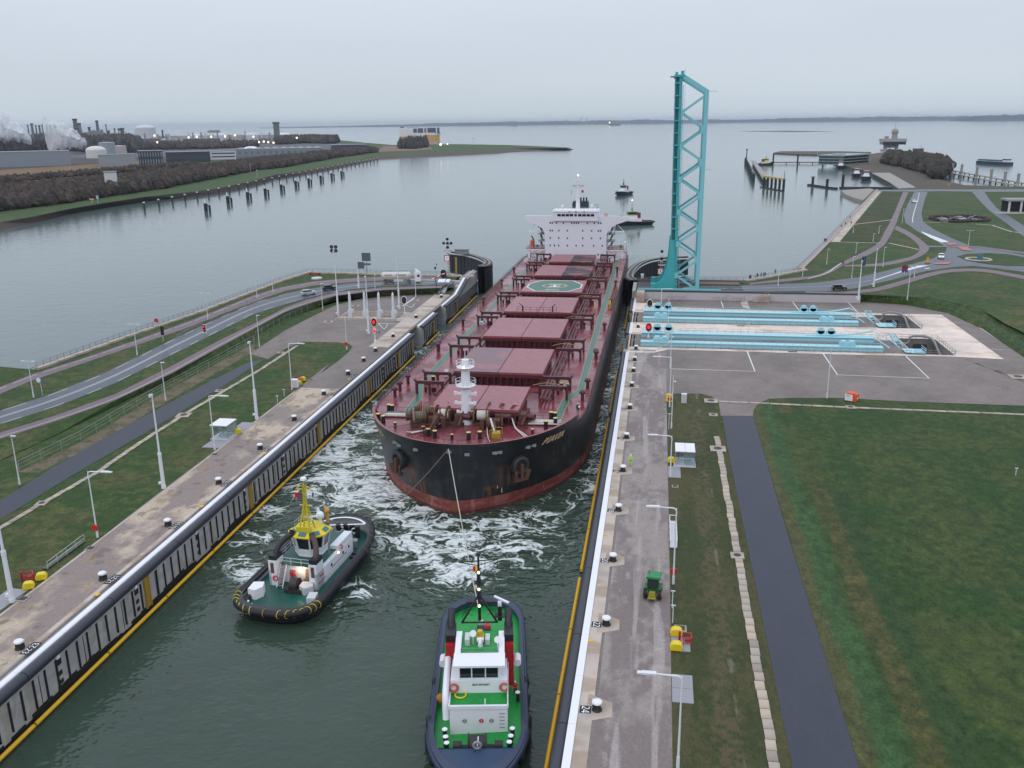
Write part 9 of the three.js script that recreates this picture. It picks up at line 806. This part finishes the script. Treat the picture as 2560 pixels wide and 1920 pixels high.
// ---------------------------------------------------------------- ships and tugs further out
{
  const face = (a) => Math.atan2(a[0], a[2]) + Math.PI;       // turns +z of a group towards the camera
  { const a = [-919.9, 2.43, -3480.5], t = thing('car_carrier', 'yellow and white car carrier passing beyond the green point', 'ship', [a[0], 0, a[2]], face(a)); const yl = mat(0.62, 0.30, 0.05, 0.5), wt = mat(0.72, 0.70, 0.68, 0.5), bl = mat(0.05, 0.05, 0.10, 0.5), H = 150; mesh('hull', [slab([[-74, -11], [62, -11], [80, 0], [62, 11], [-74, 11]], -1, 11), slab([[20, -11.1], [62, -11.1], [80, 0], [62, 11.1], [20, 11.1]], 11, 16)], yl, t); mesh('upper_hull', [bx(-75, 22, 11, 22, -11, 11), slab([[22, -11], [64, -11], [84, 0], [64, 11], [22, 11]], 16, 22), bx(-73, -22, 22, 40, -11, 11), bx(60, 84, 22, 25, -8, 8), bx(-22, 12, 22, 28, -11, 11), bx(-70, -40, 40, 43, -9, 9)], wt, t); for (const [x0, x1, y] of [[-20, -6, 40], [-3, 18, 41], [22, 30, 41], [34, 66, 42], [71, 80, 42]]) mesh('container_stack', bx(x0, x1, 24, y, -11.2, 11.2), x0 === 22 ? mat(0.25, 0.09, 0.06, 0.6) : bl, t); for (const x of [-4.5, 20, 32, 68.5]) mesh('lashing_tower', bx(x - 1.2, x + 1.2, 22, 43, -11.4, 11.4), wt, t); mesh('funnel', [cyl(9, 6, 7, -62, 40, 0, 12)], M.dark, t); mesh('crane', bx(-42, 4, 43, 44.4, -2, 2), mat(0.3, 0.16, 0.14, 0.6), t); mesh('red_house', bx(-46, -38, 40, 44, -4, 4), mat(0.45, 0.12, 0.1, 0.6), t); const d = mesh('line_lettering', decal(null, 34, 4.6), cut(text('RORO LINES', 34, 4.6, '#4a4a60', null, { px: 256 })), t); d.position.set(-20, 16, 11.2); }
  const cont = (l, a, L, k) => { const t = thing('container_ship', l, 'ship', [a[0], 0, a[2]], face(a)); mesh('hull', slab([[-L / 2, -L * 0.07], [L * 0.42, -L * 0.07], [L / 2, 0], [L * 0.42, L * 0.07], [-L / 2, L * 0.07]], -1, L * 0.075), mat(0.05, 0.05, 0.08, 0.6), t); for (let i = 0; i < 6; i++) mesh('container_stack', bx(-L * 0.36 + i * L * 0.13, -L * 0.36 + i * L * 0.13 + L * 0.11, L * 0.075, L * (0.14 + 0.03 * hsh(i, k, 3)), -L * 0.06, L * 0.06), mat(0.12 + 0.1 * hsh(i, k, 9), 0.12, 0.16, 0.6), t); mesh('bridge_house', bx(-L * 0.46, -L * 0.38, L * 0.075, L * 0.2, -L * 0.06, L * 0.06), M.offw, t); return t; };
  cont('hazy container ship far out behind the plant lights', [-4280.1, 11.84, -8481.2], 120, 1); { const t = cont('distant container ship on the horizon left of the raised bridge', [-643.9, -13.68, -12984], 175, 2); mesh('deck_lamp', sph(9, -68, 38, 8, 8, 6), M.lamp, t); } cont('tiny grey ship on the horizon further left', [-2100.8, 3.79, -13335.5], 80, 3); 
  const tug = (l, [x, z], ry, hullC, houseC, mastC, s = 1) => { const t = thing('harbour_tug', l, 'tugboat', [x, 0, z], ry), o = full(outl(27, 9, 0.36, 0.2)), sh = (q) => 2.2 + 1.6 * sst(2, -13, q); mesh('hull', [loft([lvl(scaled(o, 0.8), -1), lvl(scaled(o, 0.94), 0.6), lvl(o, sh)])], mat(...hullC, 0.5), t); mesh('deck', flat(scaled(o, 0.96), (q) => sh(q) - 0.6), mat(0.10, 0.06, 0.05, 0.6), t); mesh('fender', tube(scaled(o, 1.01).filter((_, i) => i % 3 === 0).map(([a, b]) => V3(a, sh(b) - 0.3, b)), 0.4, 90, 7, true), M.rubber, t); const h = mesh('deckhouse', [bx(-2.9, 2.9, 1.8, 4.4, 4.5, -6.5), bx(-2.3, 2.3, 4.4, 6.2, 1.5, -5)], M.white, t); const w = mesh('wheelhouse', [bx(-2, 2, 6.2, 7.0, 0.5, -4.4), bx(-2.2, 2.2, 8.3, 8.7, 0.8, -4.8)], mat(...houseC, 0.5), t); mesh('window_band', bx(-1.9, 1.9, 7.0, 8.3, 0.4, -4.3), M.glass, w); for (const q of [-1, 1]) mesh('funnel', bx(q * 1.6, q * 2.6, 4.4, 8.0, 3.6, 2.0), mat(0.22, 0.04, 0.05, 0.6), t); mesh('mast', [rod(V3(0, 8.7, -1.5), V3(0, 15.5, -1.5), 0.22, 6, 0.1), box(2.4, 0.2, 0.2, 0, 12.5, -1.5), rod(V3(-1, 8.7, -1), V3(0, 11.5, -1.5), 0.12), rod(V3(1, 8.7, -1), V3(0, 11.5, -1.5), 0.12), box(0.9, 1.6, 0.7, 0, 10, -1.5)], mat(...mastC, 0.5), t); mesh('tyre', [...[-9, -5, -1].map((q) => torus(0.6, 0.25, 12, 6).rotateY(Math.PI / 2).translate(4.4, 1.6, q))], M.rubber, t); t.scale.setScalar(s); return t; };
  tug('dark blue harbour tug seen bow-on in the open water behind the ship', [-29.5, -778], 2.75, [0.014, 0.02, 0.04], [0.2, 0.26, 0.2], [0.02, 0.03, 0.03], 0.92); { const t = tug('dark tug with lit mast light close behind the ship stern', [-14.6, -549], 1.95, [0.012, 0.014, 0.02], [0.26, 0.30, 0.12], [0.25, 0.26, 0.08], 0.92); mesh('mast_light', sph(0.4, 0, 15.8, -1.5, 8, 6), M.lamp, t); mesh('red_winch', box(1.6, 1.2, 1.2, 0.5, 2.6, 5.8), mat(0.4, 0.05, 0.03, 0.5), t); }
  tug('moored harbour tug nearest the glass building', [220.55, -1195], 2.9, [0.02, 0.02, 0.03], [0.6, 0.55, 0.55], [0.4, 0.1, 0.1], 1.05); tug('moored white and red tug in the middle of the harbour row', [205.81, -1024.1], 2.9, [0.02, 0.03, 0.06], [0.6, 0.55, 0.55], [0.4, 0.1, 0.1]); tug('moored white and red tug at the near end of the harbour row', [204.49, -970.8], 2.9, [0.02, 0.03, 0.06], [0.6, 0.55, 0.55], [0.4, 0.1, 0.1], 1.05); { const t = tug('patrol boat with bright yellow wheelhouse at the harbour entrance', [139.43, -1292.5], -1.2, [0.015, 0.018, 0.03], [0.62, 0.58, 0.03], [0.1, 0.1, 0.1]); mesh('yellow_house', bx(-2.4, 2.4, 4.6, 6.4, 1.6, -5.1), mat(0.62, 0.58, 0.03, 0.5), t); }
  { const [x, z] = [431, -1296.4], t = thing('river_barge', 'dark blue river barge passing at the right edge', 'barge', [x, 0, z], 0.35); mesh('hull', [slab(full(outl(62, 11.4, 0.1, 0.1)), -0.5, 3.4)], mat(0.012, 0.03, 0.06, 0.5), t); mesh('hatches', bx(-4.4, 4.4, 3.4, 5.6, -26, 16), mat(0.06, 0.12, 0.17, 0.5), t); mesh('rim', slab(full(outl(62.4, 11.8, 0.1, 0.1)), 3.3, 3.7), M.offw, t); mesh('wheelhouse', [bx(-3, 3, 3.4, 7.5, 19, 27)], M.offw, t); mesh('window_band', bx(-3.05, 3.05, 5.8, 7, 18.9, 27.1), M.glass, t); }
}
// ---------------------------------------------------------------- far harbour on the right, breakwaters, far shore
{
  const dirt = mat(0.10, 0.082, 0.062, 0.95, { bumpMap: T.bump, bumpScale: 0.4 }), conc = mat(0.30, 0.285, 0.26, 0.85);
  const isl = (name, poly, y, m) => struct(name, [flat(poly, y), skirt(poly, y, -1)], m);
  isl('harbour_land', [[250.07, -1422.7], [284.48, -1548.9], [336.87, -1589.1], [382.36, -1687.7], [447.5, -1696.3], [441.1, -1583.4], [398.23, -1530.4], [362.3, -1490.7], [324.1, -1393.2], [304.62, -1249.4], [354.56, -1325.6], [327.3, -1136.1], [295.9, -1029.6], [262.53, -932.8], [261.21, -850.2], [308.17, -821.2], [345.88, -764.6], [296.85, -790.2], [207.78, -799.4], [193.82, -799.5], [207.41, -887.8], [226.81, -1054.6], [225.06, -1150.2], [229.61, -1226.4], [233.06, -1313.7]], 3, dirt); isl('breakwater', [[197.57, -1711.7], [220.91, -1796.8], [325.5, -1775.5], [367.17, -1722.6], [345.26, -1618.2], [291.96, -1589.7], [236.85, -1630.3]], 1.8, dirt); isl('stone_revetment', [[149.91, -802.3], [176.98, -824.3], [178.54, -813.2], [147.62, -703], [145.39, -722.2], [145.69, -761.5]], 2.0, mat(0.34, 0.31, 0.27, 0.9, { bumpMap: T.bump, bumpScale: 0.3 })); struct('harbour_quay', [bx(0, 0, 0, 0, 0, 0)].slice(1).concat(slab([[223.06, -1033.4], [240.97, -1032.5], [211.51, -812.1], [195.63, -802.6], [207.17, -887.8]], 2.9, 3.6)), conc); isl('sand_bar', [[405.7, -4990.1], [651.6, -5021.6], [789, -4547.6], [585, -4505]], 0.6, mat(0.14, 0.11, 0.09, 0.9)); struct('harbour_field', flat([[312.54, -1444.6], [368.37, -1577.9], [426.4, -1599.1], [430.4, -1567.1], [364.9, -1518.6], [307.83, -1362.1]], 3.15), mat(0.11, 0.065, 0.05, 0.95));
  wood('scrub_belt', 'dark bare bushes on the spit behind the far harbour', fill([[284.11, -1243.8], [284.41, -1145.7], [277.06, -1030.6], [260.81, -926.6]], [[325.16, -1397.9], [332.27, -1306.8], [341.43, -1238.2], [320.48, -1111.9]], 620, 3, 8, 9, 21), [[0.042, 0.034, 0.026], [0.055, 0.04, 0.03], [0.05, 0.05, 0.035]]);
  // glass office
  { const a = [227.96, -1219.2], b = [268.8, -1272.6], t = thing('glass_office', 'three-storey glass office building by the far harbour', 'building', [a[0], 3, a[1]], Math.atan2(-(b[1] - a[1]), b[0] - a[0])), L = Math.hypot(b[0] - a[0], b[1] - a[1]), gl = mat(0.06, 0.11, 0.12, 0.15); mesh('wall', bx(0, L, 0, 10.5, 0, -34), gl, t); for (let k = 0; k < 4; k++) mesh('floor_band', bx(-0.6, L + 0.6, 0.2 + k * 3.5, 0.9 + k * 3.5, 0.6, -34.6), mat(0.30, 0.36, 0.36, 0.5), t); for (let k = 0; k < 3; k++) for (let i = 0; i < 4; i++) mesh('window', bx(L * i / 4 + 0.7, L * (i + 1) / 4 - 0.7, 1.2 + k * 3.5, 3.5 + k * 3.5, 0.02, 0.2), M.glass, t); for (let k = 0; k < 3; k++) for (let i = 0; i < 5; i++) mesh('window', bx(-0.2, -0.02, 1.2 + k * 3.5, 3.5 + k * 3.5, -34 * i / 5 - 1, -34 * (i + 1) / 5 + 1), mat(0.04, 0.06, 0.07, 0.15), t); mesh('roof', [bx(-0.8, L + 0.8, 11.4, 12, 0.8, -34.8), bx(6, 20, 12, 13.6, -8, -20)], mat(0.32, 0.38, 0.38, 0.6), t); mesh('flagpole', cyl(0.2, 0.12, 34, -12, 0, -30, 6), M.offw, t); }
  { const a = [396.31, -1699.3], t = thing('radar_station', 'radar control tower with overhanging glazed floor on the far spit', 'tower', [a[0], 3, a[1]]); mesh('base', bx(-18, 14, 0, 4, -8, 8), mat(0.35, 0.34, 0.36, 0.6), t); mesh('base_window', bx(-10, 14.1, 1, 3, 7.9, 8.1), M.glass, t); mesh('column', [bx(-14, -9, 4, 12, -5, 5), bx(5, 9, 4, 12, -5, 5), bx(-9, 5, 6.5, 12, -4, 4)], mat(0.3, 0.29, 0.3, 0.6), t); mesh('glazed_floor', bx(-19, 19, 12, 17, -12, 12), M.glass, t); mesh('roof', [bx(-20, 20, 17, 22, -13, 13)], mat(0.35, 0.35, 0.38, 0.6), t); mesh('radar_mast', [cyl(5, 4, 12, 2, 22, 0, 10), sph(6, 2, 33, 0, 10, 8), cyl(0.5, 0.2, 10, 2, 38, 0, 6), bx(-14, -8, 22, 26, -3, 3)], mat(0.30, 0.26, 0.22, 0.7), t); const s = thing('hut', 'small dark hut right of the radar tower on the far spit', 'hut', [a[0] + 42, 3, a[1] + 4]); mesh('wall', box(16, 4.5, 8, 0, 2.2, 0), mat(0.1, 0.09, 0.1, 0.7), s); mesh('roof', box(17, 0.6, 9, 0, 4.8, 0), M.dark, s); mesh('aerial', cyl(0.3, 0.2, 8, 5, 4, 0, 5), M.dark, s); }
  const dm = mat(0.016, 0.022, 0.024, 0.6), pile = thing('harbour_pile', 'x', 'pile', [0, 0, 0], 0, 'dark piles at the harbour entrance'), ps = [[116.44, -1327], [114.47, -1286.9], [111.32, -1238.2], [108.15, -1186.4], [104.1, -1129.6], [100.82, -1080.7], [97.51, -1035.8], [93.62, -980.6], [91.54, -943.4], [93.74, -958.4]]; mesh('post', cyl(1.1, 1.1, 9, 0, -1, 0, 10), dm, pile); mesh('cap', cyl(1.15, 1.0, 0.5, 0, 8, 0, 10), mat(0.16, 0.22, 0.23, 0.6), pile); ps.forEach(([x, z], i) => { const l = `thick dark pile left of the jetty, ${ord(i)} from the far end`; if (i) dup(pile, l, [x, 0, z]); else { pile.position.set(x, 0, z); pile.userData.label = l; } }); { const [x, z] = [122.54, -1378.3], t = thing('navigation_light', 'tall dark navigation light at the far end of the harbour piles', 'beacon', [x, 0, z]); mesh('post', cyl(0.9, 0.6, 18, 0, -1, 0, 8), dm, t); mesh('lantern', [cyl(1.2, 1.2, 1.8, 0, 17, 0, 8)], M.dark, t); }
  const jet = (n, l, a, b, y, w, h, m) => { const t = thing(n, l, 'jetty'), L = Math.hypot(b[0] - a[0], b[1] - a[1]); mesh('deck', beam(V3(a[0], y, a[1]), V3(b[0], y, b[1]), w, h), m, t); const N = Math.max(2, Math.round(L / 16)); for (let i = 0; i <= N; i++) mesh('pile', cyl(0.6, 0.6, y + 1, lerp(a[0], b[0], i / N), -1, lerp(a[1], b[1], i / N), 8), dm, t); return t; };
  jet('jetty', 'long concrete jetty running out at the harbour entrance', [127.48, -1328.2], [100.19, -908.6], 4, 5, 1.6, conc); jet('jetty', 'long low jetty across the back of the harbour basin', [137.68, -1330.3], [223.59, -1321], 2, 9, 1.2, mat(0.16, 0.13, 0.12, 0.8)); jet('jetty', 'right-hand jetty with bollard posts along the far river', [304.74, -1061.1], [303.54, -808.5], 2.6, 3, 0.8, conc); jet('jetty', 'second thin jetty behind the right-hand one', [319.79, -1094.1], [318.5, -849.4], 2.6, 2.4, 0.8, conc); [[317.09, -1079.3], [316.73, -1046.9], [316.39, -997.1], [314.1, -947.8], [312.74, -907.1], [312.18, -873.4]].forEach(([x, z], i) => { const t = thing('harbour_post', `pale square post on the right-hand jetty, ${ord(i)} from the left`, 'post', [x, 0, z]); mesh('post', box(2, 11, 2, 0, 5.5, 0), conc, t); mesh('cap', box(2.4, 0.6, 2.4, 0, 11, 0), M.grey, t); }); [[152.38, -1311.3], [182.74, -1296.4], [214.03, -1285.7]].forEach(([x, z], i) => { const t = thing('harbour_post', `dark post at the low jetty across the basin, ${ord(i)} from the left`, 'post', [x, 0, z]); mesh('post', cyl(1.1, 1.1, 13, 0, 0, 0, 8), dm, t); mesh('cap', cyl(1.3, 1.3, 0.5, 0, 12.8, 0, 8), M.dark, t); });
  { const a = [93.85, -865.9], b = [104.91, -815.8], t = thing('guide_frame', 'yellow striped beam on six dark piles at the harbour entrance', 'guide frame'); for (let i = 0; i < 6; i++) mesh('pile', cyl(1.1, 1.1, 11, lerp(a[0], b[0], i / 5), -1, lerp(a[1], b[1], i / 5), 10), dm, t); for (let i = 0; i < 12; i++) mesh('stripe', beam(V3(lerp(a[0] - 1, b[0] + 1, i / 12), 10, lerp(a[1], b[1], i / 12)), V3(lerp(a[0] - 1, b[0] + 1, (i + 1) / 12), 10, lerp(a[1], b[1], (i + 1) / 12)), 1.5, 1.5), i % 2 ? mat(0.42, 0.33, 0.22, 0.6) : M.yellow, t); mesh('waler', beam(V3(a[0] - 3, 0.5, a[1]), V3(b[0], 0.5, b[1]), 1, 0.8), dm, t); mesh('mast', cyl(0.5, 0.3, 7, b[0], 10, b[1], 6), M.steel, t); }
  const fd = (l, [x, z], h, T) => { const t = thing('mooring_post', l, 'mooring post', [x, 0, z]); mesh('post', cyl(1.2, 1.2, h + 1, 0, -1, 0, 10), dm, t); if (T) mesh('head', box(4.2, 0.6, 2, 0, h, 0), M.steel, t); }; fd('dark T-headed post, left of two standing on the floating boom', [137.69, -872.8], 9, 1); fd('dark T-headed post, right of two standing on the floating boom', [144.51, -838.3], 9, 1); fd('tall dark post at the end of the harbour boom', [160.08, -851.7], 12); const boom = (l, a, b) => { const t = thing('floating_boom', l, 'boom'); mesh('float', beam(V3(a[0], 0.6, a[1]), V3(b[0], 0.6, b[1]), 4, 1.6), dm, t); mesh('walkway', beam(V3(a[0], 1.5, a[1]), V3(b[0], 1.5, b[1]), 1.2, 0.2), M.steel, t); }; boom('short dark floating boom below two T-headed posts', [137.52, -891], [153, -843.3]); boom('longer dark floating boom before the stone slope', [157.51, -851.7], [205.57, -848.2]);
  { const a = [192.72, -548.1], t = thing('open_shed', 'grey open-fronted shed at the right picture edge', 'shed', [a[0], RL, a[1]]); mesh('roof', box(34, 1.0, 12, 16, 6.5, -5), M.grey, t); mesh('back_wall', box(32, 6, 0.5, 16, 3, -10.5), mat(0.05, 0.06, 0.065, 0.6), t); for (let i = 0; i < 6; i++) mesh('bay_post', box(0.9, 6, 0.9, 0.5 + i * 6.2, 3, 0), M.offw, t); mesh('yard', box(44, 0.15, 10, 14, 0.1, 5), conc, t); }
  // far shore across the estuary
  { const ridge = (name, pts, hs, m, seed) => { const P0 = [], P1 = [], N = 400, r = rng(seed); for (let i = 0; i <= N; i++) { const t = i / N * (pts.length - 1), k = Math.min(pts.length - 2, Math.floor(t)), f = t - k, x = lerp(pts[k][0], pts[k + 1][0], f), z = lerp(pts[k][2], pts[k + 1][2], f), h = lerp(hs[k], hs[k + 1], f) * (0.65 + 0.5 * fbm(i * 0.09, 3, 4, seed) + 0.2 * (r() - 0.5)); P0.push([x, 0, z]); P1.push([x, h, z]); } const bk = P1.map(([x, y, z]) => [x, y * 0.6, z - 500]); struct(name, [strip(P1, P0), strip(P1, bk)], m); }; ridge('far_shore', [[-7786.4, 60.22, -17331.3], [-5774.7, 16.99, -18101.2], [-3979.6, 4.19, -18578.6], [-1197.6, -9.62, -18962.2], [1532.5, -21.59, -18938.1], [4057.3, -48.06, -18561.7], [6947.3, -76.84, -17684.3]], [8, 34, 60, 78, 70, 82, 90], mat(0.045, 0.06, 0.085, 0.9), 501); ridge('far_shore', [[4251.6, -51.04, -14905.5], [4667, -48.42, -14780.7], [5668.4, -57.97, -14426.3]], [10, 75, 90], mat(0.035, 0.055, 0.08, 0.9), 505); [[-1572.6, 134.4, -18433], [-1467, 118.62, -18441.7], [-1858.7, 88.23, -18406.4], [-2251, 75.25, -18362.5], [-235.62, 40.53, -18498.5]].forEach((a, i) => { const t = thing('harbour_crane', `faint crane or chimney on the far shore skyline, ${ord(i)} of five`, 'crane', [a[0], 0, a[2]]); mesh('mast', box(14, a[1], 14, 0, a[1] / 2, 0), M.steel, t); mesh('boom', box(60, 8, 8, 10, a[1] * 0.9, 0), M.steel, t); }); }
}

renderer.render(scene, camera);
